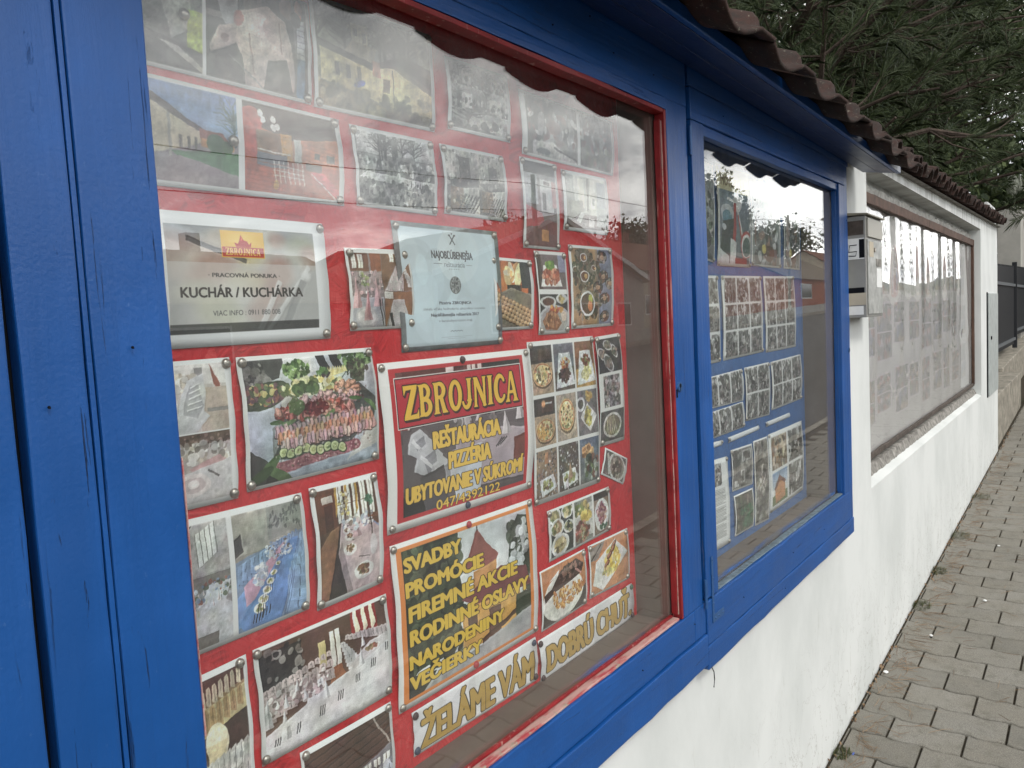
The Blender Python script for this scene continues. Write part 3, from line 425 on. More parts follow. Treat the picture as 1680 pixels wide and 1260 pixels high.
def art_bluetables(p, r):
    q = p.sub(.0, .05, .36, .965); q.fill((150, 148, 146)); q.vgrad((190, 188, 186), (140, 138, 138)); q.poly([(0, .02), (.3, .0), (.1, .1)], (70, 68, 66)); q.poly([(.35, .08), (.75, .0), (.75, .26), (.38, .34)], (236, 238, 236)); q.poly([(0, .14), (.16, .12), (.16, .38), (0, .42)], (230, 232, 232)); [q.line(.35+.1*i, .08-.02*i, .37+.1*i, .34-.02*i, .02, (140, 140, 136)) for i in range(5)]; q.rect(0, .42, 1, .55, (120, 116, 112)); table(q, r, -.2, .8, .5, 1, .5, .75, (206, 210, 220), None, 5); q.spk(r, 40, ('r', 0, .46, 1, .62), .04, [(120, 140, 176), (206, 214, 226), (150, 90, 80), (90, 100, 80)]); q.rect(0, .78, .6, 1, (166, 166, 170)); q.poly([(0, .8), (.8, .64), (1, .7), (1, 1), (.5, 1)], (198, 200, 206)); q.rect(0, .9, .7, 1, (120, 116, 112)); q.tex(r, 8); q.blur(1)
    q = p.sub(.4, .05, .97, .965); q.fill((150, 146, 140)); q.poly([(0, 0), (1, 0), (1, .35), (0, .35)], (168, 166, 156)); q.poly([(0, .2), (.1, .16), (.12, .32), (0, .36)], (70, 66, 64)); q.rect(.48, 0, 1, .28, (146, 148, 142))
    for _ in range(26): x = r.uniform(.48, .98); y = r.uniform(.02, .24); q.line(x, y, x+r.uniform(-.06, .06), y+r.uniform(-.06, .06), .008, (70, 72, 72)); q.ell(x, y, .018, .02, (104, 106, 104))
    q.poly([(0, .4), (1, .26), (1, 1), (0, 1)], (118, 140, 172)); chairs(q, r, .02, .6, .9, .3, 16, .07, .02, (140, 172, 218)); q.poly([(.0, .96), (.36, .86), (.86, .32), (.66, .36), (.0, .7)], (120, 158, 214)); q.poly([(.12, .8), (.3, .72), (.76, .33), (.7, .34), (.1, .62)], (206, 160, 184)); q.poly([(.08, 1), (.62, 1), (.92, .32), (.82, .32), (.0, .92)], (104, 146, 210)); chairs(q, r, .85, .98, .97, .36, 7, .15, .03, (150, 184, 226)); [q.line(.62+.045*i, 1, .92+.01*i, .34, .006, (70, 104, 160)) for i in range(3)]
    for i in range(7): t = i/7; x = .3+.42*t; y = .84-.46*t; s = 1-t*.8; q.ell(x, y, .09*s, .045*s, (232, 236, 236)); q.spk(r, 14, (x, y, .05*s, .03*s), .02*s, [(196, 190, 130), (150, 160, 90), (214, 190, 160)]); [q.line(x-.1*s+.04*s*k, y+.12*s, x-.08*s+.04*s*k, y+.04*s, .012*s, (50, 56, 70)) for k in range(4)]
    q.spk(r, 50, (.34, .56, .1, .1), .03, [(226, 232, 240), (196, 210, 230), (170, 190, 220)]); q.spk(r, 80, (.62, .38, .22, .08), .018, [(230, 236, 242), (150, 176, 216), (206, 214, 226), (120, 110, 100)]); [q.line(.24+.05*k, .96-.01*k, .26+.05*k, .88-.01*k, .014, (40, 46, 60)) for k in range(5)]; q.tex(r, 9); q.blur(1)
@framed(.06, .045)
def art_longtable(q, r):
    q.fill((96, 64, 46)); q.rect(0, 0, .32, .38, (104, 58, 38)); q.rect(.1, .06, .28, .12, (196, 190, 180)); q.rect(.12, .14, .26, .38, (80, 44, 30)); windows(q, .34, 0, 1, .34, 5); [q.poly([(x, 0), (x+.04, 0), (x+.02, .24), (x-.01, .28)], (196, 150, 60)) for x in (.32, .48, .66)]; q.spk(r, 50, (.46, .16, .1, .12), .02, [(226, 220, 206), (150, 140, 130), (226, 206, 120)]); q.spk(r, 24, (.86, .2, .06, .06), .02, [(84, 130, 100), (60, 100, 76)]); q.rect(.78, .32, 1, .36, (120, 76, 52))
    q.poly([(.0, .5), (.2, .38), (.34, .36), (.32, .5), (.12, 1), (0, 1)], (150, 104, 74)); q.poly([(.12, 1), (.34, .4), (.4, .38), (.5, 1)], (56, 44, 42)); q.poly([(.3, .62), (.38, .34), (.6, .3), (1, .44), (1, 1), (.46, 1)], (200, 178, 180)); q.poly([(.3, .62), (.36, .5), (.52, 1), (.42, 1)], (160, 140, 142))
    for x, y, s in ((.72, .84, .17), (.5, .6, .11), (.5, .48, .08), (.46, .42, .06)): q.ell(x, y, s, s*.5, (228, 222, 220)); q.spk(r, 30, (x, y-.01, s*.6, s*.3), s*.16, [(150, 96, 70), (110, 70, 56), (196, 160, 130), (130, 120, 80)]); q.line(x-s*.5, y-s*.9, x+s*.7, y-s*.7, .014, (110, 96, 96))
    napkin(q, .62, .5, .08, .16, (206, 170, 176)); napkin(q, .8, .42, .06, .16, (196, 190, 206)); q.spk(r, 60, ('r', .4, .3, .9, .42), .025, [(206, 214, 220), (150, 160, 176), (226, 222, 216), (120, 100, 90)]); q.ell(.9, .62, .06, .1, (210, 206, 208), 0, .8); q.line(.86, .24, .88, .52, .02, (60, 50, 46)); q.line(.92, .4, 1, .46, .02, (120, 140, 180)); q.tex(r, 9); q.blur(1)
def art_whitehall(p, r):
    p.fill((236, 236, 234)); q = p.sub(.03, .035, .975, .97); q.fill((104, 74, 60)); q.poly([(0, 0), (1, 0), (1, .38), (0, .45)], (92, 64, 52)); q.rect(.0, .05, .3, .4, (50, 44, 44)); q.spk(r, 30, ('r', 0, .02, .3, .3), .02, [(110, 100, 96), (150, 146, 140), (34, 30, 32)]); q.rect(.42, .16, .48, .4, (206, 190, 130)); q.rect(.52, .1, .6, .46, (226, 224, 216)); q.line(.56, .1, .56, .46, .01, (110, 80, 60)); q.rect(.7, 0, .92, .26, (150, 40, 36)); [q.poly([(x, 0), (x+.03, 0), (x+.05, .2), (x+.01, .26)], (240, 230, 200)) for x in (.72, .79, .86)]; q.poly([(.5, .46), (.6, .44), (.66, .7), (.5, .72)], (160, 96, 62))
    for y, n, s0 in ((.32, 11, .026), (.42, 9, .036), (.54, 7, .05)): chairs(q, r, .02, y+.12, .5, y, n, s0*1.3, s0*.8, (206, 188, 184))
    chairs(q, r, .72, .62, .62, .3, 9, .06, .022, (214, 210, 212)); chairs(q, r, .98, .36, .66, .24, 10, .04, .02, (200, 186, 186)); chairs(q, r, .36, .72, .42, .56, 4, .06, .03, (222, 220, 222)); q.spk(r, 120, ('r', 0, .42, .5, .62), .016, [(206, 180, 180), (140, 120, 116), (232, 224, 220)])
    q.poly([(0, .78), (.5, .6), (1, .42), (1, 1), (0, 1)], (224, 220, 222)); q.poly([(.66, .5), (.84, .36), (1, .34), (1, .42), (.7, .56)], (214, 206, 206)); [napkin(q, x, y, .04*s, .26*s, (238, 236, 238)) for x, y, s in ((.14, .9, 1.1), (.02, .72, 1.1), (.46, .72, .8), (.76, .56, .7), (.3, .62, .5), (.78, .38, .5), (.24, .5, .45), (.16, .6, .5))]
    for x, y in ((.06, .88), (.22, .84), (.4, .8), (.55, .74), (.7, .66), (.84, .58), (.97, .47)): [q.line(x+.016*k, y+.06, x+.016*k+.01, y-.03, .007, (54, 52, 56)) for k in range(3 if x != .22 else 2)]
    q.ell(.86, .42, .07, .03, (232, 226, 222)); q.spk(r, 20, (.86, .42, .05, .02), .012, [(190, 110, 90), (150, 130, 90)]); q.ell(.14, .76, .05, .03, (236, 234, 234)); q.ell(.05, .93, .05, .02, (236, 234, 234)); q.tex(r, 8); q.blur(1)
def art_yellowchairs(p, r):
    q = p.sub(0, .04, .94, .97); q.fill((150, 120, 84)); q.poly([(0, 0), (1, 0), (1, .1), (0, .16)], (90, 50, 44)); chairs(q, r, .05, .2, .9, .1, 9, .05, .04, (226, 210, 180)); q.poly([(0, .2), (1, .12), (1, .3), (0, .4)], (206, 190, 140)); chairs(q, r, .05, .38, .9, .24, 8, .07, .05, (196, 160, 110)); q.poly([(0, .38), (1, .28), (1, .5), (0, .64)], (74, 54, 44)); q.ell(.05, .45, .16, .13, (236, 226, 190)); q.ell(.45, .42, .2, .13, (240, 230, 196)); q.poly([(.26, .42), (.62, .42), (.5, .6), (.3, .6)], (228, 214, 170)); q.rect(.52, .52, .58, .62, (236, 120, 160)); q.poly([(0, .62), (1, .48), (1, 1), (0, 1)], (150, 146, 140)); chairs(q, r, .1, .78, .95, .64, 9, .1, .07, (220, 218, 210)); chairs(q, r, .1, .98, .95, .84, 8, .12, .09, (210, 206, 196)); q.tex(r, 9); q.blur(1)
def art_beamhall(p, r):
    q = p.sub(.03, .05, .97, .97); q.fill((120, 116, 120)); q.poly([(0, 0), (1, 0), (1, .3), (0, .5)], (84, 56, 44)); [q.line(0, .08+.07*i, 1, -.06+.07*i, .012, (56, 36, 30)) for i in range(6)]; q.line(.8, 0, .98, .3, .02, (226, 220, 210), .6); windows(q, .3, .38, 1, .55, 6); q.spk(r, 90, ('r', 0, .45, 1, .7), .03, [(196, 196, 206), (120, 120, 130), (150, 160, 130), (90, 80, 80)]); chairs(q, r, .1, .8, .95, .62, 12, .07, .05, (196, 200, 212)); q.poly([(0, .85), (1, .72), (1, 1), (0, 1)], (190, 192, 204)); q.tex(r, 9); q.blur(1)
def art_logo_poster(p, r):
    p.fill((240, 238, 236)); p.rect(.055, .04, .95, .95, (190, 48, 54)); q = p.sub(.09, .065, .925, .925); q.fill((86, 74, 76)); q.vgrad((120, 60, 56), (70, 60, 62), 0, .3); q.rect(.04, 0, .5, .1, (96, 40, 38)); [q.rect(x, -.01, x+.03, .09, (230, 206, 200)) for x in (.36, .39, .53, .57, .62)]; q.rect(.66, 0, 1, .5, (40, 42, 40)); q.rect(0, .1, .06, .4, (150, 60, 56)); q.line(.02, .1, .06, .4, .015, (230, 210, 206)); q.rect(0, .4, 1, 1, (96, 86, 90)); q.poly([(.4, .45), (1, .55), (1, .95), (.55, .92), (.4, .7)], (176, 160, 168)); q.poly([(.35, .62), (.62, .6), (.6, .95), (.4, 1)], (196, 200, 212)); q.poly([(0, .85), (.3, .9), (.35, 1), (0, 1)], (36, 34, 34))
    for x, y, s in ((.14, .5, .1), (.2, .62, .12), (.3, .74, .12)): q.poly([(x-s, y+s*.6), (x-s*.7, y-s*.6), (x, y-s*.9), (x+s*.8, y), (x+s*.9, y+s), (x, y+s*1.3)], (196, 196, 202)); q.poly([(x-s*.4, y), (x+s*.3, y-s*.4), (x+s*.5, y+s*.8), (x-s*.2, y+s)], (150, 150, 158)); q.line(x-s*.6, y-s*.2, x+s*.4, y+s, .02, (226, 226, 230))
    q.poly([(.12, .75), (.3, .7), (.34, 1), (.16, 1)], (80, 76, 80)); [napkin(q, x, y, .045, .18, (216, 206, 210)) for x, y in ((.84, .58), (.97, .48), (.6, .52), (.5, .5))]; [q.line(.74+.02*k, .66, .8+.02*k, .6, .008, (60, 56, 60)) for k in range(3)]; q.spk(r, 50, ('r', .4, .4, .75, .56), .02, [(206, 196, 200), (150, 130, 130), (120, 110, 112)]); q.poly([(.9, .62), (1, .6), (1, .8), (.9, .8)], (120, 60, 50)); q.blur(2); q.tex(r, 5)
    q = p; q.rect(.077, .094, .925, .40, (238, 234, 232)); q.rect(.081, .099, .921, .395, (54, 30, 30)); q.rect(.086, .105, .916, .389, (186, 44, 58)); logo(q, (.118, .138, .895, .356), (238, 190, 74), (58, 30, 26))
    YE = (238, 196, 88); OL = (50, 38, 26)
    p.text('REŠTAURÁCIA', .285, .743, .453, .555, YE, 8, OL, 3); p.text('PIZZÉRIA', .379, .666, .60, .702, YE, 8, OL, 3); p.text('UBYTOVANIE V SÚKROMÍ', .108, .911, .755, .85, YE, 7, OL, 3); p.text('047/4392122', .292, .736, .882, .94, YE, 2, OL, 2)
def art_services(p, r):
    p.fill((240, 238, 236)); p.rect(.03, .03, .965, .965, (226, 140, 76)); q = p.sub(.06, .055, .94, .945); q.fill((226, 230, 232)); q.vgrad((206, 212, 216), (238, 238, 236), 0, .5); q.poly([(0, 0), (.34, 0), (.38, .2), (.42, .5), (.36, .8), (0, .85)], (58, 66, 50)); q.spk(r, 260, ('r', 0, 0, .4, .85), .03, [(44, 52, 38), (66, 76, 54), (36, 42, 34), (84, 94, 70)]); q.poly([(.84, .1), (.92, .02), (1, .05), (1, .7), (.9, .6), (.8, .35)], (60, 72, 58)); q.spk(r, 120, ('r', .82, .05, 1, .62), .025, [(50, 62, 48), (76, 90, 70), (200, 206, 206)], al=.8); q.spk(r, 40, (.9, .3, .08, .2), .02, [(214, 220, 222)])
    q.poly([(.42, .3), (.5, .14), (.56, .02), (.62, .14), (.72, .26), (.68, .34)], (150, 84, 78)); q.line(.56, -.02, .56, .04, .008, (70, 60, 56)); q.poly([(.5, .33), (.7, .3), (.7, .45), (.5, .5)], (206, 150, 90)); q.poly([(.4, .5), (.74, .36), (.96, .46), (1, .62), (.52, .62)], (130, 72, 74)); q.poly([(.4, .58), (.9, .6), (.88, .86), (.4, .9)], (222, 166, 84)); q.rect(.44, .62, .52, .76, (96, 62, 50)); q.rect(.62, .66, .72, .9, (110, 70, 56)); q.poly([(.56, .86), (.86, .76), (.86, .8), (.56, .9)], (90, 60, 46)); q.rect(.86, .66, 1, .9, (60, 70, 52)); q.poly([(0, .86), (.3, .95), (1, .8), (1, 1), (0, 1)], (176, 176, 176)); q.poly([(0, .85), (.2, .9), (.1, 1), (0, 1)], (60, 62, 54)); q.tex(r, 7); q.blur(1)
    for t, u0, u1, v0, v1 in (('SVADBY', .072, .43, .103, .185), ('PROMÓCIE', .071, .577, .249, .332), ('FIREMNÉ AKCIE', .081, .831, .398, .486), ('RODINNÉ OSLAVY', .082, .92, .543, .63), ('NARODENINY', .073, .715, .692, .77), ('VEČIERKY', .07, .54, .82, .90)): p.text(t, u0, u1, v0, v1, (230, 194, 84), 8, (48, 38, 26), 3)
def _dish(q, r, k):
    bg = [(150, 124, 98), (96, 84, 74), (196, 150, 74), (70, 66, 66), (176, 160, 140), (120, 116, 116)][k % 6]; q.fill(bg)
    if k in (0, 3): q.rect(0, 0, 1, .36, (62, 54, 52)); q.rect(.35, .06, .9, .3, (84, 62, 54)); q.rect(.4, .1, .85, .14, (196, 196, 196)) if k == 3 else None; q.ell(.45, .12, .08, .07, (255, 170, 110), 0, 1, .4) if k == 3 else None; q.rect(0, .36, 1, 1, (178, 150, 122)); pizza(q, r, .5, .68 if k else .6, .46, .25, k == 3)
    elif k in (1, 2): q.poly([(0, 0), (1, 0), (1, .5), (0, .6)], [(110, 112, 124), (140, 90, 60)][k-1]); q.poly([(.25, .2), (.8, .2), (1, .9), (.05, .95)], (222, 226, 228)); q.spk(r, 60, (.5, .68, .28, .15), .06, [(84, 60, 56), (110, 74, 66), (60, 44, 44)]if k == 1 else [(214, 206, 150), (190, 186, 110)]); q.spk(r, 36, (.52, .42, .22, .12), .05, [(222, 150, 76), (236, 196, 120), (190, 90, 60)] if k == 1 else [(150, 84, 56), (120, 70, 48), (110, 130, 70)])
    elif k == 4: q.poly([(.4, .1), (.8, .3), (1, .8), (.6, 1), (0, .7)], (206, 184, 156)); pizza(q, r, .5, .46, .4, .36)
    elif k == 5: q.poly([(.5, .3), (.95, .6), (.6, .95), (.1, .6)], (216, 214, 212)); q.spk(r, 50, (.5, .6, .16, .22), .06, [(214, 200, 96), (190, 170, 80), (120, 110, 60)]); q.ell(.15, .3, .22, .16, (210, 212, 214)); q.ell(.15, .3, .14, .1, (90, 84, 84)); q.spk(r, 30, (.55, .14, .14, .1), .06, [(206, 170, 90), (190, 140, 70)])
    elif k in (6, 7): q.spk(r, 140, ('r', 0, 0, 1, 1), .03, [(206, 206, 206), (96, 96, 98), (150, 150, 152), (70, 66, 66)]); q.poly([(.15, .62), (.8, .55), (.95, .85), (.25, .98)], (226, 228, 228)); q.spk(r, 24, (.52, .74, .22, .1), .06, [(190, 190, 110), (150, 160, 84), (110, 80, 50)]); q.poly([(.45, .8), (.55, .4), (.7, .75)], (176, 140, 110)) if k == 7 else q.rect(.4, .05, .55, .3, (190, 130, 90))
    else: q.vgrad((96, 112, 140), (120, 130, 120)); q.spk(r, 60, (.4, .3, .25, .16), .08, [(222, 176, 120), (196, 140, 84), (150, 100, 60)]); q.spk(r, 60, (.6, .65, .35, .28), .08, [(96, 120, 70), (190, 206, 190), (130, 84, 66), (60, 70, 60)])
    q.tex(r, 12); q.grey(.15)
def art_grid9(p, r): p.fill((228, 228, 226)); grid(p, r, 3, 3, _dish, .025, (.03, .03, .02, .03))
def art_three_vertical(p, r):
    p.fill((226, 226, 224)); q = p.sub(.03, .03, .97, .34); q.fill((60, 60, 62)); [(q.ell(x, y, s, s*.7, (196, 196, 194), a), q.ell(x, y, s*.8, s*.54, (104, 98, 84), a), q.spk(r, 26, (x, y, s*.6, s*.4), .04, [(150, 140, 110), (90, 96, 70), (170, 120, 90)])) for x, y, s, a in ((.2, .45, .22, .6), (.45, .2, .2, .3), (.72, .4, .18, 1), (.45, .72, .26, .8))]; q.grey(.6); q.tex(r, 14)
    q = p.sub(.2, .37, .85, .66); q.fill((150, 146, 142)); q.spk(r, 160, ('r', 0, 0, 1, 1), .07, [(96, 90, 88), (196, 192, 190), (130, 120, 116), (70, 70, 66), (170, 120, 112)]); q.grey(.6); q.tex(r, 14)
    q = p.sub(.03, .69, .97, .97); q.fill((84, 82, 78)); q.ell(.5, .5, .4, .42, (206, 202, 190)); q.ell(.5, .5, .33, .34, (120, 106, 70)); [q.line(.3+.05*i, .2, .25+.09*i, .8, .03, (196, 180, 130)) for i in range(6)]; q.grey(.4); q.tex(r, 14)
@framed(.06, .06)
def art_fish_small(q, r): q.fill((104, 92, 86)); q.ell(.6, .5, .42, .56, (206, 200, 192), .2); q.ell(.6, .5, .34, .46, (150, 128, 110), .2); q.spk(r, 70, (.58, .5, .2, .36), .06, [(120, 90, 74), (190, 170, 150), (84, 66, 58)]); q.line(.1, .1, .3, .9, .1, (196, 188, 184)); q.grey(.4); q.tex(r, 14)
def art_three_dishes(p, r):
    p.fill((230, 230, 228)); q = p.sub(.03, .05, .37, .95); q.fill((66, 68, 66)); [plate(q, r, x, y, s, s*.62, c, 26, .05) for x, y, s, c in ((.2, .12, .28, [(150, 140, 100), (196, 180, 130), (100, 110, 70)]), (.75, .1, .26, [(120, 130, 80), (190, 180, 130)]), (.28, .38, .3, [(160, 130, 96), (120, 130, 80), (206, 190, 150)]), (.8, .45, .24, [(110, 120, 90), (190, 180, 140), (60, 60, 50)]), (.4, .78, .4, [(190, 170, 120), (120, 100, 70), (214, 200, 160)]))]; q.tex(r, 10)
    q = p.sub(.4, .05, .69, .95); q.fill((130, 132, 124)); q.poly([(0, .2), (1, .12), (1, .9), (0, .85)], (206, 206, 200)); q.spk(r, 50, (.4, .2, .4, .14), .08, [(150, 140, 100), (110, 120, 70), (190, 170, 110)]); q.spk(r, 40, (.6, .4, .28, .1), .08, [(226, 206, 110), (206, 180, 90)]); q.spk(r, 90, (.4, .75, .4, .24), .07, [(170, 96, 80), (206, 140, 120), (120, 84, 70), (180, 170, 130)]); q.tex(r, 10)
    q = p.sub(.72, .05, .97, .95); q.fill((140, 120, 104)); q.rect(0, 0, 1, .15, (60, 54, 52)); q.ell(.5, .55, .48, .4, (226, 226, 226)); q.spk(r, 80, (.5, .5, .3, .24), .08, [(150, 84, 100), (120, 56, 76), (206, 170, 170), (190, 150, 130)]); q.spk(r, 12, (.6, .85, .24, .06), .06, [(70, 110, 80)]); q.tex(r, 10)
@framed(.03, .03)
def art_fishplate(q, r):
    q.fill((196, 128, 84)); q.rect(0, .5, .2, 1, (60, 50, 44)); q.poly([(.6, .85), (1, .6), (1, 1), (0, 1), (0, .9)], (70, 60, 52)); q.ell(.46, .6, .47, .42, (232, 230, 222)); q.ell(.4, .62, .36, .34, (222, 220, 212)); q.poly([(.02, .42), (.2, .38), (.42, .14), (.8, .06), (.97, .2), (.9, .36), (.6, .42), (.3, .46), (.05, .56)], (72, 52, 46)); q.spk(r, 60, (.62, .22, .28, .12), .03, [(110, 84, 74), (56, 42, 38), (150, 110, 96)]); q.poly([(.16, .24), (.4, .1), (.36, .2)], (230, 232, 230)); q.line(.76, .24, .9, .36, .03, (200, 150, 140))
    for _ in range(70): x = .24+r.random()*.66; y = .48+r.random()*.34*(1-abs(x-.5)); s = r.uniform(.03, .06); q.ell(x, y, s, s*.55, (176, 116, 50), r.random()*3); q.ell(x, y-.008, s*.85, s*.42, r.choice([(236, 190, 110), (226, 170, 84), (240, 206, 140), (206, 140, 90)]), r.random()*3)
    q.tex(r, 8); q.blur(1)
@framed(.03, .035)
def art_pasta(q, r):
    q.fill((206, 140, 96)); q.poly([(0, .05), (.4, .0), (.2, .3), (0, .3)], (150, 140, 134)); q.line(.02, .28, .3, .05, .02, (70, 60, 56)); q.poly([(.66, .06), (.98, .42), (.3, 1), (.05, .8), (.14, .36)], (236, 236, 232)); q.poly([(.62, .14), (.9, .44), (.32, .9), (.14, .76), (.22, .42)], (226, 226, 220)); q.spk(r, 150, (.56, .46, .2, .26), .03, [(236, 206, 100), (226, 186, 76), (240, 222, 150)]); [(q.ell(x, y, .085, .055, (110, 62, 46), -.5), q.ell(x-.01, y-.012, .06, .03, (190, 130, 104), -.5)) for x, y in ((.62, .16), (.58, .24), (.5, .34), (.42, .5), (.38, .62))]; q.spk(r, 20, (.4, .66, .12, .08), .03, [(232, 206, 130), (196, 190, 110)]); q.tex(r, 8); q.blur(1)
def art_banner(t, u0, u1, v0, v1):
    def f(p, r): p.fill((236, 234, 236)); p.spk(r, 24, ('r', 0, 0, 1, 1), .1, [(228, 226, 232), (240, 240, 240)], al=.4); p.blur(2); p.text(t, u0, u1, v0, v1, (190, 156, 84), 8, (60, 50, 34), 3)
    return f

# ---- the prints of the blue board
def _cr(q, r, k): crowd(q, r, .6)
def art_crowds(nx, ny):
    def f(p, r): p.fill((226, 228, 228)); grid(p, r, nx, ny, _cr, .03, (.05, .03, .04, .03))
    return f
@framed(.05, .02)
def art_chopper(q, r): q.vgrad((190, 196, 196), (90, 94, 94)); q.spk(r, 60, ('r', 0, .3, 1, .8), .1, [(60, 66, 66), (150, 156, 150), (90, 110, 90), (206, 206, 200)], 1.6); q.ell(.5, .78, .3, .1, (40, 42, 44)); q.tex(r, 10)
def art_magazine(p, r):
    p.fill((226, 226, 222)); p.rect(0, 0, 1, .24, (224, 216, 178)); p.text('MOTORKÁR', .12, .86, .1, .19, (140, 116, 92), 2); q = p.sub(.06, .24, .97, .97); q.vgrad((132, 150, 164), (96, 104, 108)); q.ell(.6, .14, .15, .12, (232, 232, 232)); q.line(.25, .1, .5, .12, .03, (232, 232, 232)); q.ell(.25, .32, .22, .14, (190, 196, 200)); q.ell(.25, .36, .16, .1, (96, 140, 160)); q.poly([(.1, .42), (.5, .36), (.55, .75), (.4, .95), (0, .9)], (52, 60, 64)); q.line(.52, .15, .5, .6, .09, (186, 50, 50)); q.line(.58, .18, .86, .9, .05, (226, 222, 220)); q.line(.62, .3, .8, .95, .03, (190, 60, 56)); q.line(.5, .5, .4, .98, .1, (176, 46, 44)); q.ell(.88, .72, .2, .2, (190, 60, 62)); q.ell(.88, .74, .17, .17, (226, 222, 220)); q.ell(.88, .76, .13, .14, (70, 96, 92)); q.ell(.14, .5, .07, .05, (206, 214, 220)); q.poly([(.0, .8), (.3, .9), (.3, 1), (0, 1)], (220, 220, 220)); q.poly([(.35, .65), (.55, .7), (.5, 1), (.32, 1)], (214, 214, 212)); q.rect(.5, .92, .9, 1, (150, 40, 44)); q.tex(r, 8); q.blur(1)
@framed(.05, .02)
def art_rider(q, r): q.vgrad((170, 176, 178), (140, 146, 148)); q.spk(r, 80, ('r', .1, .4, .9, 1), .06, [(120, 124, 126), (206, 210, 210), (150, 120, 110), (90, 92, 92)], 1.8); q.ell(.6, .85, .2, .1, (110, 80, 70)); q.ell(.4, .8, .08, .06, (214, 196, 120)); branches(q, r, .5, .6, .4, (190, 196, 200), 20); q.tex(r, 10)
def art_article(p, r):
    p.fill((232, 234, 234)); q = p.sub(.1, .05, .75, .3); crowd(q, r)
    for i in range(34): y = .34+.0165*i; p.rect(.12, y, .86-.1*(i % 5 == 4), y+.006, (120, 122, 122)) if i % 12 != 11 else None
@framed(.04, .04)
def art_collage(q, r): q.fill((130, 124, 118)); q.rect(.0, 0, .45, .5, (96, 92, 86)); q.rect(.5, .05, .95, .35, (190, 186, 176)); q.rect(.55, .1, .9, .3, (110, 96, 84)); q.rect(.4, .55, .6, .9, (206, 204, 200)); q.rect(.44, .6, .57, .85, (90, 84, 80)); q.rect(.08, .8, .3, .96, (214, 212, 206)); q.rect(.66, .45, .95, .9, (120, 116, 112)); q.spk(r, 30, ('r', 0, 0, 1, 1), .05, [(84, 80, 76), (170, 166, 160)], al=.6); q.tex(r, 12); q.grey(.6)
@framed(.05, .04)
def art_greenscene(q, r): q.vgrad((96, 92, 86), (70, 74, 68)); q.spk(r, 110, ('r', 0, 0, 1, 1), .05, [(70, 66, 60), (130, 120, 110), (90, 100, 84)]); q.spk(r, 40, ('r', .3, .4, .95, .95), .05, [(50, 96, 70), (70, 116, 90)], 1.6); q.tex(r, 12)
@framed(.06, .02)
def art_sidewalls(q, r): q.fill((110, 104, 98)); q.sub(0, 0, 1, .5).vgrad((140, 130, 116), (90, 84, 78)); q.spk(r, 90, ('r', 0, 0, 1, 1), .07, [(70, 66, 62), (170, 164, 156), (120, 112, 104)], 2); q.spk(r, 30, (.5, .55, .4, .1), .06, [(196, 190, 176), (150, 120, 96)]); q.tex(r, 14); q.grey(.4)
def art_fourviews(p, r):
    p.fill((230, 232, 232)); k = 0
    for j in range(2):
        for i in range(2):
            q = p.sub(.07+.48*i, .06+.46*j, .5+.47*i, .48+.46*j)
            if i == 0 and j == 1: q.vgrad((130, 160, 200), (206, 216, 226), 0, .5); q.rect(0, .7, 1, 1, (96, 120, 70)); q.poly([(.15, .45), (.45, .15), (.85, .4), (.85, .9), (.2, .95)], (206, 140, 90)); q.poly([(.1, .5), (.45, .12), (.9, .42), (.8, .48), (.5, .3), (.2, .55)], (120, 70, 56)); q.tex(r, 8)
            elif i == 0: q.vgrad((190, 180, 160), (130, 110, 90)); q.spk(r, 70, ('r', 0, .1, 1, 1), .06, [(206, 196, 176), (110, 90, 70), (170, 130, 96), (90, 84, 80)], 1.6); q.tex(r, 12)
            else: crowd(q, r)
def art_strip(p, r): p.fill((226, 230, 234))

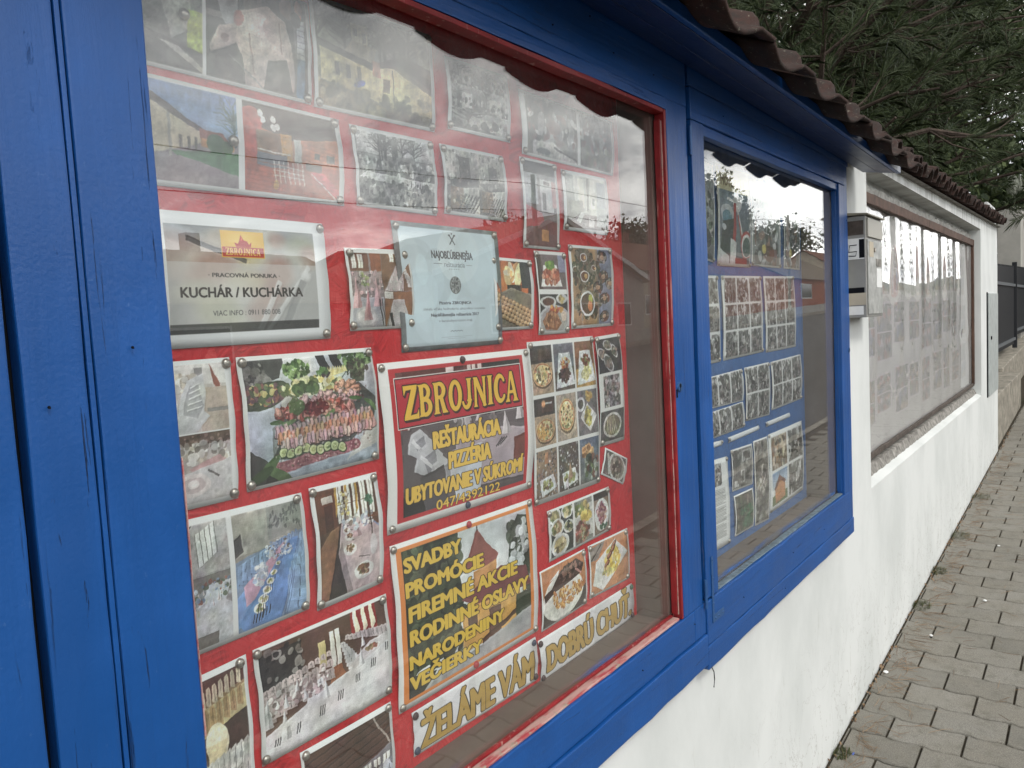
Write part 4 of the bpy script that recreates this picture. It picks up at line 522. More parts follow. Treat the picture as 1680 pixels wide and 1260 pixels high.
# the shop's name in tall flared letters, drawn stroke by stroke
def logo(q, box, col, edge):
    W = max(8, int((box[2]-box[0])*q.W)); H = max(8, int((box[3]-box[1])*q.H)); i0 = int(box[0]*q.W); j0 = int(box[1]*q.H)
    pad = max(1, int(W*.008)) if edge is not None else 0
    M = np.zeros((H+2*pad, W+2*pad), bool)
    adv = dict(Z=.92, B=.95, R=1.02, O=1., J=.76, N=1.06, I=.5, C=.9, A=1.06); word = 'ZBROJNICA'; tot = sum(adv[c] for c in word); x = 0.
    Xg = ((np.arange(M.shape[1])+.5-pad)/W)[None, :]; Yg = ((np.arange(M.shape[0])+.5-pad)/H)[:, None]; T = Pic(a=np.zeros(M.shape+(3,), np.float32))
    def P(pts, x0, w, m):
        win = (0, 0, 0, 0, Xg, Yg); m |= T.pmask([(x0+a*w, b) for a, b in pts], win)
    def E(cx, cy, rx, ry, x0, w): return ((Xg-(x0+cx*w))/(rx*w))**2+((Yg-cy)/ry)**2 <= 1
    def stem(cx, y0, y1, x0, w, m, k=.13):
        P([(cx-k*1.75, y0), (cx+k*1.75, y0), (cx+k*1.05, y0+.07), (cx+k*.85, (y0+y1)/2), (cx+k*1.05, y1-.07), (cx+k*1.75, y1), (cx-k*1.75, y1), (cx-k*1.05, y1-.07), (cx-k*.85, (y0+y1)/2), (cx-k*1.05, y0+.07)], x0, w, m)
    for n, ch in enumerate(word):
        w = adv[ch]/tot*1.0; m = np.zeros(M.shape, bool); z = w/adv[ch]; lo = .08 if n in (0, 8) else .1
        if ch == 'Z': P([(.06, .04), (.92, .04), (.88, .16), (.42, .86), (.82, .84), (.94, .7), (.94, .98), (.02, .98), (.04, .88), (.54, .16), (.22, .17), (.08, .32)], x, z, m)
        if ch in 'BR': stem(.24, .06, .96, x, z, m)
        if ch == 'B': m |= (E(.44, .28, .36, .235, x, z) & ~E(.4, .28, .16, .13, x, z)) & (Xg > x+.24*z); m |= (E(.46, .7, .42, .27, x, z) & ~E(.42, .7, .2, .15, x, z)) & (Xg > x+.24*z)
        if ch == 'R': m |= (E(.46, .3, .4, .25, x, z) & ~E(.42, .3, .18, .14, x, z)) & (Xg > x+.24*z); P([(.42, .5), (.66, .5), (.84, .84), (1.0, .96), (.62, .96)], x, z, m)
        if ch == 'O': m |= E(.5, .51, .47, .46, x, z) & ~E(.5, .51, .2, .32, x, z)
        if ch == 'J': stem(.5, .06, .74, x, z, m, .12); m |= (E(.3, .72, .34, .26, x, z) & ~E(.24, .7, .15, .15, x, z)) & (Yg > .72)
        if ch == 'N': stem(.2, .06, .96, x, z, m, .09); stem(.86, .06, .96, x, z, m, .09); P([(.08, .06), (.36, .06), (.94, .82), (.94, .98), (.8, .98), (.2, .24)], x, z, m)
        if ch == 'I': stem(.25, .06, .96, x, z, m)
        if ch == 'C': m |= (E(.52, .51, .48, .46, x, z) & ~E(.58, .51, .24, .32, x, z)) & ~((Xg > x+.68*z) & (abs(Yg-.51) < .2)); m &= (Xg < x+.9*z)
        if ch == 'A': P([(.44, .02), (.64, .02), (.92, .86), (1.04, .98), (.6, .98), (.7, .86), (.48, .26), (.3, .86), (.38, .98), (.0, .98), (.14, .86)], x, z, m); P([(.3, .62), (.74, .62), (.74, .72), (.28, .72)], x, z, m)
        x += w; M |= m
    def paint(m, c, dx=0, dy=0):
        v = q.a[j0-pad+dy:j0-pad+dy+m.shape[0], i0-pad+dx:i0-pad+dx+m.shape[1]]; mm = m[:v.shape[0], :v.shape[1]]; v[mm] = c
    if edge is not None:
        D = M.copy()
        for _ in range(pad): D |= np.roll(D, 1, 0) | np.roll(D, -1, 0) | np.roll(D, 1, 1) | np.roll(D, -1, 1)
        paint(D, edge); paint(D, edge, pad, pad)
    paint(M, col)
def down2(a):
    h, w = a.shape[0]//2*2, a.shape[1]//2*2; a = a[:h, :w]; return (a[0::2, 0::2]+a[1::2, 0::2]+a[0::2, 1::2]+a[1::2, 1::2])/4
# ---------------------------------------------------------------- materials
def blue_wood(name, ax, base=(.0078, .080, .30), cracks=.5):
    k = M_(name, .42, .45); s = [38, 38, 38]; s[ax] = 1.6; v = k.coord('Object', tuple(s)); s2 = [9, 9, 9]; s2[ax] = .8; v2 = k.coord('Object', tuple(s2)); w = k.coord('Object')
    g = k.noise(v, 1, 7, .62, .6); g2 = k.noise(v2, 1.6, 4, .5, .5); fine = k.noise(w, 160, 3, .6); blot = k.noise(w, 4.5, 5, .6)
    crk = k.ramp(k.noise(v, 1.7, 9, .7, 1.2), [(.34, 1), (.38, 0)])
    msk = k.ramp(k.noise(v2, .9, 3), [(.38, 0), (.52, 1)]); crk = k.mix(1., crk, msk, 'MULTIPLY')
    c = k.mix(k.ramp(blot, [(.35, 0), (.7, 1)]), tuple(x*.86 for x in base), tuple(min(1, x*1.16) for x in base)); c = k.mix(k.ramp(g2, [(.35, 0), (.65, .9)]), c, tuple(x*.84 for x in base)); c = k.mix(k.math('MULTIPLY', crk, cracks), c, (.006, .018, .06))
    dust = k.ramp(k.noise(w, 70, 6, .7), [(.64, 0), (.72, .5)]); c = k.mix(dust, c, (.07, .16, .38)); k.col(c)
    h = k.math('ADD', k.math('MULTIPLY', g, .5), k.math('MULTIPLY', g2, .9)); h = k.math('ADD', h, k.math('MULTIPLY', fine, .12)); h = k.math('SUBTRACT', h, k.math('MULTIPLY', crk, .9*cracks))
    k.bump(h, .9, .0045); k.rough(k.ramp(blot, [(.3, .30), (.7, .48)])); return k.m
M = {}
M['bz'] = blue_wood('blue_paint_upright_grain', 2); M['bx'] = blue_wood('blue_paint_lengthwise_grain', 0); M['bworn'] = blue_wood('blue_paint_cracked', 2, cracks=1.)
def osb(name, base, dark, light):
    """pressed flake board: long strands lying every way, one direction per flake"""
    k = M_(name, .48, .35); v = k.coord('Object'); hs = []
    for sc_, off in ((21, 0.), (31, 7.3)):
        vo = k.n('ShaderNodeTexVoronoi'); mp = k.n('ShaderNodeMapping'); mp.inputs['Location'].default_value = (off, 0, off*1.7); mp.inputs['Scale'].default_value = (1, .05, 1); k.l(v, mp.inputs[0]); wv = k.n('ShaderNodeMix'); k.l(mp.outputs[0], vo.inputs['Vector']); vo.inputs['Scale'].default_value = sc_; cr = k.sepz(vo.outputs['Color'], 0)
        rot = k.n('ShaderNodeVectorRotate'); rot.rotation_type = 'Y_AXIS'; k.l(v, rot.inputs['Vector']); k.l(k.math('MULTIPLY', cr, 3.14), rot.inputs['Angle']); m2 = k.n('ShaderNodeMapping'); m2.inputs['Scale'].default_value = (9, 1, 120); k.l(rot.outputs[0], m2.inputs[0]); m2.inputs['Location'].default_value = (off, 0, 0)
        hs.append(k.math('ADD', k.math('MULTIPLY', cr, .35), k.noise(m2.outputs[0], 1, 5, .6, .6)))
    h = k.math('MULTIPLY', k.math('ADD', hs[0], hs[1]), .5)
    c = k.mix(k.ramp(h, [(.50, .8), (.62, 0)]), base, dark); c = k.mix(k.ramp(h, [(.74, 0), (.86, .6)]), c, light); k.col(c).bump(h, .9, .006); return k.m
M['red_osb'] = osb('red_flake_board', (.60, .022, .03), (.36, .012, .018), (.72, .09, .09)); M['blue_osb'] = osb('blue_flake_board', (.028, .125, .36), (.016, .08, .25), (.07, .18, .42))
def simple(name, c, rough=.6, spec=.4, metal=0., nz=None, bump=None, amp=.15):
    k = M_(name, rough, spec, metal); v = k.coord('World')
    if nz: k.col(k.mix(k.ramp(k.noise(v, nz, 6, .6), [(.3, 0), (.7, 1)]), tuple(x*(1-amp) for x in c), tuple(min(1, x*(1+amp)) for x in c)))
    else: k.col(c)
    if bump: k.bump(k.noise(v, bump[0], 6, .6), bump[1], bump[2])
    return k.m
k = M_('worn_red_paint', .45, .4); v = k.coord('World', (60, 60, 3)); w = k.coord('World'); c = k.mix(k.ramp(k.noise(w, 18, 5), [(.4, 0), (.65, 1)]), (.19, .011, .014), (.29, .018, .022)); c = k.mix(k.ramp(k.noise(v, 1, 7, .7), [(.60, 0), (.66, .8)]), c, (.58, .34, .3)); k.col(c).bump(k.noise(v, 1, 6), .4, .002); M['red'] = k.m
k = M_('pink_worn_bead', .6, .3); v = k.coord('World', (12, 60, 60)); c = k.mix(k.ramp(k.noise(v, 1, 7, .7), [(.38, 0), (.5, 1)]), (.4, .07, .08), (.5, .31, .28)); c = k.mix(k.ramp(k.noise(k.coord('World'), 30, 5, .7), [(.56, 0), (.62, 1)]), c, (.36, .3, .24)); k.col(c).bump(k.noise(v, 1.6, 6), .6, .003); M['pinkbead'] = k.m
M['brown'] = simple('brown_case_lining', (.15, .112, .094), .6, .3, 0, 9, (30, .2, .003)); M['yellowputty'] = simple('yellowed_putty', (.13, .17, .2), .7, .2, 0, 60, None, .5)
M['eave_shade'] = blue_wood('blue_paint_eave_shade', 0, (.006, .026, .11))  # the blue paint darkened: shade under the eave put into the soffit colour
M['dark'] = simple('dark_gap', (.008, .009, .012), .9, .1); M['steel'] = simple('painted_steel', (.03, .1, .26), .4, .5, .2, 40)
M['tack'] = simple('nickel_tack', (.42, .39, .35), .34, .5, .85, 300, None, .25)
for n, c in (('tackdark', (.05, .02, .025)), ('tackblue', (.03, .045, .09)), ('tackred', (.42, .03, .04)), ('tackgreen', (.03, .1, .06))): M[n] = simple(n, c, .4, .5)
# glass: one thin sheet, clear with the plain reflection of glass on each face, dusty in places
def glass(name, dust=.03, wav=0., tintmul=1., scr=True):
    k = M_(name); t = k.t; g = k.n('ShaderNodeNewGeometry'); d = k.n('ShaderNodeVectorMath'); d.operation = 'DOT_PRODUCT'; k.l(g.outputs['Normal'], d.inputs[0]); k.l(g.outputs['Incoming'], d.inputs[1])
    c = k.math('ABSOLUTE', d.outputs['Value']); f = k.math('POWER', k.math('SUBTRACT', 1., c, True), 5.); F_ = k.math('MULTIPLY', k.math('ADD', k.math('MULTIPLY', f, .9), .07), tintmul, True)
    tr = k.n('ShaderNodeBsdfTransparent'); tr.inputs[0].default_value = (.97, .985, .98, 1); gl = k.n('ShaderNodeBsdfGlossy'); gl.inputs['Roughness'].default_value = .004; gl.inputs[0].default_value = (1, 1, 1, 1); df = k.n('ShaderNodeBsdfDiffuse'); df.inputs[0].default_value = (.7, .7, .68, 1)
    bp = k.n('ShaderNodeBump'); bp.inputs['Strength'].default_value = .05; bp.inputs['Distance'].default_value = .004; k.l(k.noise(k.coord('World'), 3.2, 2), bp.inputs['Height']); k.l(bp.outputs[0], gl.inputs['Normal'])
    m1 = k.n('ShaderNodeMixShader'); k.l(F_, m1.inputs[0]); k.l(tr.outputs[0], m1.inputs[1]); k.l(gl.outputs[0], m1.inputs[2])
    w = k.coord('World'); ds = k.ramp(k.noise(w, 2.2, 7, .65), [(.35, dust*.4), (.7, dust*1.8)])
    if scr:
        sv = k.coord('World', (40, 40, 1.3)); s1 = k.ramp(k.noise(sv, 2.6, 3, .5, 3.), [(.495, 0), (.5, .12), (.505, 0)]); sm = k.ramp(k.noise(w, 5, 3), [(.6, 0), (.7, 1)]); ds = k.math('ADD', ds, k.math('MULTIPLY', s1, sm)); sp = k.ramp(k.voro(w, 60), [(.03, .5), (.05, 0)]); ds = k.math('ADD', ds, k.math('MULTIPLY', sp, k.ramp(k.noise(w, 9, 2), [(.55, 0), (.7, .6)])))
    m2 = k.n('ShaderNodeMixShader'); k.l(ds, m2.inputs[0]); k.l(m1.outputs[0], m2.inputs[1]); k.l(df.outputs[0], m2.inputs[2]); k.l(m2.outputs[0], k.o.inputs[0]); return k.m
M['glass'] = glass('window_glass', .018)
# rendered wall: white lime plaster with cracks and grime near the foot and drips under the coping
k = M_('white_plaster', .85, .2); w = k.coord('World'); ws = k.coord('World', (1, 1, 1)); z = k.sepz(w); x = k.sepz(w, 0)
c = k.mix(k.ramp(k.noise(k.coord('World', (1, 1, .6)), 2.2, 7, .62), [(.36, 0), (.6, 1)]), (.61, .635, .622), (.705, .727, .715)); foot = k.math('SUBTRACT', z, k.math('ADD', k.math('MULTIPLY', x, .0328), -.592))
crk = k.math('MULTIPLY', k.ramp(k.noise(k.coord('World', (3, 3, 2.2)), 2.2, 8, .6, .8), [(.492, 0), (.5, 1), (.508, 0)]), k.ramp(foot, [(.0, 1), (.7, 0)])); c = k.mix(k.math('MULTIPLY', crk, .9), c, (.32, .31, .28))
c = k.mix(k.math('MULTIPLY', k.ramp(k.noise(k.coord('World', (30, 30, 9)), 1, 5, .7), [(.63, 0), (.68, 1)]), k.ramp(foot, [(.0, 1.), (.3, .25), (.9, .04)])), c, (.3, .3, .22))
drip = k.math('MULTIPLY', k.ramp(k.noise(k.coord('World', (11, 3, .6)), 1, 4, .6), [(.44, 0), (.62, 1)]), k.ramp(k.math('SUBTRACT', z, k.math('MULTIPLY', x, .0133)), [(.0, 0), (.56, 0), (1, 0)]))
top = k.math('MULTIPLY', k.math('SUBTRACT', k.math('SUBTRACT', z, k.math('MULTIPLY', x, .0133)), 2.06), 6.5, True); drip = k.math('MULTIPLY', k.ramp(k.noise(k.coord('World', (9, 3, .5)), 1, 5, .65), [(.42, 0), (.6, 1)]), top); c = k.mix(k.math('MULTIPLY', drip, .7), c, (.3, .3, .28))
k.col(c).bump(k.math('ADD', k.math('MULTIPLY', k.noise(w, 14, 6, .6), 1.), k.math('MULTIPLY', k.noise(w, 3, 3), 2.)), .22, .006); M['plaster'] = k.m
M['mortar'] = simple('rough_grey_mortar', (.25, .24, .22), .9, .2, 0, 22, (45, .8, .01), .6); M['mortar2'] = simple('flaking_mortar', (.46, .46, .43), .9, .2, 0, 30, (60, .8, .01), .35); M['bwood'] = simple('weathered_brown_wood', (.085, .048, .034), .65, .3, 0, 14, (40, .4, .004), .45); M['greywood'] = simple('weathered_dark_wood', (.09, .075, .065), .8, .2, 0, 20, (50, .6, .005), .4)
k = M_('clay_tile', .85, .15); w = k.coord('World'); oi = k.n('ShaderNodeObjectInfo'); c = k.mix(oi.outputs['Random'], (.036, .021, .018), (.055, .031, .026)); c = k.mix(k.ramp(k.noise(w, 22, 7, .7), [(.42, 0), (.6, 1)]), c, (.034, .027, .024)); c = k.mix(k.ramp(k.noise(w, 60, 6, .75), [(.60, 0), (.66, .8)]), c, (.2, .19, .15)); k.col(c).bump(k.noise(w, 60, 6, .7), .7, .004); M['tile'] = k.m
k = M_('concrete_paver', .9, .2); w = k.coord('World'); oi = k.n('ShaderNodeObjectInfo'); c = k.mix(oi.outputs['Random'], (.2, .192, .168), (.32, .308, .276)); c = k.mix(k.ramp(k.noise(w, 5, 6, .6), [(.35, 0), (.65, 1)]), c, (.265, .248, .21)); c = k.mix(k.ramp(k.noise(w, 240, 3, .7), [(.4, .6), (.6, 0)]), c, (.09, .085, .07)); c = k.mix(k.ramp(k.voro(w, 190), [(.12, .55), (.2, 0)]), c, (.5, .48, .44)); c = k.mix(k.ramp(k.noise(w, 13, 6, .7), [(.52, 0), (.68, .6)]), c, (.12, .115, .09)); c = k.mix(k.ramp(k.noise(w, 2.3, 7, .65), [(.5, 0), (.62, .35)]), c, (.26, .25, .22))
k.col(c).bump(k.noise(w, 260, 4, .7), .7, .004); M['paver'] = k.m
M['soil'] = simple('joint_dirt', (.055, .048, .036), .95, .1, 0, 60, (90, .8, .006), .5); M['asphalt'] = simple('asphalt', (.075, .073, .07), .9, .2, 0, 40, (160, .6, .004), .3); M['concrete'] = simple('old_concrete', (.27, .25, .21), .9, .2, 0, 9, (40, .7, .01), .45); M['cream'] = simple('cream_render', (.5, .45, .36), .9, .2, 0, 3); M['paleg'] = simple('pale_grey_render', (.4, .39, .36), .9, .2, 0, 3); M['orange'] = simple('orange_red_render', (.38, .13, .08), .9, .2, 0, 3); M['roofred'] = simple('red_roof_clay', (.2, .085, .055), .85, .2, 0, 8, (20, .5, .03), .3); M['rooftan'] = simple('old_tan_roof', (.2, .16, .12), .85, .2, 0, 8, (20, .5, .03), .3)
M['black'] = simple('black_fence_steel', (.017, .019, .023), .5, .4, .1); M['rail'] = simple('grey_rail', (.12, .13, .14), .5, .4, .1); M['white'] = simple('white_paint', (.75, .76, .75), .6, .3, 0, 8); M['pane'] = simple('dark_window_pane', (.03, .035, .04), .1, .6)
M['lgrey'] = simple('light_grey_enamel', (.27, .27, .255), .45, .4, 0, 9, None, .08); M['galv'] = simple('galvanised_plate', (.46, .5, .49), .5, .5, .3, 12, None, .15); M['bark'] = simple('pine_bark', (.06, .045, .036), .9, .2, 0, 12, (26, .8, .03), .5)
k = M_('pine_needle', .55, .35); g = k.n('ShaderNodeNewGeometry'); c = k.mix(k.ramp(g.outputs['Random Per Island'], [(0, 0), (1, 1)]), (.016, .032, .012), (.075, .1, .038)); k.col(c); M['needle'] = k.m
k = M_('dry_needle', .7, .2); g = k.n('ShaderNodeNewGeometry'); c = k.mix(g.outputs['Random Per Island'], (.12, .07, .04), (.3, .21, .13)); k.col(c); M['dry'] = k.m
k = M_('leaf', .6, .3); g = k.n('ShaderNodeNewGeometry'); c = k.mix(g.outputs['Random Per Island'], (.025, .045, .018), (.075, .1, .035)); k.col(c); M['leaf'] = k.m
k = M_('moss', .9, .1); g = k.n('ShaderNodeNewGeometry'); c = k.mix(g.outputs['Random Per Island'], (.05, .07, .02), (.13, .15, .05)); k.col(c); M['moss'] = k.m
M['palefrond'] = simple('pale_frond', (.42, .44, .38), .8, .2, 0, 30)

# ---------------------------------------------------------------- ground: street falling gently towards the camera
G0, GS = -.592, .0328
def gz(x): return G0+GS*x
def sheet(name, x0, x1, y0, y1, dz, m, kind='structure', parent=None, n=24):
    V = []; Fc = []
    for i in range(n+1):
        x = x0+(x1-x0)*i/n; V += [(x, y0, gz(x)+dz), (x, y1, gz(x)+dz)]
    Fc = [(2*i, 2*i+2, 2*i+3, 2*i+1) for i in range(n)]
    o = mesh(name, V, Fc, m, parent); tag(o, kind=kind); return o
grd = mesh('ground', [(-700, -700, gz(-700)-.6), (700, -700, gz(700)-.6), (700, 700, gz(700)-.6), (-700, 700, gz(-700)-.6)], [(0, 1, 2, 3)], simple('far_ground', (.06, .075, .035), .95, .1, 0, .3)); tag(grd, 'wide grassy ground sloping up along the street', kind='structure')
pav = sheet('pavement', -8, 60, -2.35, .4, -.012, M['soil']); tag(pav, 'grey block paving along the white wall')
road = sheet('road', -40, 120, -16.2, -2.47, -.13, M['asphalt']); tag(road, 'grey asphalt street beside the pavement')
sheet('opposite_pavement', -40, 120, -60, -16.32, -.01, M['concrete'])
yard = sheet('garden_ground', -8, 60, .45, 30, .01, simple('garden_soil', (.045, .05, .025), .95, .1, 0, 2))
for (y0, y1) in ((-2.47, -2.35), (-16.32, -16.2)):
    kb = B(); kb.hexa([(-40, y0, gz(-40)-.2), (120, y0, gz(120)-.2), (120, y1, gz(120)-.2), (-40, y1, gz(-40)-.2), (-40, y0, gz(-40)-.004), (120, y0, gz(120)-.004), (120, y1, gz(120)-.004), (-40, y1, gz(-40)-.004)])
    tag(kb.build('kerb', M['concrete']), kind='structure')
# pavers with wavy long edges, rows square to the wall
def wav(y):
    t = y/.15*6.28318; return .0075*(math.sin(t)+.22*math.sin(3*t+.4)+.1*math.sin(2*t))
def paver_outline(y0, y1, y_ref, g=.0042, px=.1965):
    n = max(2, int((y1-y0)/.03)); a = [(wav(y_ref+y)-0+g, y) for y in [y0+g+(y1-y0-2*g)*i/n for i in range(n+1)]]; b = [(px-g+wav(y_ref+y), y) for y in [y1-g-(y1-y0-2*g)*i/n for i in range(n+1)]]
    return a+b
def paver_geo(y0, y1, y_ref, tilt=(0, 0), dz=0.):
    o = paver_outline(y0, y1, y_ref); n = len(o); cx = .098; cy = (y0+y1)/2
    def ring(s, z): return [(cx+(x-cx)*(1-s/.09), cy+(y-cy)*(1-s/max(.02, (y1-y0)/2)), z+GS*x+tilt[0]*(x-cx)+tilt[1]*(y-cy)+dz) for x, y in o]
    V = ring(.0, -.014)+ring(.0008, -.005)+ring(.0045, 0.); Fc = []
    for k_ in range(2): Fc += [(k_*n+i, k_*n+n+i, k_*n+n+(i+1) % n, k_*n+(i+1) % n) for i in range(n)]
    Fc.append(tuple(2*n+i for i in range(n))[::-1]); return V, Fc
rp = random.Random(5); pcache = {}; rest = B(); npv = 0; cand = []
for kx in range(-40, 290):
    x0 = 3.648+.1965*kx; ph = -.13 if kx % 2 == 0 else -.28
    ys = [(ph-.3*j, ph-.3*j+.3) for j in range(0, 8)]; ys = [(a, b) for a, b in ys if a > -2.36]
    if kx % 2 == 0: ys[0:1] = [(-.13-.0, .044)]; ys = ys if ys[0][0] == -.13 else ys; ys += []
    else: ys = [(.0185-.0, .031)]+ys
    if kx % 2 == 0: ys = [(-.13, .031)]+[(-.43-.3*j, -.13-.3*j) for j in range(7)]
    for a, b in ys:
        if a < -2.35: a = -2.35
        if b-a < .008: continue
        c = (x0+.1, (a+b)/2)
        q = RM.T@(np.array([c[0], c[1], gz(c[0])])-CP); u, v = 840+F*q[0]/max(q[2], .01), 630+F*q[1]/max(q[2], .01)
        vis = q[2] > 0 and 1300 < u < 1760 and 0 < v < 1330; cand.append((0 if vis else 1, (c[0]**2+c[1]**2) if vis else 0, x0, a, b))
cand.sort()
for vis, d, x0, a, b in cand:
    key = (round(b-a, 3), round((a % .15), 3)); tl = (rp.uniform(-.012, .012), rp.uniform(-.01, .01)); dz = rp.uniform(-.0018, .0018)
    if vis == 0 and npv < 290:
        q = rp.randrange(3); kk = (key, q)
        if kk not in pcache:
            V, Fc = paver_geo(0, b-a, a); me = bpy.data.meshes.new('paver'); me.from_pydata(V, [], Fc); me.materials.append(M['paver']); pcache[kk] = me
        o = link(bpy.data.objects.new('paver', pcache[kk]), pav); o.location = (x0, a, gz(x0)+dz); o.rotation_euler = (tl[1]*.5, tl[0]*.5, 0); npv += 1
    else:
        V, Fc = paver_geo(0, b-a, a, tl, dz); rest.add([(x+x0, y+a, z+gz(x0)) for x, y, z in V], Fc)
o = rest.build('pavers_beyond', M['paver'], pav); tag(o, kind='stuff')

# ---------------------------------------------------------------- white garden wall with a recess for the third notice board
WY = .04; wall = empty('garden_wall', (4, WY, gz(4)), 'white plastered garden wall with clay coping running along the pavement', 'wall')
def wtop(x): return 2.218+.0138*x
def child(o, p): o.matrix_parent_inverse = p.matrix_world.inverted(); return o
bpy.context.view_layer.update()
def pw(b, name, m, p, **kw):
    o = b.build(name, m, None, **kw); bpy.context.view_layer.update; o.parent = p; o.matrix_parent_inverse = Matrix.Translation(-Vector(p.location)); return o
RX0, RX1, RZ0, RZ1 = 4.225, 8.96, .56, 2.236
b = B()
def wseg(x0, x1, za, zb):   # za, zb: callables or numbers
    f = lambda z, x: z(x) if callable(z) else z
    n = max(1, int((x1-x0)/.5))
    for i in range(n):
        a, c = x0+(x1-x0)*i/n, x0+(x1-x0)*(i+1)/n
        b.add([(a, WY, f(za, a)), (c, WY, f(za, c)), (c, WY, f(zb, c)), (a, WY, f(zb, a))], [(0, 1, 2, 3)])
b2 = B(); WB = .34
wseg(-3, .37, lambda x: gz(x)-.1, wtop); wseg(.37, 3.46, lambda x: gz(x)-.1, .64); wseg(3.46, RX0, lambda x: gz(x)-.1, wtop); wseg(.37, 3.46, 2.15, wtop)
for xa, xb, za, zb in ((.37, .37, .64, 2.15), (3.46, 3.46, .64, 2.15)): b.add([(xa, WY, za), (xa, .2, za), (xa, .2, zb), (xa, WY, zb)], [(0, 1, 2, 3)])
b.add([(.37, WY, .64), (3.46, WY, .64), (3.46, .2, .64), (.37, .2, .64)], [(0, 1, 2, 3)]); b.add([(.37, WY, 2.15), (3.46, WY, 2.15), (3.46, .2, 2.15), (.37, .2, 2.15)], [(0, 1, 2, 3)]); b.add([(.37, .2, .64), (3.46, .2, .64), (3.46, .2, 2.15), (.37, .2, 2.15)], [(0, 1, 2, 3)])
wseg(RX1, 10.53, lambda x: gz(x)-.1, wtop); wseg(RX0, RX1, lambda x: gz(x)-.1, RZ0); wseg(RX0, RX1, RZ1, wtop)
RD = .155; SL = .05
b.add([(RX0, WY, RZ0), (RX0, RD, RZ0+SL), (RX0, RD, RZ1), (RX0, WY, RZ1)], [(0, 1, 2, 3)]); b.add([(RX1, WY, RZ0), (RX1, RD, RZ0+SL), (RX1, RD, RZ1), (RX1, WY, RZ1)], [(3, 2, 1, 0)])
b.add([(RX0, WY, RZ1), (RX0, RD, RZ1), (RX1, RD, RZ1), (RX1, WY, RZ1)], [(0, 1, 2, 3)]); b.add([(RX0, WY, RZ0), (RX1, WY, RZ0), (RX1, RD, RZ0+SL), (RX0, RD, RZ0+SL)], [(0, 1, 2, 3)]); b.add([(RX0, RD, RZ0+SL), (RX1, RD, RZ0+SL), (RX1, RD, RZ1), (RX0, RD, RZ1)], [(0, 1, 2, 3)])
for xx in (-3, 10.53): b.add([(xx, WY, gz(xx)-.1), (xx, WB, gz(xx)-.1), (xx, WB, wtop(xx)), (xx, WY, wtop(xx))], [(0, 1, 2, 3)])
b.add([(-3, WB, gz(-3)-.1), (10.53, WB, gz(10.5)-.1), (10.53, WB, wtop(10.53)), (-3, WB, wtop(-3))], [(3, 2, 1, 0)]); b.add([(-3, WY, wtop(-3)), (10.53, WY, wtop(10.53)), (10.53, WB, wtop(10.53)), (-3, WB, wtop(-3))], [(0, 1, 2, 3)])
wl = pw(b, 'plaster_body', M['plaster'], wall)
# uneven mortar ledges in the recess: below the film and above the wooden rail
def rough_strip(name, x0, x1, y0, y1, z0, z1, m, p, amp=.012, n=90, seed=1):
    r = random.Random(seed); V = []; Fc = []
    for i in range(n+1):
        x = x0+(x1-x0)*i/n; V += [(x, y0+r.uniform(-amp, amp)*.5, z0+r.uniform(-amp, amp)*.3), (x, y1+r.uniform(-amp, amp)*.3, z1+r.uniform(-amp, amp)), (x, RD+.02, z1+.004), (x, RD+.02, z0)]
    for i in range(n): Fc += [(4*i+j, 4*i+4+j, 4*i+4+(j+1) % 4, 4*i+(j+1) % 4) for j in range(4)]
    q = B(); q.V = V; q.F = Fc; return pw(q, name, m, p)
rough_strip('mortar_ledge', RX0+.005, RX1-.005, .085, .105, RZ0+.02, RZ0+.072, M['mortar'], wall, .006, 160, 3)
rough_strip('mortar_edge', RX0+.005, RX1-.005, .125, .12, 2.135, 2.185, M['mortar2'], wall, .012, 120, 4)
# coping of half-round clay tiles
def barrel(L_=.24, r0=.085, r1=.075, th=.012, seg=7):
    V = []; Fc = []
    for k_, (y, r_) in enumerate(((0, r0), (L_, r1))):
        for q, rr in ((0, r_), (1, r_-th)):
            for i in range(seg+1): a = math.pi*i/seg; V.append((math.cos(a)*rr, y, math.sin(a)*rr*.85))
    n = seg+1
    for i in range(seg): Fc += [(i, i+1, 2*n+i+1, 2*n+i), (n+i, 3*n+i, 3*n+i+1, n+i+1), (i, n+i, n+i+1, i+1), (2*n+i, 2*n+i+1, 3*n+i+1, 3*n+i)]
    Fc += [(0, 2*n, 3*n, n), (n-1, 2*n-1, 4*n-1, 3*n-1)]; return V, Fc
V, Fc = barrel(); bar = bpy.data.meshes.new('tile'); bar.from_pydata(V, [], Fc); bar.materials.append(M['tile']); bar.polygons.foreach_set('use_smooth', [True]*len(bar.polygons)); bar.set_sharp_from_angle(angle=.7) if hasattr(bar, 'set_sharp_from_angle') else None
rt = random.Random(8)
for i in range(44):
    x = 4.12+.148*i
    if x > 10.6: break
    for j, (y, up, fl) in enumerate(((-.035, 0., 0), (.12, .075, 0), (.36, .07, 1))):
        o = link(bpy.data.objects.new('tile', bar), wall); o.location = Vector((x+rt.uniform(-.012, .012), y+rt.uniform(-.012, .012), wtop(x)+.012+up+(.03 if i % 2 and j == 0 else 0)))-wall.location; o.rotation_euler = (R(20) if not fl else R(-24), rt.uniform(-.06, .06), rt.uniform(-.05, .05)); o.scale = (rt.uniform(.92, 1.06), 1.05, rt.uniform(.9, 1.1)*(.9 if i % 2 else 1))
tb = B(); tb.hexa([(4.0, .0, wtop(4)-.0), (10.55, .0, wtop(10.55)), (10.55, .36, wtop(10.55)), (4.0, .36, wtop(4)), (4.0, .04, wtop(4)+.03), (10.55, .04, wtop(10.55)+.03), (10.55, .3, wtop(10.55)+.16), (4.0, .3, wtop(4)+.16)]); pw(tb, 'coping_bed', M['mortar'], wall)

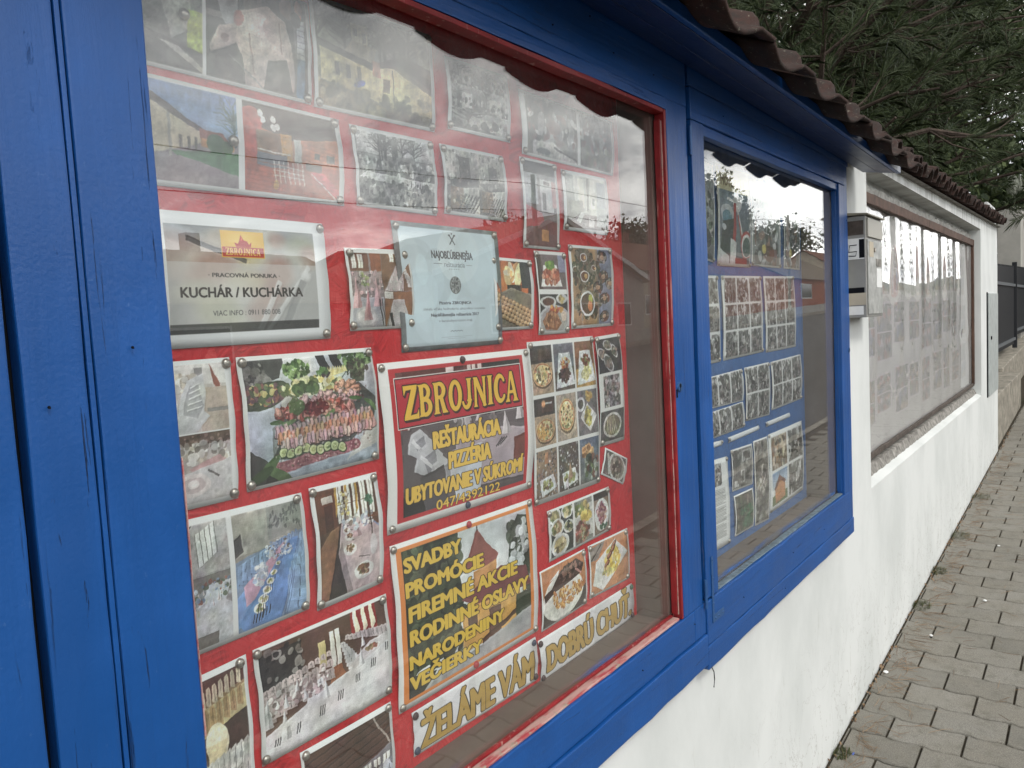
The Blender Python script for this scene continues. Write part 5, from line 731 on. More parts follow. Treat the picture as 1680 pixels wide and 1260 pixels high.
# ---------------------------------------------------------------- the blue wooden notice case
case = empty('notice_case', (1.9, .05, .49), 'long blue painted wooden notice case with two glazed windows hung on the white wall', 'notice case')
def pk(name, x0, x1, y0, y1, z0, z1, m, p=None, **kw):
    o = plank(name, x0, x1, y0, y1, z0, z1, m, None, **kw); P = p or case; o.parent = P; o.matrix_parent_inverse = Matrix.Translation(-Vector(P.location)); return o
TOP = 2.30
pk('board', -1.4, .3005, -.004, .03, .49, TOP, M['bz'], bevel=.003)
pk('board', .3125, .378, 0, .03, .49, TOP, M['bworn'], bevel=.003, wob=.001)
pk('bead', .3795, .3855, .0005, .02, .49, TOP, M['bz'], bevel=.001, wob=.0003)
pk('stile', .388, .4805, .001, .03, .49, TOP, M['bz'], bevel=.003, wob=.0006)
pk('backing', -1.4, .47, .031, .05, .49, TOP, M['dark'], bevel=0)
pk('stile', 1.8725, 1.9965, .0, .03, .676, 2.078, M['bz'], bevel=.002, wob=.0005)
pk('header', .481, 1.9965, .0006, .03, 2.05, 2.079, M['bx'], bevel=.001); pk('header', .481, 1.9965, -.0005, .03, 2.0795, TOP, M['bx'], bevel=.002)
pk('rail', .481, 1.94, .0, .03, .584, .674, M['bx'], bevel=.0025, wob=.002); pk('rail', .481, 2.014, -.006, .03, .49, .581, M['bx'], bevel=.003, wob=.002)
pk('rail', 1.9415, 2.0145, .001, .03, .583, .674, M['bz'], bevel=.002)
pk('post', 1.9985, 2.0125, .012, .03, .676, TOP, M['dark'], bevel=0); pk('header', 2.014, 3.70, -.001, .03, 2.142, TOP, M['bx'], bevel=.002)  # near-black strip paints the shade in the gap beside the casement
pk('post', 3.628, 3.684, .0, .05, .47, 2.14, M['bz'], bevel=.003); pk('rail', 2.016, 3.684, -.004, .03, .47, .541, M['bx'], bevel=.003, wob=.002)
pk('worn_edge', .4798, .4815, -.0005, .006, 1.0, 1.36, M['pinkbead'], bevel=.0004, wob=.0008)
# red painted rebate of the first window
pk('rebate', 1.861, 1.8722, .0012, .029, .676, 2.048, M['red'], bevel=.001); pk('rebate', .482, 1.8555, .0005, .029, 2.038, 2.049, M['red'], bevel=.001)
pk('glazing_bead', 1.854, 1.8605, .012, .029, .69, 2.024, M['red'], bevel=.0015); pk('glazing_bead', 1.8575, 1.8600, .0085, .0115, .69, 2.02, M['pinkbead'], bevel=.0006)
pk('glazing_bead', .482, 1.8555, .006, .029, .6745, .6815, M['pinkbead'], bevel=.002, wob=.0015); pk('glazing_bead', .482, 1.846, .0215, .0295, .6843, .690, M['red'], bevel=.001)
# inside of the cases: lining, floor, back boards
def interior(x0, x1, z0, z1, D, board, name):
    q = B(); q.box(x0-.02, x1+.02, .034, D+.01, z0-.02, z0); pkp(q, 'case_floor', M['brown']); q = B(); q.box(x1, x1+.13, .034, D, z0+.001, z1); pkp(q, 'side_lining', M['brown']); q = B(); q.box(x0-.015, x0, .034, D, z0+.001, z1); pkp(q, 'side_lining', M['brown']); q = B(); q.box(x0-.02, x1+.02, .034, D+.01, z1, z1+.015); pkp(q, 'top_lining', M['brown'])
    q = B(); q.box(x0+.001, x1-.001, D, D+.012, z0+.001, z1-.001); pkp(q, 'back_board', board)
def pkp(q, n, m, **kw):
    o = q.build(n, m, None, **kw); o.parent = case; o.matrix_parent_inverse = Matrix.Translation(-Vector(case.location)); return o
BY = .13
interior(.40, 1.842, .672, 2.13, BY, M['red_osb'], 'a'); interior(2.03, 3.425, .676, 2.10, BY, M['blue_osb'], 'b')
q = B(); q.box(.46, 1.866, .0305, .0335, .673, 2.046); pkp(q, 'glass_pane', M['glass'])
# blue overpaint smeared on the foot of the panes
def smear(name, base):
    k = M_(name, .4, .4); w = k.coord('Object'); z = k.sepz(w); k.col(base); a = k.math('ADD', k.math('MULTIPLY', k.math('SUBTRACT', .70, z), 22.), k.math('MULTIPLY', k.math('SUBTRACT', k.noise(k.coord('Object', (3, 3, 30)), 1, 6, .6), .52), 3.2)); a = k.math('MULTIPLY', a, .85, True); k.l(a, k.b.inputs['Alpha']); return k.m
M['smear'] = smear('blue_paint_smear', (.03, .16, .5))
for (x0, x1) in ((.5, 1.70), (2.12, 3.5)):
    q = B(); n = 30; V = [(x0+(x1-x0)*i/n, .0296, z) for i in range(n+1) for z in (.684, .725)]; q.V = V; q.F = [(2*i, 2*i+2, 2*i+3, 2*i+1) for i in range(n)]; pkp(q, 'paint_smear', M['smear'])
# casement of the second window, a door with its own frame
door = empty('casement', (0, 0, 0)); door.parent = case; door.matrix_parent_inverse = Matrix.Translation(-Vector(case.location))
def dk(*a, **kw): o = plank(*a[:-1], a[-1], None, **kw); o.parent = door; return o
dk('stile', 2.0185, 2.1045, -.003, .028, .682, 2.05, M['bz'], bevel=.002); dk('stile', 3.535, 3.6225, -.003, .028, .676, 2.05, M['bz'], bevel=.002); dk('top_rail', 2.0185, 3.6225, -.0035, .028, 2.0515, 2.1395, M['bx'], bevel=.002); dk('bottom_rail', 2.0185, 3.6225, -.0035, .028, .545, .6745, M['bx'], bevel=.0025, wob=.0015)
dk('top_rail', 2.1055, 3.5345, .004, .028, 2.022, 2.051, M['bx'], bevel=.002)
dk('glazing_bead', 3.529, 3.5345, .010, .029, .69, 2.02, M['bz'], bevel=.001); dk('glazing_bead', 2.106, 3.534, .006, .029, .675, .681, M['yellowputty'], bevel=.002, wob=.002)
q = B(); q.box(2.095, 3.53, .0300, .0330, .676, 2.045); o = q.build('glass_pane', M['glass']); o.parent = door
q = B(); q.box(2.052, 2.064, -.0062, -.003, .60, .80); q.box(2.0645, 2.135, -.0062, -.003, .60, .612+.012); o = q.build('corner_bracket', M['steel'], door, bevel=.0008)
for x, z in ((2.058, .79), (2.058, .735), (2.058, .66), (2.07, .612), (2.095, .612), (2.125, .612)):
    q = B(); q.tube([(x, -.0085, z), (x, -.006, z)], [.0022, .0036], 8); q.build('screw', M['steel'], o)
q = B(); q.tube([(2.006, -.006, .66), (2.006, -.006, .745)], .0045, 10); q.build('hinge', M['steel'], door); q = B(); q.tube([(2.006, -.006, 1.95), (2.006, -.006, 2.03)], .0045, 10); q.build('hinge', M['steel'], door)
def lock(x, z, s=1.):
    q = B(); q.tube([(x, -.004, z), (x, .001, z)], [.013*s, .0145*s], 20); o = q.build('lock', M['steel'], None, smooth=False); o.parent = case; o.matrix_parent_inverse = Matrix.Translation(-Vector(case.location)); q = B(); q.tube([(x-.001, -.0046, z+.003), (x-.001, -.004, z+.003)], .0058*s, 14); q.box(x-.0025, x+.0005, -.0045, -.004, z-.011*s, z); q.build('keyhole', M['dark'], o)
lock(1.893, 1.316); lock(3.66, 1.318, .8)
for x, z in ((.335, 1.44), (1.62, .63), (1.1, .615), (1.35, 2.12), (1.6, 2.125), (1.80, 2.12), (.43, 1.5), (2.3, .6), (2.8, .61), (3.2, .6), (2.7, .505), (2.25, 2.1), (2.9, 2.105), (3.4, 2.1), (1.5, 2.18), (3.65, 1.9), (1.93, .64), (.9, .60)):
    q = B(); q.tube([(x, -.0056, z), (x, -.003, z)], [.001, .0018], 8); q.tube([(x, -.0058, z-.001), (x, -.0054, z-.001)], .001, 6); pkp(q, 'nail', M['dark'])
# plain screw-hole with a lip beside the lock
q = B(); q.box(1.874, 1.879, -.002, .001, 1.288, 1.31); pkp(q, 'worn_slot', M['dark'])
w = B(); w.tube([(2.03, .02, .49), (2.034, -.002, .478), (2.045, -.006, .455), (2.052, -.004, .43), (2.05, -.002, .405)], .0016, 6); o = w.build('loose_wire', M['dark']); tag(o, 'thin dark wire hanging out from under the blue case', 'wire')

# ---------------------------------------------------------------- canopy over the case
can = empty('tiled_canopy', (1.5, 0, 2.2), 'small clay tiled canopy with blue fascia board above the notice case', 'canopy')
def cp(q, n, m, **kw): o = q.build(n, m, None, **kw); o.parent = can; o.matrix_parent_inverse = Matrix.Translation(-Vector(can.location)); return o
def fz(x): return 2.170-.0195*(x-1.5)
X0, X1 = -1.6, 3.98
q = B(); q.hexa([(X0, -.165, fz(X0)), (X1, -.165, fz(X1)), (X1, -.145, fz(X1)+.004), (X0, -.145, fz(X0)+.004), (X0, -.165, fz(X0)+.032), (X1, -.165, fz(X1)+.032), (X1, -.145, fz(X1)+.036), (X0, -.145, fz(X0)+.036)]); cp(q, 'fascia', M['bx'], bevel=.003)
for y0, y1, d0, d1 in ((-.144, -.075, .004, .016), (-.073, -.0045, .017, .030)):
    q = B(); q.hexa([(X0, y0, fz(X0)+d0), (X1-.02, y0, fz(X1)+d0), (X1-.02, y1, fz(X1)+d1), (X0, y1, fz(X0)+d1), (X0, y0, fz(X0)+d0+.016), (X1-.02, y0, fz(X1)+d0+.016), (X1-.02, y1, fz(X1)+d1+.016), (X0, y1, fz(X0)+d1+.016)]); cp(q, 'soffit_board', M['eave_shade'], bevel=.002)
q = B(); q.hexa([(X0, -.0, fz(X0)+.062), (X1, -.0, fz(X1)+.062), (X1, .5, fz(X1)+.26), (X0, .5, fz(X0)+.26), (X0, -.0, fz(X0)+.07), (X1, -.0, fz(X1)+.07), (X1, .5, fz(X1)+.27), (X0, .5, fz(X0)+.27)]); cp(q, 'deck', M['greywood'])
# clay pan-and-roll tile: the pan sags below its front edge, the roll stands up
def pantile(w=.168, L_=.42, th=.010):
    n = 20; m_ = n+1; W2 = w*2
    def prof(roll):
        P = []
        for i in range(n+1):
            t = i/n; P.append((t*W2, -.031*math.sin(math.pi*t/.68) if t < .68 else roll*math.sin(math.pi*(t-.68)/.32)+.002))
        return P
    rows = ((0., 0.), (.04, 0.), (.044, .028), (.06, .038), (L_, .038)); V = []; Fc = []
    for y, rl in rows:
        for s_ in (0, -th): V += [(x, y, z+s_) for x, z in prof(rl)]
    for k_ in range(len(rows)-1):
        a_ = k_*2*m_; c_ = a_+2*m_
        for i in range(n): Fc += [(a_+i, a_+i+1, c_+i+1, c_+i), (a_+m_+i, c_+m_+i, c_+m_+i+1, a_+m_+i+1)]
        Fc += [(a_, c_, c_+m_, a_+m_), (a_+n, a_+m_+n, c_+m_+n, c_+n)]
    for i in range(n): Fc += [(i, m_+i, m_+i+1, i+1)]
    e = (len(rows)-1)*2*m_
    for i in range(n): Fc += [(e+i, e+i+1, e+m_+i+1, e+m_+i)]
    return V, Fc
V, Fc = pantile(); pan = bpy.data.meshes.new('tile'); pan.from_pydata(V, [], Fc); pan.materials.append(M['tile']); pan.polygons.foreach_set('use_smooth', [True]*len(pan.polygons))
for i in range(17):
    x = 3.72-.336*i+.25
    for j in range(2):
        o = link(bpy.data.objects.new('tile', pan), can); sl = R(24); y0 = -.262+.30*j*math.cos(sl)
        o.location = Vector((x-.336+rt.uniform(-.006, .006), y0+rt.uniform(-.008, .008), fz(x)+.016+.28*j*math.sin(sl)+.018*j))-can.location; o.rotation_euler = (sl, rt.uniform(-.02, .02), rt.uniform(-.02, .02))

# ---------------------------------------------------------------- third notice board behind wavy film, in the wall recess
nb = empty('film_covered_board', (6.5, .12, .6), 'large notice board behind wavy clear film, set in the white wall', 'notice board')
def np_(q, n, m, **kw): o = q.build(n, m, None, **kw); o.parent = nb; o.matrix_parent_inverse = Matrix.Translation(-Vector(nb.location)); return o
q = B(); q.box(RX0+.01, RX1-.01, .147, .153, .665, 2.17); np_(q, 'back_board', simple('pale_grey_board', (.7, .7, .69), .7, .2, 0, 3))
for a, b_ in ((RX0+.004, 6.4), (6.403, RX1-.004)): o = plank('top_batten', a, b_, .095, .118, 2.075, 2.135, M['bwood'], None, bevel=.003, wob=.002); o.parent = nb; o.matrix_parent_inverse = Matrix.Translation(-Vector(nb.location))
o = plank('side_batten', RX1-.07, RX1-.012, .095, .118, .68, 2.073, M['bwood'], None, bevel=.003); o.parent = nb; o.matrix_parent_inverse = Matrix.Translation(-Vector(nb.location))
for a, b_ in ((RX0+.004, 5.9), (5.91, RX1-.004)): o = plank('bottom_batten', a, b_, .1, .118, .662, .69, M['greywood'], None, bevel=.003, wob=.004); o.parent = nb; o.matrix_parent_inverse = Matrix.Translation(-Vector(nb.location))
NX, NZ = 260, 44; V = []; Fc = []; rf = random.Random(31); ph = [rf.uniform(0, 6.28) for _ in range(8)]
for i in range(NX+1):
    x = RX0+.01+(RX1-RX0-.02)*i/NX
    for j in range(NZ+1):
        t = j/NZ; z = .68+1.4*t; a = .25+.75*t**1.4; s = 0
        s += a*.0032*math.sin(x*9+ph[0]+.5*math.sin(z*2.1)); s += a*.0022*math.sin(x*16+ph[1]+.8*math.sin(z*3)); s += .0016*math.sin(x*6+ph[2])*a; s += .0011*math.sin(z*9+x*2+ph[3]); s += .0022*math.exp(-((z-1.25-.03*math.sin(x*9))/.05)**2)*math.sin(x*17+ph[4])
        V.append((x, .122+s, z))
for i in range(NX):
    for j in range(NZ): p = i*(NZ+1)+j; Fc.append((p, p+NZ+1, p+NZ+2, p+1))
k = M_('clear_film'); tr = k.n('ShaderNodeBsdfTransparent'); gl = k.n('ShaderNodeBsdfGlossy'); gl.inputs['Roughness'].default_value = .02; df = k.n('ShaderNodeBsdfDiffuse'); df.inputs[0].default_value = (.82, .82, .81, 1); g = k.n('ShaderNodeNewGeometry'); d = k.n('ShaderNodeVectorMath'); d.operation = 'DOT_PRODUCT'; k.l(g.outputs['Normal'], d.inputs[0]); k.l(g.outputs['Incoming'], d.inputs[1])
f = k.math('ADD', k.math('MULTIPLY', k.math('POWER', k.math('SUBTRACT', 1., k.math('ABSOLUTE', d.outputs['Value']), True), 4.), .8), .13, True); m1 = k.n('ShaderNodeMixShader'); m1.inputs[0].default_value = .36; k.l(tr.outputs[0], m1.inputs[1]); k.l(df.outputs[0], m1.inputs[2]); m2 = k.n('ShaderNodeMixShader'); k.l(f, m2.inputs[0]); k.l(m1.outputs[0], m2.inputs[1]); k.l(gl.outputs[0], m2.inputs[2]); k.l(m2.outputs[0], k.o.inputs[0]); M['film'] = k.m
q = B(); q.V = V; q.F = Fc; np_(q, 'film_sheet', M['film'], smooth=True)

# meter box, wall cabinet
mb = empty('wall_box', (3.9, -.06, 1.46), 'pale grey metal letter box with torn stickers and a small lock on the white wall', 'letter box')
def mp(q, n, m, p=None, **kw): P = p or mb; o = q.build(n, m, None, **kw); o.parent = P; o.matrix_parent_inverse = (Matrix.Translation(-Vector(mb.location)) if P is mb else Matrix()); return o
q = B(); q.box(3.755, 4.075, -.058, .038, 1.462, 1.925); mp(q, 'body', M['lgrey'], bevel=.003)
q = B(); q.hexa([(3.745, -.075, 1.926), (4.088, -.075, 1.926), (4.088, .039, 1.932), (3.745, .039, 1.932), (3.745, -.07, 1.934), (4.088, -.07, 1.934), (4.088, .039, 1.946), (3.745, .039, 1.946)]); mp(q, 'lid', simple('yellowed_metal', (.28, .26, .2), .5, .4, 0, 20, None, .3), bevel=.002)
q = B(); q.box(3.775, 4.06, -.066, -.059, 1.83, 1.915); mp(q, 'letter_flap', simple('cream_enamel', (.40, .39, .35), .5), bevel=.002)
q = B(); q.box(3.775, 4.06, -.063, -.059, 1.475, 1.82); dr = mp(q, 'door', simple('door_enamel', (.36, .37, .355), .45, .4, 0, 22, None, .35), bevel=.002)
q = B(); q.tube([(3.9, -.069, 1.775), (3.9, -.063, 1.775)], [.011, .012], 12); mp(q, 'lock', M['tack'])
q = B(); q.box(3.93, 4.03, -.0655, -.0634, 1.70, 1.735); mp(q, 'name_plate', M['mortar']); q = B(); q.box(3.93, 4.03, -.0662, -.0634, 1.60, 1.69); mp(q, 'sticker', M['white']); q = B(); q.box(3.8, 3.88, -.0645, -.0634, 1.74, 1.81); mp(q, 'sticker', M['cream'])
for (y0, y1, z0, z1, n, m) in ((-.05, .03, 1.84, 1.905, 'sticker', 'greywood'), (-.052, .03, 1.73, 1.825, 'sticker', 'white'), (-.052, -.03, 1.735, 1.82, 'sticker', 'dark'), (-.05, .02, 1.535, 1.60, 'sticker', 'dark'), (-.056, .03, 1.52, 1.575, 'sticker', 'cream'), (-.045, .03, 1.475, 1.515, 'sticker', 'white')):
    q = B(); e = .0008 if m in ('dark',) and z0 > 1.7 else .0004 if m != 'cream' else .0014; q.box(3.7545-e, 3.7548, y0, y1, z0, z1); mp(q, n, M[m])
q = B(); q.tube([(3.7535, -.02, 1.795), (3.7535, .01, 1.795), (3.7535, .015, 1.765), (3.7535, -.02, 1.765), (3.7535, -.015, 1.745), (3.7535, .015, 1.747)], .0022, 5); mp(q, 'sticker_mark', M['dark'])
wc = empty('meter_cabinet', (9.9, .03, .5), 'narrow pale metal meter cabinet let into the end of the white wall', 'cabinet')
q = B(); q.box(9.46, 10.35, .018, .039, .50, 1.60); o = q.build('cabinet_door', M['galv'], None, bevel=.004); o.parent = wc; o.matrix_parent_inverse = Matrix.Translation(-Vector(wc.location)); q = B(); q.box(9.43, 9.459, .03, .0396, .49, 1.61); o = q.build('shadow_gap', M['dark'], None); o.parent = wc; o.matrix_parent_inverse = Matrix.Translation(-Vector(wc.location))
q = B(); q.tube([(9.62, .008, 1.12), (9.62, .018, 1.12)], .02, 10); o = q.build('lock', M['dark'], None); o.parent = wc; o.matrix_parent_inverse = Matrix.Translation(-Vector(wc.location))
# ---------------------------------------------------------------- letter outlines for the printed words
def text_mesh(s):
    c = bpy.data.curves.new('t', 'FONT'); c.body = s; c.size = 1; c.resolution_u = 3; c.fill_mode = 'FRONT'
    o = bpy.data.objects.new('t', c); COL.objects.link(o); dg = bpy.context.evaluated_depsgraph_get(); me = bpy.data.meshes.new_from_object(o.evaluated_get(dg)); V = [(v.co.x, v.co.y) for v in me.vertices]; Fc = [tuple(p.vertices) for p in me.polygons]
    bpy.data.objects.remove(o); bpy.data.curves.remove(c); bpy.data.meshes.remove(me); return V, Fc
CAP = [max(p[1] for p in text_mesh('H')[0])]
# ---------------------------------------------------------------- papers pinned to the boards
PY = BY-.0015
def paper_fn(px, seed, curl):
    P = [at_y(u, v, PY-.001) for u, v in px]; r = random.Random(seed); a = [r.uniform(.6, 1.3)*curl for _ in range(4)]; ph_ = [r.uniform(0, 6.28) for _ in range(4)]
    def f(u, v, lift=0.):       # u right, v down, 0..1
        p = (P[0]*(1-u)+P[1]*u)*(1-v)+(P[3]*(1-u)+P[2]*u)*v
        s = a[0]*math.sin(math.pi*v)*(1-u)**2+a[1]*math.sin(math.pi*v)*u**2+a[2]*.25*math.sin(math.pi*u)*v**4+a[3]*.25*math.sin(math.pi*u)*(1-v)**4
        s += .14*curl*(1+math.sin(u*7+v*3+ph_[0]))*math.sin(math.pi*v)+.1*curl*(1+math.sin(v*11+ph_[1]))*math.sin(math.pi*v)
        e = .0009*math.sin(v*17+ph_[2])*(1 if u in (0, 1) else 0)
        return Vector((p[0]+e, PY-s-lift, p[2]))
    f.P = P; return f
def print_mat(name, art, W_, H_, seed):
    p = Pic(W_, H_); art(p, random.Random(seed)); a = down2(np.clip(p.a, 0, 255))/255.; h, w = a.shape[:2]
    im = bpy.data.images.new(name, w, h); buf = np.ones((h, w, 4), np.float32); buf[..., :3] = a[::-1]; im.pixels.foreach_set(buf.ravel()); im.pack()
    k = M_(name, .42, .35); t = k.n('ShaderNodeTexImage'); t.image = im; t.extension = 'EXTEND'; k.l(t.outputs[0], k.b.inputs['Base Color']); return k.m
class TackMesh: pass
def tack_mesh(m):
    V = [(0, -.0058, 0)]; Fc = []; n = 14; prof = ((.0028, -.0056), (.0054, -.0044), (.0072, -.0024), (.0078, -.0008), (.0078, 0.))
    for r_, y in prof: V += [(r_*math.cos(6.28318*i/n), y, r_*math.sin(6.28318*i/n)) for i in range(n)]
    Fc += [(0, 1+i, 1+(i+1) % n) for i in range(n)]
    for k_ in range(len(prof)-1): Fc += [(1+k_*n+i, 1+(k_+1)*n+i, 1+(k_+1)*n+(i+1) % n, 1+k_*n+(i+1) % n) for i in range(n)]
    me = bpy.data.meshes.new('thumbtack'); me.from_pydata(V, [], Fc); me.materials.append(m); me.polygons.foreach_set('use_smooth', [True]*len(me.polygons)); return me
TM = {n: tack_mesh(M[n]) for n in ('tack', 'tackdark', 'tackblue', 'tackred', 'tackgreen')}
CN = {'tl': (.035, .035, 'top left'), 'tr': (.965, .035, 'top right'), 'bl': (.035, .965, 'bottom left'), 'br': (.965, .965, 'bottom right'), 'tm': (.5, .02, 'top middle'), 'bm': (.5, .98, 'bottom middle')}
TC = {'tack': 'silver', 'tackdark': 'dark brown', 'tackblue': 'dark blue', 'tackred': 'red', 'tackgreen': 'green'}
tr_ = random.Random(77)
def paper(name, cat, label, short, px, art, res, tacks=('tl', 'tr', 'bl', 'br'), curl=.005, group=None, seed=0, nx=12, nz=14, sm=1.):
    seed = seed or (len(label)*31+int(px[0][0])); f = paper_fn(px, seed, curl); V = [f(i/nx, j/nz) for j in range(nz+1) for i in range(nx+1)]; uv = [(i/nx, 1-j/nz) for j in range(nz+1) for i in range(nx+1)]
    Fc = [(j*(nx+1)+i, (j+1)*(nx+1)+i, (j+1)*(nx+1)+i+1, j*(nx+1)+i+1) for j in range(nz) for i in range(nx)]
    P = f.P; w = np.linalg.norm(P[1]-P[0]); h = np.linalg.norm(P[3]-P[0]); W_ = int(res*2*(w/max(w, h))); H_ = int(res*2*(h/max(w, h)))
    m = print_mat('print_'+name, art, max(40, W_), max(40, H_), seed); o = mesh(name, V, Fc, m, None, True, uv); o.location = V[0]; o.data.transform(Matrix.Translation(-V[0])); tag(o, label, cat, group)
    sol = o.modifiers.new('thickness', 'SOLIDIFY'); sol.thickness = .0003; sol.offset = 1.
    w_, h_ = w, h
    for t in tacks:
        kd = 'tack'
        if ':' in t: t, kd = t.split(':')
        u, v, wd = CN[t]; iu = .009*sm/w_; iv = .009*sm/h_
        u = iu if u < .1 else 1-iu if u > .9 else u; v = iv if v < .1 else 1-iv if v > .9 else v
        p = f(min(max(u+tr_.uniform(-.3, .3)*iu, .001), .999), v, .0008); q = link(bpy.data.objects.new('thumbtack', TM[kd])); q.location = p; q.rotation_euler = (tr_.uniform(-.12, .12), 0, tr_.uniform(-.12, .12)); q.scale = (sm,)*3
        tag(q, '%s thumbtack in the %s corner of the %s' % (TC[kd], wd, short) if 'middle' not in wd else '%s thumbtack at the %s of the %s' % (TC[kd], wd, short), 'thumbtack', 'thumbtacks holding the prints')
    o.data.name = name; o_f = (o, f); return o_f
PH = 'photo print'
paper('photo_print', PH, 'print of a carcass on a spit beside a man in a striped shirt', 'spit roast print', [(225, -98), (504, 5), (511, 172), (225, 102)], art_roast, 260, ('br',), .004)
q = link(bpy.data.objects.new('thumbtack', TM['tack'])); q.location = at_y(302, 23, PY-.006); q.scale = (1.05,)*3; tag(q, 'silver thumbtack on the white gap between the two spit roast pictures', 'thumbtack', 'thumbtacks holding the prints')
paper('photo_print', PH, 'print of an old yellow house below bare trees with a bright blue mark', 'old yellow house print', [(504, -13), (706, 58), (714, 217), (516, 175)], art_yellowhouse, 230, ('tr', 'br', 'bl'), .005)
paper('photo_print', PH, 'print with four small grey village views, right of the old yellow house print', 'four village views print', [(729, 91), (832, 125), (837, 234), (735, 211)], art_fourgrid, 180, ('bl', 'br', 'tr'), .005)
paper('photo_print', PH, 'print with two dark crowded pictures in the upper right corner of the red board', 'upper right double print', [(850, 145), (1004, 200), (1006, 289), (857, 252)], art_motos, 200, ('bl',), .004)
paper('photo_print', PH, 'print of a courtyard under blue sky beside an orange wooden room', 'courtyard and room print', [(225, 115), (555, 196), (565, 338), (225, 300)], art_courtyard, 300, ('tr', 'br'), .006)
q = link(bpy.data.objects.new('thumbtack', TM['tack'])); q.location = at_y(383, 231, PY-.008); q.scale = (1.1,)*3; tag(q, 'silver thumbtack between the courtyard picture and the orange room picture', 'thumbtack', 'thumbtacks holding the prints')
paper('photo_print', PH, 'grey print of a snowy ruin site with bare trees, above the pale blue certificate', 'snowy ruin print', [(573, 203), (709, 232), (717, 354), (586, 337)], art_ruin, 210, curl=.006)
paper('photo_print', PH, 'print with brownish views of a gutted building, right of the snowy ruin print', 'gutted building print', [(721, 235), (825, 256), (831, 364), (729, 350)], art_pair_ruin, 190, curl=.006)
paper('photo_print', PH, 'tall narrow print of a bedroom with a red bed', 'red bedroom print', [(852, 256), (912, 270), (918, 411), (859, 406)], art_bed, 180, curl=.006)
paper('photo_print', PH, 'print of a pale guest room with white chairs', 'pale guest room print', [(920, 277), (994, 293), (997, 386), (925, 377)], art_room, 170, ('bl', 'br', 'tl'), .005)
n1 = paper('job_notice', 'notice', 'white framed notice offering work for a cook, with a small red and yellow logo', 'cook job notice', [(225, 340), (529, 367), (543, 555), (240, 576)], art_notice, 420, ('tr', 'br'), .006)
paper('photo_print', PH, 'collage of pink folded napkins on laid tables, left of the pale blue certificate', 'pink napkin collage', [(564, 406), (669, 410.5), (679, 537), (575, 543)], art_napkins, 200, curl=.006)
n2 = paper('certificate', 'certificate', 'pale blue award certificate in a worn grey border with a round seal', 'pale blue certificate', [(641, 361), (815, 380), (824, 564), (660, 578.5)], art_certificate, 420, curl=.006)
paper('photo_print', PH, 'print of skewers baking before a flaming brick oven', 'flaming oven print', [(804, 421), (871, 427), (875, 539), (813, 543)], art_oven, 200, curl=.005)
paper('photo_print', PH, 'print with a meat plate above and a schnitzel plate below', 'two plates print', [(876, 411), (927, 414.5), (934, 546), (884, 549.5)], art_twofood, 190, curl=.005)
paper('photo_print', PH, 'print of garnished round platters seen from above', 'round platters print', [(932, 401), (1003, 407), (1006, 534), (938, 540)], art_platters, 210, curl=.004)
paper('photo_print', PH, 'pale print with a draped white chair above a laid plate, by the left post', 'draped chair print', [(262, 595), (376, 586), (392, 817), (282, 843)], art_veil, 300, ('tr', 'br'), .005)
paper('photo_print', PH, 'large colourful print of cold meat platters with cucumber slices and cheese', 'cold meat platter print', [(387, 586.5), (609, 570), (622, 753), (405, 808)], art_feast, 480, curl=.006)
paper('photo_print', PH, 'print of long banquet tables under bright blue cloths', 'blue banquet print', [(286, 858), (495, 808), (508, 999), (302, 1085)], art_bluetables, 360, ('tr', 'br'), .006)
paper('photo_print', PH, 'tall print of a long laid table beside wooden benches', 'wooden bench table print', [(506, 801.5), (617, 774), (629, 955), (521, 1003)], art_longtable, 260, curl=.007)
paper('photo_print', PH, 'print of a wedding hall with white cloths and standing white napkins', 'white wedding hall print', [(414, 1067.5), (633, 974), (644, 1136), (431, 1259)], art_whitehall, 400, curl=.005)
paper('photo_print', PH, 'print of cream covered chairs in rows in the bottom left corner', 'cream chairs print', [(300, 1122), (403, 1073.5), (420, 1335), (325, 1400)], art_yellowchairs, 300, ('tr',), .005)
paper('photo_print', PH, 'print of a hall under dark wooden beams at the bottom of the red board', 'dark beam hall print', [(492, 1236), (641, 1151), (652, 1335), (505, 1440)], art_beamhall, 300, ('tl', 'tr'), .005)
n3 = paper('restaurant_poster', 'poster', 'red bordered poster with the tall yellow restaurant name over a dark dining room', 'red restaurant poster', [(618, 597), (865, 572), (872, 800), (636, 879)], art_logo_poster, 640, ('tl', 'tr', 'bl', 'br', 'tm:tackdark', 'bm:tackblue'), .008, nx=20, nz=20)
n4 = paper('services_poster', 'poster', 'orange bordered poster listing parties over a yellow house with a pointed tower', 'orange parties poster', [(639, 897), (872, 818), (882, 1035), (655, 1173)], art_services, 600, ('tl', 'tr', 'bl', 'br', 'tm:tackred', 'bm:tackred'), .007, nx=20, nz=20)
n5 = paper('greeting_strip', 'paper strip', 'left white paper strip with large ochre capitals along the foot of the board', 'left greeting strip', [(676, 1170), (879, 1044.5), (882, 1115), (679, 1243)], art_banner('ŽELÁME VÁM', .057, .957, .30, .90), 420, ('tl:tackdark', 'bl:tackblue', 'tr:tackblue', 'br:tackdark'), .004)
n6 = paper('greeting_strip', 'paper strip', 'right white paper strip with large ochre capitals under the pasta print', 'right greeting strip', [(883, 1052), (1036.5, 956.5), (1039, 1012), (887, 1121)], art_banner('DOBRÚ CHUŤ.', .065, .965, .26, .84), 380, ('tl:tackdark', 'bl:tackdark', 'tr:tackgreen', 'br:tackdark'), .004)
paper('photo_print', PH, 'tall grid of nine dish and pizza pictures', 'nine dish grid', [(864.5, 561.5), (972.5, 551), (984.5, 791), (877.5, 831)], art_grid9, 360, curl=.005)
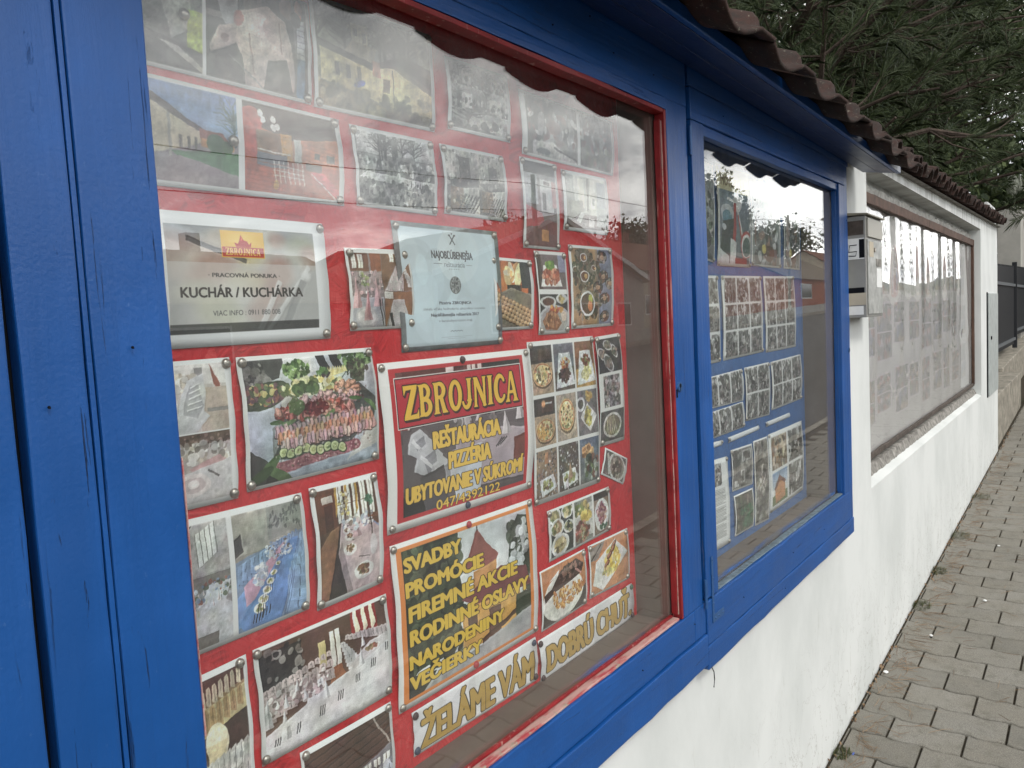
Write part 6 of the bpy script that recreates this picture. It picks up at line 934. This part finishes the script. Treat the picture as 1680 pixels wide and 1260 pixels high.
paper('photo_print', PH, 'narrow strip of three greyish dish pictures, right of the nine dish grid', 'three dish strip', [(976.5, 553), (1016, 546), (1024.5, 721), (984.5, 733)], art_three_vertical, 240, ('tl', 'tr', 'bl'), .006)
paper('photo_print', PH, 'small crooked print of a fish dish below the three dish strip', 'small crooked fish print', [(993, 734), (1029.5, 752), (1022.5, 795), (986, 778)], art_fish_small, 110, (), .003)
paper('photo_print', PH, 'wide print of three dishes side by side under the nine dish grid', 'three dishes print', [(898, 839), (999, 798), (1002, 869), (901, 923)], art_three_dishes, 220, ('tr', 'br', 'tl'), .004)
paper('photo_print', PH, 'print of a whole fried fish with chips on a white plate', 'fried fish print', [(885, 939), (959, 900), (963, 989), (889, 1037.5)], art_fishplate, 240, ('tr', 'br'), .004)
paper('photo_print', PH, 'print of stuffed rolls on pasta on a square white plate', 'pasta print', [(964.5, 896.5), (1029, 866), (1033, 948.5), (968, 983)], art_pasta, 220, curl=.004)
# the blue board
S2 = .95
q2 = dict(sm=S2)
paper('photo_print', PH, 'print of a parked chopper at the left edge of the blue board', 'chopper print', [(1146, 261), (1170, 271), (1172, 431), (1150, 424)], art_chopper, 150, ('br',), .004, **q2)
nm = paper('magazine_page', 'magazine page', 'magazine page with a red motorbike under a cream title band', 'motorbike magazine page', [(1174, 267), (1227, 287), (1231, 439), (1177, 436)], art_magazine, 220, ('bl', 'br'), .005, **q2)
paper('photo_print', PH, 'faded print of riders in a group, right of the magazine page', 'faded riders print', [(1229.5, 294), (1277, 311), (1281, 440), (1233, 436)], art_rider, 180, ('br', 'bl'), .005, **q2)
paper('photo_print', PH, 'faded print of a tent crowd in the upper right of the blue board', 'tent crowd print', [(1284, 315), (1311, 324), (1312, 443), (1286, 440)], art_rider, 150, (), .003, **q2)
for (lab, sh, px, nx_, ny_, tk) in (
    ('narrow sheet of three grey crowd pictures at the left edge of the blue board', 'left edge crowd sheet', [(1150, 452), (1177, 452), (1182.5, 593), (1155, 599)], 1, 3, ('tr', 'br')),
    ('sheet of nine grey rally pictures just right of the left edge sheet', 'first nine picture sheet', [(1183, 452), (1248, 453), (1252.5, 577), (1187, 592)], 3, 3, ('tl', 'tr', 'br')),
    ('sheet of nine grey rally pictures nearest the bare right part of the blue board', 'second nine picture sheet', [(1252, 453), (1302, 453), (1306, 568.5), (1257, 578.5)], 3, 3, ('tr', 'bl')),
    ('sheet with one row of three rally pictures by the left stile', 'upper row sheet', [(1152, 622), (1217, 605), (1220, 657), (1156, 673.5)], 3, 1, ('tr',)),
    ('lower sheet of a row of rally pictures, above the left blank strip', 'lower row sheet', [(1154, 681), (1219, 659), (1221.5, 700), (1158, 724)], 3, 1, ('br',)),
    ('square sheet of four group pictures in the middle of the blue board', 'four group picture sheet', [(1221.5, 603.5), (1261.7, 594), (1262.7, 680.5), (1223.6, 691)], 2, 2, ('tl', 'tr', 'bl')),
    ('sheet of six group pictures at the right of the middle row', 'six picture sheet', [(1264.5, 594), (1313.4, 581), (1315, 654), (1266, 673.5)], 3, 2, ('tl', 'br'))):
    paper('photo_print', PH, lab, sh, px, art_crowds(nx_, ny_), 170, tk, .004, **q2)
paper('blank_strip', 'paper strip', 'short blank paper strip at the left stile of the blue window', 'short blank strip', [(1150, 731), (1185, 722), (1185, 730), (1152, 741)], art_strip, 40, ('tr',), .002, sm=.8, nx=6, nz=3)
paper('blank_strip', 'paper strip', 'longest blank paper strip, curved, in the middle of the blue board', 'long blank strip', [(1194.5, 718), (1244.5, 698), (1245, 705), (1195, 727)], art_strip, 40, ('tl',), .003, sm=.8, nx=10, nz=3)
paper('blank_strip', 'paper strip', 'blank paper strip under the six picture sheet', 'right blank strip', [(1256.5, 693), (1295, 677), (1296, 684), (1257, 700.5)], art_strip, 40, ('tl',), .003, sm=.8, nx=10, nz=3)
paper('article_page', 'page', 'tall white page with a small picture above lines of print', 'tall printed article', [(1146, 762), (1193, 748.5), (1198, 890), (1156, 914)], art_article, 220, ('tr', 'br'), .005, **q2)
paper('photo_print', PH, 'collage print of framed pictures on a wall', 'framed pictures collage', [(1199, 739), (1233.7, 727.5), (1235, 794), (1201.5, 807)], art_collage, 130, ('tl',), .004, **q2)
paper('photo_print', PH, 'dark print of a banquet with green bottles', 'green bottle print', [(1204, 814), (1235, 800), (1236.5, 863), (1206, 881)], art_greenscene, 130, (), .004, **q2)
paper('photo_print', PH, 'tall narrow print of a cluttered room beside the four view sheet', 'tall cluttered room print', [(1236, 724), (1259, 715.5), (1262, 851.5), (1239, 863)], art_sidewalls, 160, (), .005, **q2)
paper('photo_print', PH, 'sheet of four views, one of them an orange gabled house', 'orange house sheet', [(1260, 713.5), (1315, 690), (1317.6, 803), (1263.4, 843)], art_fourviews, 200, ('tl', 'bl'), .005, **q2)
# pale sheets behind the film
def art_pale(s):
    def f(p, r):
        p.fill((225, 222, 222))
        for a in range(2): q_ = p.sub(.06, .05+.48*a, .94, .5+.46*a); crowd(q_, r, .4); q_.spk(r, 14, ('r', 0, 0, 1, 1), .12, [(196, 96, 84), (110, 140, 110), (206, 180, 130), (90, 110, 150)], al=.55)  # tinted dabs put the film's reflection of red roofs into the sheet colour
        p.a[:] = p.a*.6+np.array((206, 200, 206), np.float32)*.4
    return f
rr = random.Random(12); xs = 4.5
lp = ('first', 'second', 'third', 'fourth', 'fifth', 'sixth', 'seventh', 'eighth', 'ninth', 'tenth')
for row, (z0, z1) in enumerate(((.80, 1.13), (1.2, 1.55), (1.6, 1.95))):
    for i in range(9):
        x0 = 4.40+.485*i+rr.uniform(-.02, .02); x1 = x0+rr.choice((.36, .42, .455)); Z = z0+rr.choice((-.03, 0, .01, .06)); z1_ = z1+rr.uniform(-.05, .03)
        V = [(x0, .1455, Z), (x1, .1455, Z), (x1, .1455, z1_), (x0, .1455, z1_)]; 
        if i < 3 and row == 0 or i == 0: mt = print_mat('print_film_%d_%d' % (row, i), art_pale(i), 120, 160, 40+i+10*row); FM = mt if not (row == 0 and i == 0) else mt
        else: mt = bpy.data.materials['print_film_0_%d' % (i % 3)]
        o = mesh('photo_print', V, [(0, 1, 2, 3)], mt, None, False, [(0, 0), (1, 0), (1, 1), (0, 1)]); o.modifiers.new('thickness', 'SOLIDIFY').thickness = .0004
        tag(o, 'faded sheet behind the film, %s from the near end in the %s row' % (lp[i], ('bottom', 'middle', 'top')[row]), PH, 'faded sheets behind the wavy film')
# ---------------------------------------------------------------- beyond the wall: plinth, steel fence, gate posts
fn = empty('steel_fence', (12, .25, .4), 'black sheet steel fence panels on a stained concrete plinth beyond the white wall', 'fence')
def fp(q, n, m, **kw): o = q.build(n, m, None, **kw); o.parent = fn; o.matrix_parent_inverse = Matrix.Translation(-Vector(fn.location)); return o
q = B(); q.hexa([(10.56, .06, gz(10.5)-.1), (14.2, .06, gz(14.2)-.1), (14.2, .62, gz(14.2)-.1), (10.56, .62, gz(10.5)-.1), (10.56, .06, .38), (14.2, .06, .39), (14.2, .62, .39), (10.56, .62, .38)]); fp(q, 'plinth', M['concrete'], bevel=.012)
q = B(); q.hexa([(14.22, .3, gz(14.2)-.1), (30, .3, gz(30)-.1), (30, .7, gz(30)-.1), (14.22, .7, gz(14.2)-.1), (14.22, .3, .45), (30, .3, .95), (30, .7, .95), (14.22, .7, .45)]); fp(q, 'plinth', M['concrete'], bevel=.012)
for (a, b_, zb) in ((10.6, 13.3, .5), (13.45, 17.5, .6), (17.65, 22, .75), (22.2, 28, .9)):
    n = int((b_-a)/.11)
    for i in range(n):
        x = a+.02+i*(b_-a)/n; q = B(); q.box(x, x+.085, .395, .41, zb+.08, 2.0+.02*(x-10)+(.03 if i % 2 else 0)); fp(q, 'slat', M['black'])
    for z in (zb+.16, 1.78): q = B(); q.box(a, b_, .365, .394, z, z+.05); fp(q, 'rail', M['rail'])
    q = B(); q.box(a-.07, a, .35, .43, zb-.15, 2.1+.02*(a-10)); fp(q, 'post', M['black'], bevel=.004)
q = B()
for t in range(6): z = 1.42-.09*t; q.tube([(12.2+.05*(-1)**t, .388, z), (12.28+.05*(-1)**t, .388, z-.05), (12.2, .388, z-.09)], .01, 5)
fp(q, 'scroll_ornament', M['rail'])
for (px0, px1, py0, py1, D, m, lab) in ((1621, 1639, 331, 372, .5, 'white', 'streaked white pillar top showing above the end of the tiled coping'), (1675, 1700, 338, 520, .5, 'paleg', 'grey gate pillar at the right edge behind the black fence')):
    a = at_y(px0, (py0+py1)/2, D); c = at_y(px1, (py0+py1)/2, D); zt = at_y(px0, py0, D)[2]; q = B(); q.box(a[0], max(a[0]+.3, min(c[0], a[0]+1.2)), D, D+.45, gz(a[0]), zt); o = q.build('pillar', M[m], None, bevel=.01); tag(o, lab, 'pillar')
for i, (x, z) in enumerate(((13.0, 2.28), (15.3, 2.36))):
    q = B(); q.box(x, x+.35, .62, .7, 1.6, z); o = q.build('board_sign', M['white' if i == 0 else 'cream'], None, bevel=.005); tag(o, ('small white board standing just behind the black fence', 'narrow cream board farther along behind the black fence')[i], 'board')
# ---------------------------------------------------------------- trees
def needles(cs, L_, n, w=.0016, seed=1, dirs=None, spread=1.25, droop=.12):
    r = np.random.RandomState(seed); K = len(cs)*n; C_ = np.repeat(np.array(cs), n, 0); D_ = np.repeat(np.array(dirs), n, 0)
    v = r.randn(K, 3); v /= np.linalg.norm(v, axis=1)[:, None]; a = r.rand(K, 1)**.7*spread; d = D_*(1.15-a*.55)+v*a; d /= np.linalg.norm(d, axis=1)[:, None]
    l = L_*(.65+.5*r.rand(K, 1)); base = C_+D_*r.uniform(-.09, .05, (K, 1)); mid = base+d*l*.55; tip = base+d*l; tip[:, 2] -= (l[:, 0]*droop*(1+r.rand(K))); s = np.cross(d, r.randn(K, 3)); s /= np.linalg.norm(s, axis=1)[:, None]; s *= w
    V = np.empty((K*5, 3)); V[0::5] = base-s*.6; V[1::5] = base+s*.6; V[2::5] = mid+s; V[3::5] = tip; V[4::5] = mid-s
    return V, K
def mesh_np(name, V, idx, m, parent=None):
    me = bpy.data.meshes.new(name); k_ = idx.shape[1]; me.vertices.add(len(V)); me.vertices.foreach_set('co', V.ravel().astype(np.float32)); me.loops.add(idx.size); me.loops.foreach_set('vertex_index', idx.ravel().astype(np.int32)); me.polygons.add(len(idx)); me.polygons.foreach_set('loop_start', np.arange(0, idx.size, k_, dtype=np.int32)); me.update(calc_edges=True); me.materials.append(m); return link(bpy.data.objects.new(name, me), parent)
def pine(x, y, h, seed, label, boxr, nlimb, ntw, L_=.13, nn=75, w=.0017, name='pine_tree'):
    t = empty(name, (x, y, gz(x)), label, 'pine tree'); r = random.Random(seed); q = B(); z0 = gz(x)
    q.tube([(0, 0, -.05), (.05, 0, h*.3), (-.04, .05, h*.65), (0, 0, h)], [.2, .16, .11, .03], 12); q.build('trunk', M['bark'], t); cs = []; ds = []; q = B()
    for i in range(nlimb):
        z = r.uniform(boxr[4], boxr[5]); tx, ty = r.uniform(boxr[0], boxr[1]), r.uniform(boxr[2], boxr[3]); p0 = Vector((0, 0, min(h*.95, z-.5+r.uniform(-.3, .5)))); p3 = Vector((tx-x, ty-y, z-z0)); mid = p0.lerp(p3, .5)+Vector((r.uniform(-.3, .3), r.uniform(-.3, .3), r.uniform(-.1, .35))); P = [p0.lerp(mid, s*2) if s < .5 else mid.lerp(p3, s*2-1) for s in [k_/5 for k_ in range(6)]]; P = [p+Vector((r.uniform(-.05, .05),)*3) for p in P]; P[0] = p0
        q.tube(P, [.045, .036, .028, .022, .016, .009], 6)
        for k_ in range(ntw):
            s = r.uniform(.35, 1.); b0 = P[min(5, int(s*5))]; d = (p3-p0).normalized()*.5+Vector((r.uniform(-1, 1), r.uniform(-1, 1), r.uniform(-.5, .8))); d.normalize(); l = r.uniform(.16, .5); e = b0+d*l; m_ = b0+d*l*.5+Vector((0, 0, -.03)); q.tube([b0, m_, e], [.01, .007, .004], 5, False); dd = (d+Vector((0, 0, .35))).normalized(); cs.append(tuple(e)); ds.append(tuple(dd))
            if r.random() < .6: cs.append(tuple(m_)); ds.append(tuple(dd))
    q.build('limbs', M['bark'], t); V, K = needles(cs, L_, nn, w, seed, ds); idx = np.arange(K*5).reshape(K, 5); o = mesh_np('needles', V, idx, M['needle'], t); tag(o, kind='stuff'); return t
pine(6.4, 1.5, 6.5, 3, 'big dark pine with long needles hanging over the wall', (4.1, 8., -.45, 2.2, 2.72, 4.7), 40, 11, .22, 70, .0015)
pine(9.8, 1.8, 7., 9, 'second dark pine farther along behind the coping', (7.8, 12.6, -.8, 2.6, 2.8, 6.2), 42, 13, .2, 80, .0019)
pine(15, 2.4, 9., 14, 'farther pine above the black fence', (11.5, 19, -2.2, 3.2, 3.1, 8.), 40, 13, .19, 60, .003)
pine(7.5, 4.5, 9., 21, 'pine deeper in the garden behind the first one', (3.4, 11., 2.2, 5.6, 2.7, 7.8), 44, 13, .18, 60, .003)
def leafy(name, label, cat, cx, cy, rx, ry, z0, z1, n, s, m, seed, trunk=True, k_='leaf'):
    t = empty(name, (cx, cy, gz(cx)), label, cat); r = np.random.RandomState(seed); nc = 60; c = np.c_[r.uniform(-rx, rx, nc), r.uniform(-ry, ry, nc), r.uniform(z0, z1, nc)]-np.array([0, 0, gz(cx)]); P = c[r.randint(0, nc, n)]+r.randn(n, 3)*np.array([rx, ry, (z1-z0)/2])*.16; u = r.randn(n, 3); u /= np.linalg.norm(u, axis=1)[:, None]; v = np.cross(u, r.randn(n, 3)); v /= np.linalg.norm(v, axis=1)[:, None]; q = s*r.uniform(.6, 1.4, (n, 1)); V = np.empty((n*4, 3)); V[0::4] = P-u*q; V[1::4] = P+v*q*.5; V[2::4] = P+u*q; V[3::4] = P-v*q*.5
    o = mesh_np('foliage', V, np.arange(n*4).reshape(n, 4), m, t); tag(o, kind='stuff')
    if trunk: b_ = B(); b_.tube([(0, 0, -.1), (.05, .05, (z0+z1)/2-gz(cx)), (0, 0, z1-gz(cx)-.2)], [.14, .09, .03], 10); b_.build('trunk', M['bark'], t)
leafy('hedge_tree', 'dense dark evergreen behind the black fence', 'tree', 18, 3., 4.5, 1.6, .6, 6.5, 46000, .06, M['leaf'], 4)
leafy('hedge_tree', 'wide dark evergreen behind the far part of the fence', 'tree', 29, 2.6, 6, 4.2, 1.6, 13, 60000, .12, M['leaf'], 5)
leafy('hedge_tree', 'bushy dark evergreen deep in the garden behind the pines', 'tree', 7.5, 8.2, 6., 1.2, 1.4, 11.5, 60000, .07, M['leaf'], 6)
leafy('hedge_tree', 'tall evergreen deep in the garden beyond the second pine', 'tree', 17, 8, 6., 1.4, 1.4, 13., 60000, .11, M['leaf'], 7)
leafy('hedge_tree', 'broad evergreen at the near end of the garden', 'tree', 1.5, 6.5, 3., 1.2, 1.4, 9.5, 30000, .06, M['leaf'], 8)
p = at_y(1574, 335, 1.0); q = B(); q.tube([(p[0], 1.0, gz(p[0])), (p[0], 1.0, 3.3)], .022, 8); 
for t in range(14): q.box(p[0]-.035, p[0]+.035, .97, 1.03, 2.3+.075*t, 2.335+.075*t)
tag(q.build('garden_mast', M['white']), 'thin white notched mast standing between the pines', 'mast')
# pale drooping frond beside the gate pillar
c = at_y(1668, 312, .7); rs = random.Random(3); cs = []; ds = []
for i in range(46): t = i/46; cs.append((c[0]-.9+2.2*t+rs.uniform(-.1, .1), .7+rs.uniform(-.1, .1), c[2]+.25-.3*t+rs.uniform(-.06, .06))); ds.append((.1, -.1, -1))
V, K = needles(cs, .26, 60, .005, 5, ds, .5, .2); o = mesh_np('pale_plume', V, np.arange(K*5).reshape(K, 5), M['palefrond']); tag(o, 'pale drooping plume of fronds above the gate pillar', 'plant')
# ---------------------------------------------------------------- litter and weeds at the foot of the wall
rs = random.Random(6); b = B()
def strand(x, y, L_, a, m_h=.004):
    c_, s_ = math.cos(a), math.sin(a); k_ = rs.uniform(-.5, .5); P = [(x+c_*L_*t-s_*k_*L_*t*t*.4, y+s_*L_*t+c_*k_*L_*t*t*.4, gz(x+c_*L_*t)+.003+m_h*rs.random()) for t in (0, .35, .7, 1)]; b.tube(P, [.0009, .0011, .001, .0006], 3, False)
for i in range(420):
    x = 3.15+7.3*rs.random()**1.1; clump = max(0, math.sin(x*5.3)+math.sin(x*11.7+1)); y = -.01-abs(rs.gauss(0, .05+.05*clump)); strand(x, min(.03, y), rs.uniform(.04, .14), rs.uniform(-2.4, .4))
for i in range(90): strand(rs.uniform(3.2, 9), rs.uniform(-.9, 0), rs.uniform(.05, .12), rs.uniform(0, 6.3))
tag(b.build('fallen_needles', M['dry'], None), 'dry brown needles scattered along the foot of the white wall', kind='stuff')
b = B()
for i in range(700):
    x = 3.15+9*rs.random(); c_ = max(0, math.sin(x*3.1+.5)+math.sin(x*7.7)-.3)
    if rs.random() > .25+.5*c_: continue
    y = .035-abs(rs.gauss(0, .016)); s = rs.uniform(.003, .009); z = gz(x)+.001; a = rs.random()*6.28; b.add([(x-s, y, z), (x, y-s, z+.002), (x+s, y, z), (x, y+s*.6, z+s), (x+s*math.cos(a), y+s*math.sin(a), z+s*1.3)], [(0, 1, 4), (1, 2, 4), (2, 3, 4), (3, 0, 4)])
tag(b.build('joint_debris', M['dry'], None), 'crumbs of soil and leaf litter in the joint at the foot of the wall', kind='stuff')
for n_, (x, y, s, lab) in enumerate(((3.42, .0, .045, 'small moss tuft nearest the camera at the foot of the wall'), (5.3, -.01, .07, 'low moss tuft a little beyond the litter heap'), (6.0, .0, .07, 'yellowish moss tuft farther along the wall foot'), (6.9, -.02, .09, 'spreading moss patch with red stems by the wall'), (8.2, -.03, .1, 'farther green moss patch beside the wall foot'), (14.4, .05, .3, 'bright green weed clump in the corner of the concrete plinth'))):
    b = B(); r_ = random.Random(n_)
    for i in range(170):
        a = r_.random()*6.28; d = s*math.sqrt(r_.random()); X, Y = x+d*math.cos(a)*1.3, min(.035 if x < 10 else .28, y+d*math.sin(a)*.8); h = s*.42*r_.uniform(.3, 1); w_ = .004 if s < .2 else .014; l = r_.uniform(-.01, .01)*s*30*.1; b.add([(X-w_, Y, gz(X)), (X+w_, Y, gz(X)), (X+l, Y+l, gz(X)+h)], [(0, 1, 2)])
    o = b.build('moss_tuft' if s < .2 else 'weed_clump', M['moss'] if s < .2 else M['leaf'], None); tag(o, lab, 'moss' if s < .2 else 'weed', 'moss tufts at the wall foot' if s < .2 else None)
for n_, (x, y, s, lab) in enumerate(((4.28, -.005, .013, 'larger white pebble in the needle heap at the wall foot'), (4.86, -.13, .011, 'pale flat pebble lying on a paver joint near the wall'), (5.55, -.33, .012, 'lone white pebble out on the pavers'), (6.75, -.30, .011, 'small white pebble farthest along the pavers'))):
    bm = bmesh.new(); bmesh.ops.create_icosphere(bm, subdivisions=2, radius=s); r_ = random.Random(n_)
    for v in bm.verts: v.co *= r_.uniform(.85, 1.1); v.co.z *= .5
    me = bpy.data.meshes.new('pebble'); bm.to_mesh(me); bm.free(); me.materials.append(M['white']); o = link(bpy.data.objects.new('pebble', me)); o.location = (x, y, gz(x)+s*.4); tag(o, lab, 'pebble', 'white pebbles on the pavers')
q = B(); q.box(3.43, 3.452, -.045, -.038, gz(3.43)+.0015, gz(3.43)+.0025); tag(q.build('paint_fleck', simple('blue_fleck', (.08, .13, .4), .6)), 'small blue paint fleck on the nearest paver', 'paint fleck')
# ---------------------------------------------------------------- the other side of the street (seen in the panes)
def house(x0, x1, y1, depth, eave, ridge, mw, mr, lab, gable=False, wins=((.2, .35), (.6, .75))):
    g = gz((x0+x1)/2); y0 = y1-depth; t = empty('house', ((x0+x1)/2, y1, g), lab, 'house'); off = -Vector(t.location)
    def hp(q, n, m, P=t): o = q.build(n, m, None); o.parent = P; o.matrix_parent_inverse = Matrix.Translation(off) if P is t else Matrix(); return o
    q = B(); q.box(x0, x1, y0, y1, g-1, g+eave); wl_ = hp(q, 'wall', mw); q = B(); mid = (x0+x1)/2
    if gable:
        q.add([(x0, y1-.002, g+eave), (x1, y1-.002, g+eave), (mid, y1-.002, g+ridge)], [(0, 1, 2)]); hp(q, 'gable', mw); q = B(); d = .35
        for s in (-1, 1): xe = mid+s*((x1-x0)/2+d); ze = g+eave-d*(ridge-eave)/((x1-x0)/2); q.hexa([(mid, y0-.3, g+ridge), (xe, y0-.3, ze), (xe, y1+.35, ze), (mid, y1+.35, g+ridge), (mid, y0-.3, g+ridge+.12), (xe, y0-.3, ze+.12), (xe, y1+.35, ze+.12), (mid, y1+.35, g+ridge+.12)])
        hp(q, 'roof', mr); q = B()
        for s in (-1, 1): xe = mid+s*((x1-x0)/2+d); ze = g+eave-d*(ridge-eave)/((x1-x0)/2); q.hexa([(mid, y1+.36, g+ridge-.06), (xe, y1+.36, ze-.06), (xe, y1+.40, ze-.06), (mid, y1+.40, g+ridge-.06), (mid, y1+.36, g+ridge+.16), (xe, y1+.36, ze+.16), (xe, y1+.40, ze+.16), (mid, y1+.40, g+ridge+.16)])
        hp(q, 'verge_board', M['white'])
    else:
        ym = (y0+y1)/2; q.add([(x0-.3, y1+.4, g+eave-.1), (x1+.3, y1+.4, g+eave-.1), (x1+.3, ym, g+ridge), (x0-.3, ym, g+ridge), (x0-.3, y0-.4, g+eave-.1), (x1+.3, y0-.4, g+eave-.1)], [(0, 1, 2, 3), (3, 2, 5, 4)]); hp(q, 'roof', mr); q = B(); q.add([(x0, y1, g+eave), (x0, y0, g+eave), (x0, ym, g+ridge-.1)], [(0, 1, 2)]); q.add([(x1, y1, g+eave), (x1, y0, g+eave), (x1, ym, g+ridge-.1)], [(0, 1, 2)]); hp(q, 'gable', mw)
        q = B(); q.box(mid+1, mid+1.5, ym-.25, ym+.25, g+ridge-.5, g+ridge+.6); hp(q, 'chimney', M['roofred'])
    for a, b_ in wins:
        xa, xb = x0+(x1-x0)*a, x0+(x1-x0)*b_; q = B(); q.box(xa-.08, xb+.08, y1, y1+.05, g+.95, g+2.15); w_ = hp(q, 'window', M['white']); q = B(); q.box(xa, xb, y1+.05, y1+.055, g+1.03, g+2.07); o = hp(q, 'pane', M['pane'], w_); o.matrix_parent_inverse = Matrix()
house(-14, 6, -19, 9, 2.9, 5.2, M['cream'], M['roofred'], 'cream house with a red roof across the street, nearest the camera')
house(20, 36, -18, 9, 3.3, 5.9, M['paleg'], M['rooftan'], 'pale house with a white verged front gable across the street', True, ((.2, .3), (.62, .72), (.82, .9)))
house(37, 52, -20, 9, 3.6, 6., M['cream'], M['roofred'], 'long cream house with a low red roof across the street')
house(59, 78, -18, 9, 2.6, 5., M['orange'], M['rooftan'], 'orange red house under a tan roof farther along the street')
house(82, 100, -19, 9, 2.6, 5.6, M['cream'], M['roofred'], 'far cream house with a steep red roof')
house(7.2, 18.8, -20, 8, 2.9, 4.9, M['paleg'], M['rooftan'], 'plain grey house under a tan roof between two others across the street', False, ((.3, .5),))
for i, (x, y, s, z) in enumerate(((64, -30, 6, 10.), (73, -29, 2.4, 14.), (47, -34, 4, 9.), (88, -31, 6, 12))):
    leafy('street_tree', ('broad tree rising behind the orange red house', 'tall slender tree behind the far end of the orange house', 'round tree behind the long cream house', 'big tree behind the far cream house')[i], 'tree', x, y, s, s*.8, 2.2, z, 14000, .24, M['leaf'], 30+i)
sg = empty('street_sign', (65.5, -16.8, gz(65.5)), 'small blue and white traffic sign on a post across the street', 'traffic sign'); q = B(); q.tube([(0, 0, 0), (0, 0, 3.3)], .04, 8); q.build('post', M['galv'], sg); q = B(); q.box(-.5, .5, .03, .05, 2.3, 3.4); q.build('plate', simple('sign_blue', (.05, .13, .45), .4), sg); q = B(); q.box(-.5, .5, .03, .05, 1.75, 2.2); q.build('plate', M['white'], sg)
q = B()
for (y, zz_) in ((-15.6, 6.6), (-15.5, 5.6)):
    P = []
    for i in range(61): x = -6+87*i/60; t = ((x+6) % 29.)/29; P.append((x, y, zz_+gz(x)-4*.35*t*(1-t)))
    q.tube(P, .013, 5)
tag(q.build('overhead_cable', M['dark']), 'dark overhead cables strung along the far side of the street', 'cable')
for i, x in enumerate((-6, 23, 52)):
    q = B(); q.tube([(x, -15.5, gz(x)-.1), (x, -15.5, gz(x)+6.9)], [.12, .09], 10); tag(q.build('utility_pole', M['concrete']), ('concrete cable pole nearest the camera across the street', 'concrete cable pole beside the long cream house', 'concrete cable pole beside the far cream house')[i], 'pole', 'cable poles across the street')
# low garden wall along the far pavement
q = B(); q.hexa([(-30, -17.4, gz(-30)-.1), (110, -17.4, gz(110)-.1), (110, -17.2, gz(110)-.1), (-30, -17.2, gz(-30)-.1), (-30, -17.4, gz(-30)+.55), (110, -17.4, gz(110)+.55), (110, -17.2, gz(110)+.55), (-30, -17.2, gz(-30)+.55)]); tag(q.build('front_garden_wall', M['paleg']), 'low pale wall before the houses across the street', 'wall')

# made-up hill, added to block the bright horizon mirrored in the panes
V = []; Fc = []; n = 80; rh = random.Random(4)
for i in range(n+1):
    x = -120+420*i/n; h = gz(x)+9+3*math.sin(i*.31)+1.6*math.sin(i*.9+1)+rh.uniform(-.5, .5); V += [(x, -75, gz(x)-3), (x, -88, h), (x, -120, h+4)]
for i in range(n): Fc += [(3*i, 3*i+3, 3*i+4, 3*i+1), (3*i+1, 3*i+4, 3*i+5, 3*i+2)]
o = mesh('horizon_screen', V, Fc, simple('horizon_screen_green', (.035, .05, .022), .95, .1, 0, .5, (1.2, 1., .6), .4), None, True); tag(o, kind='structure')
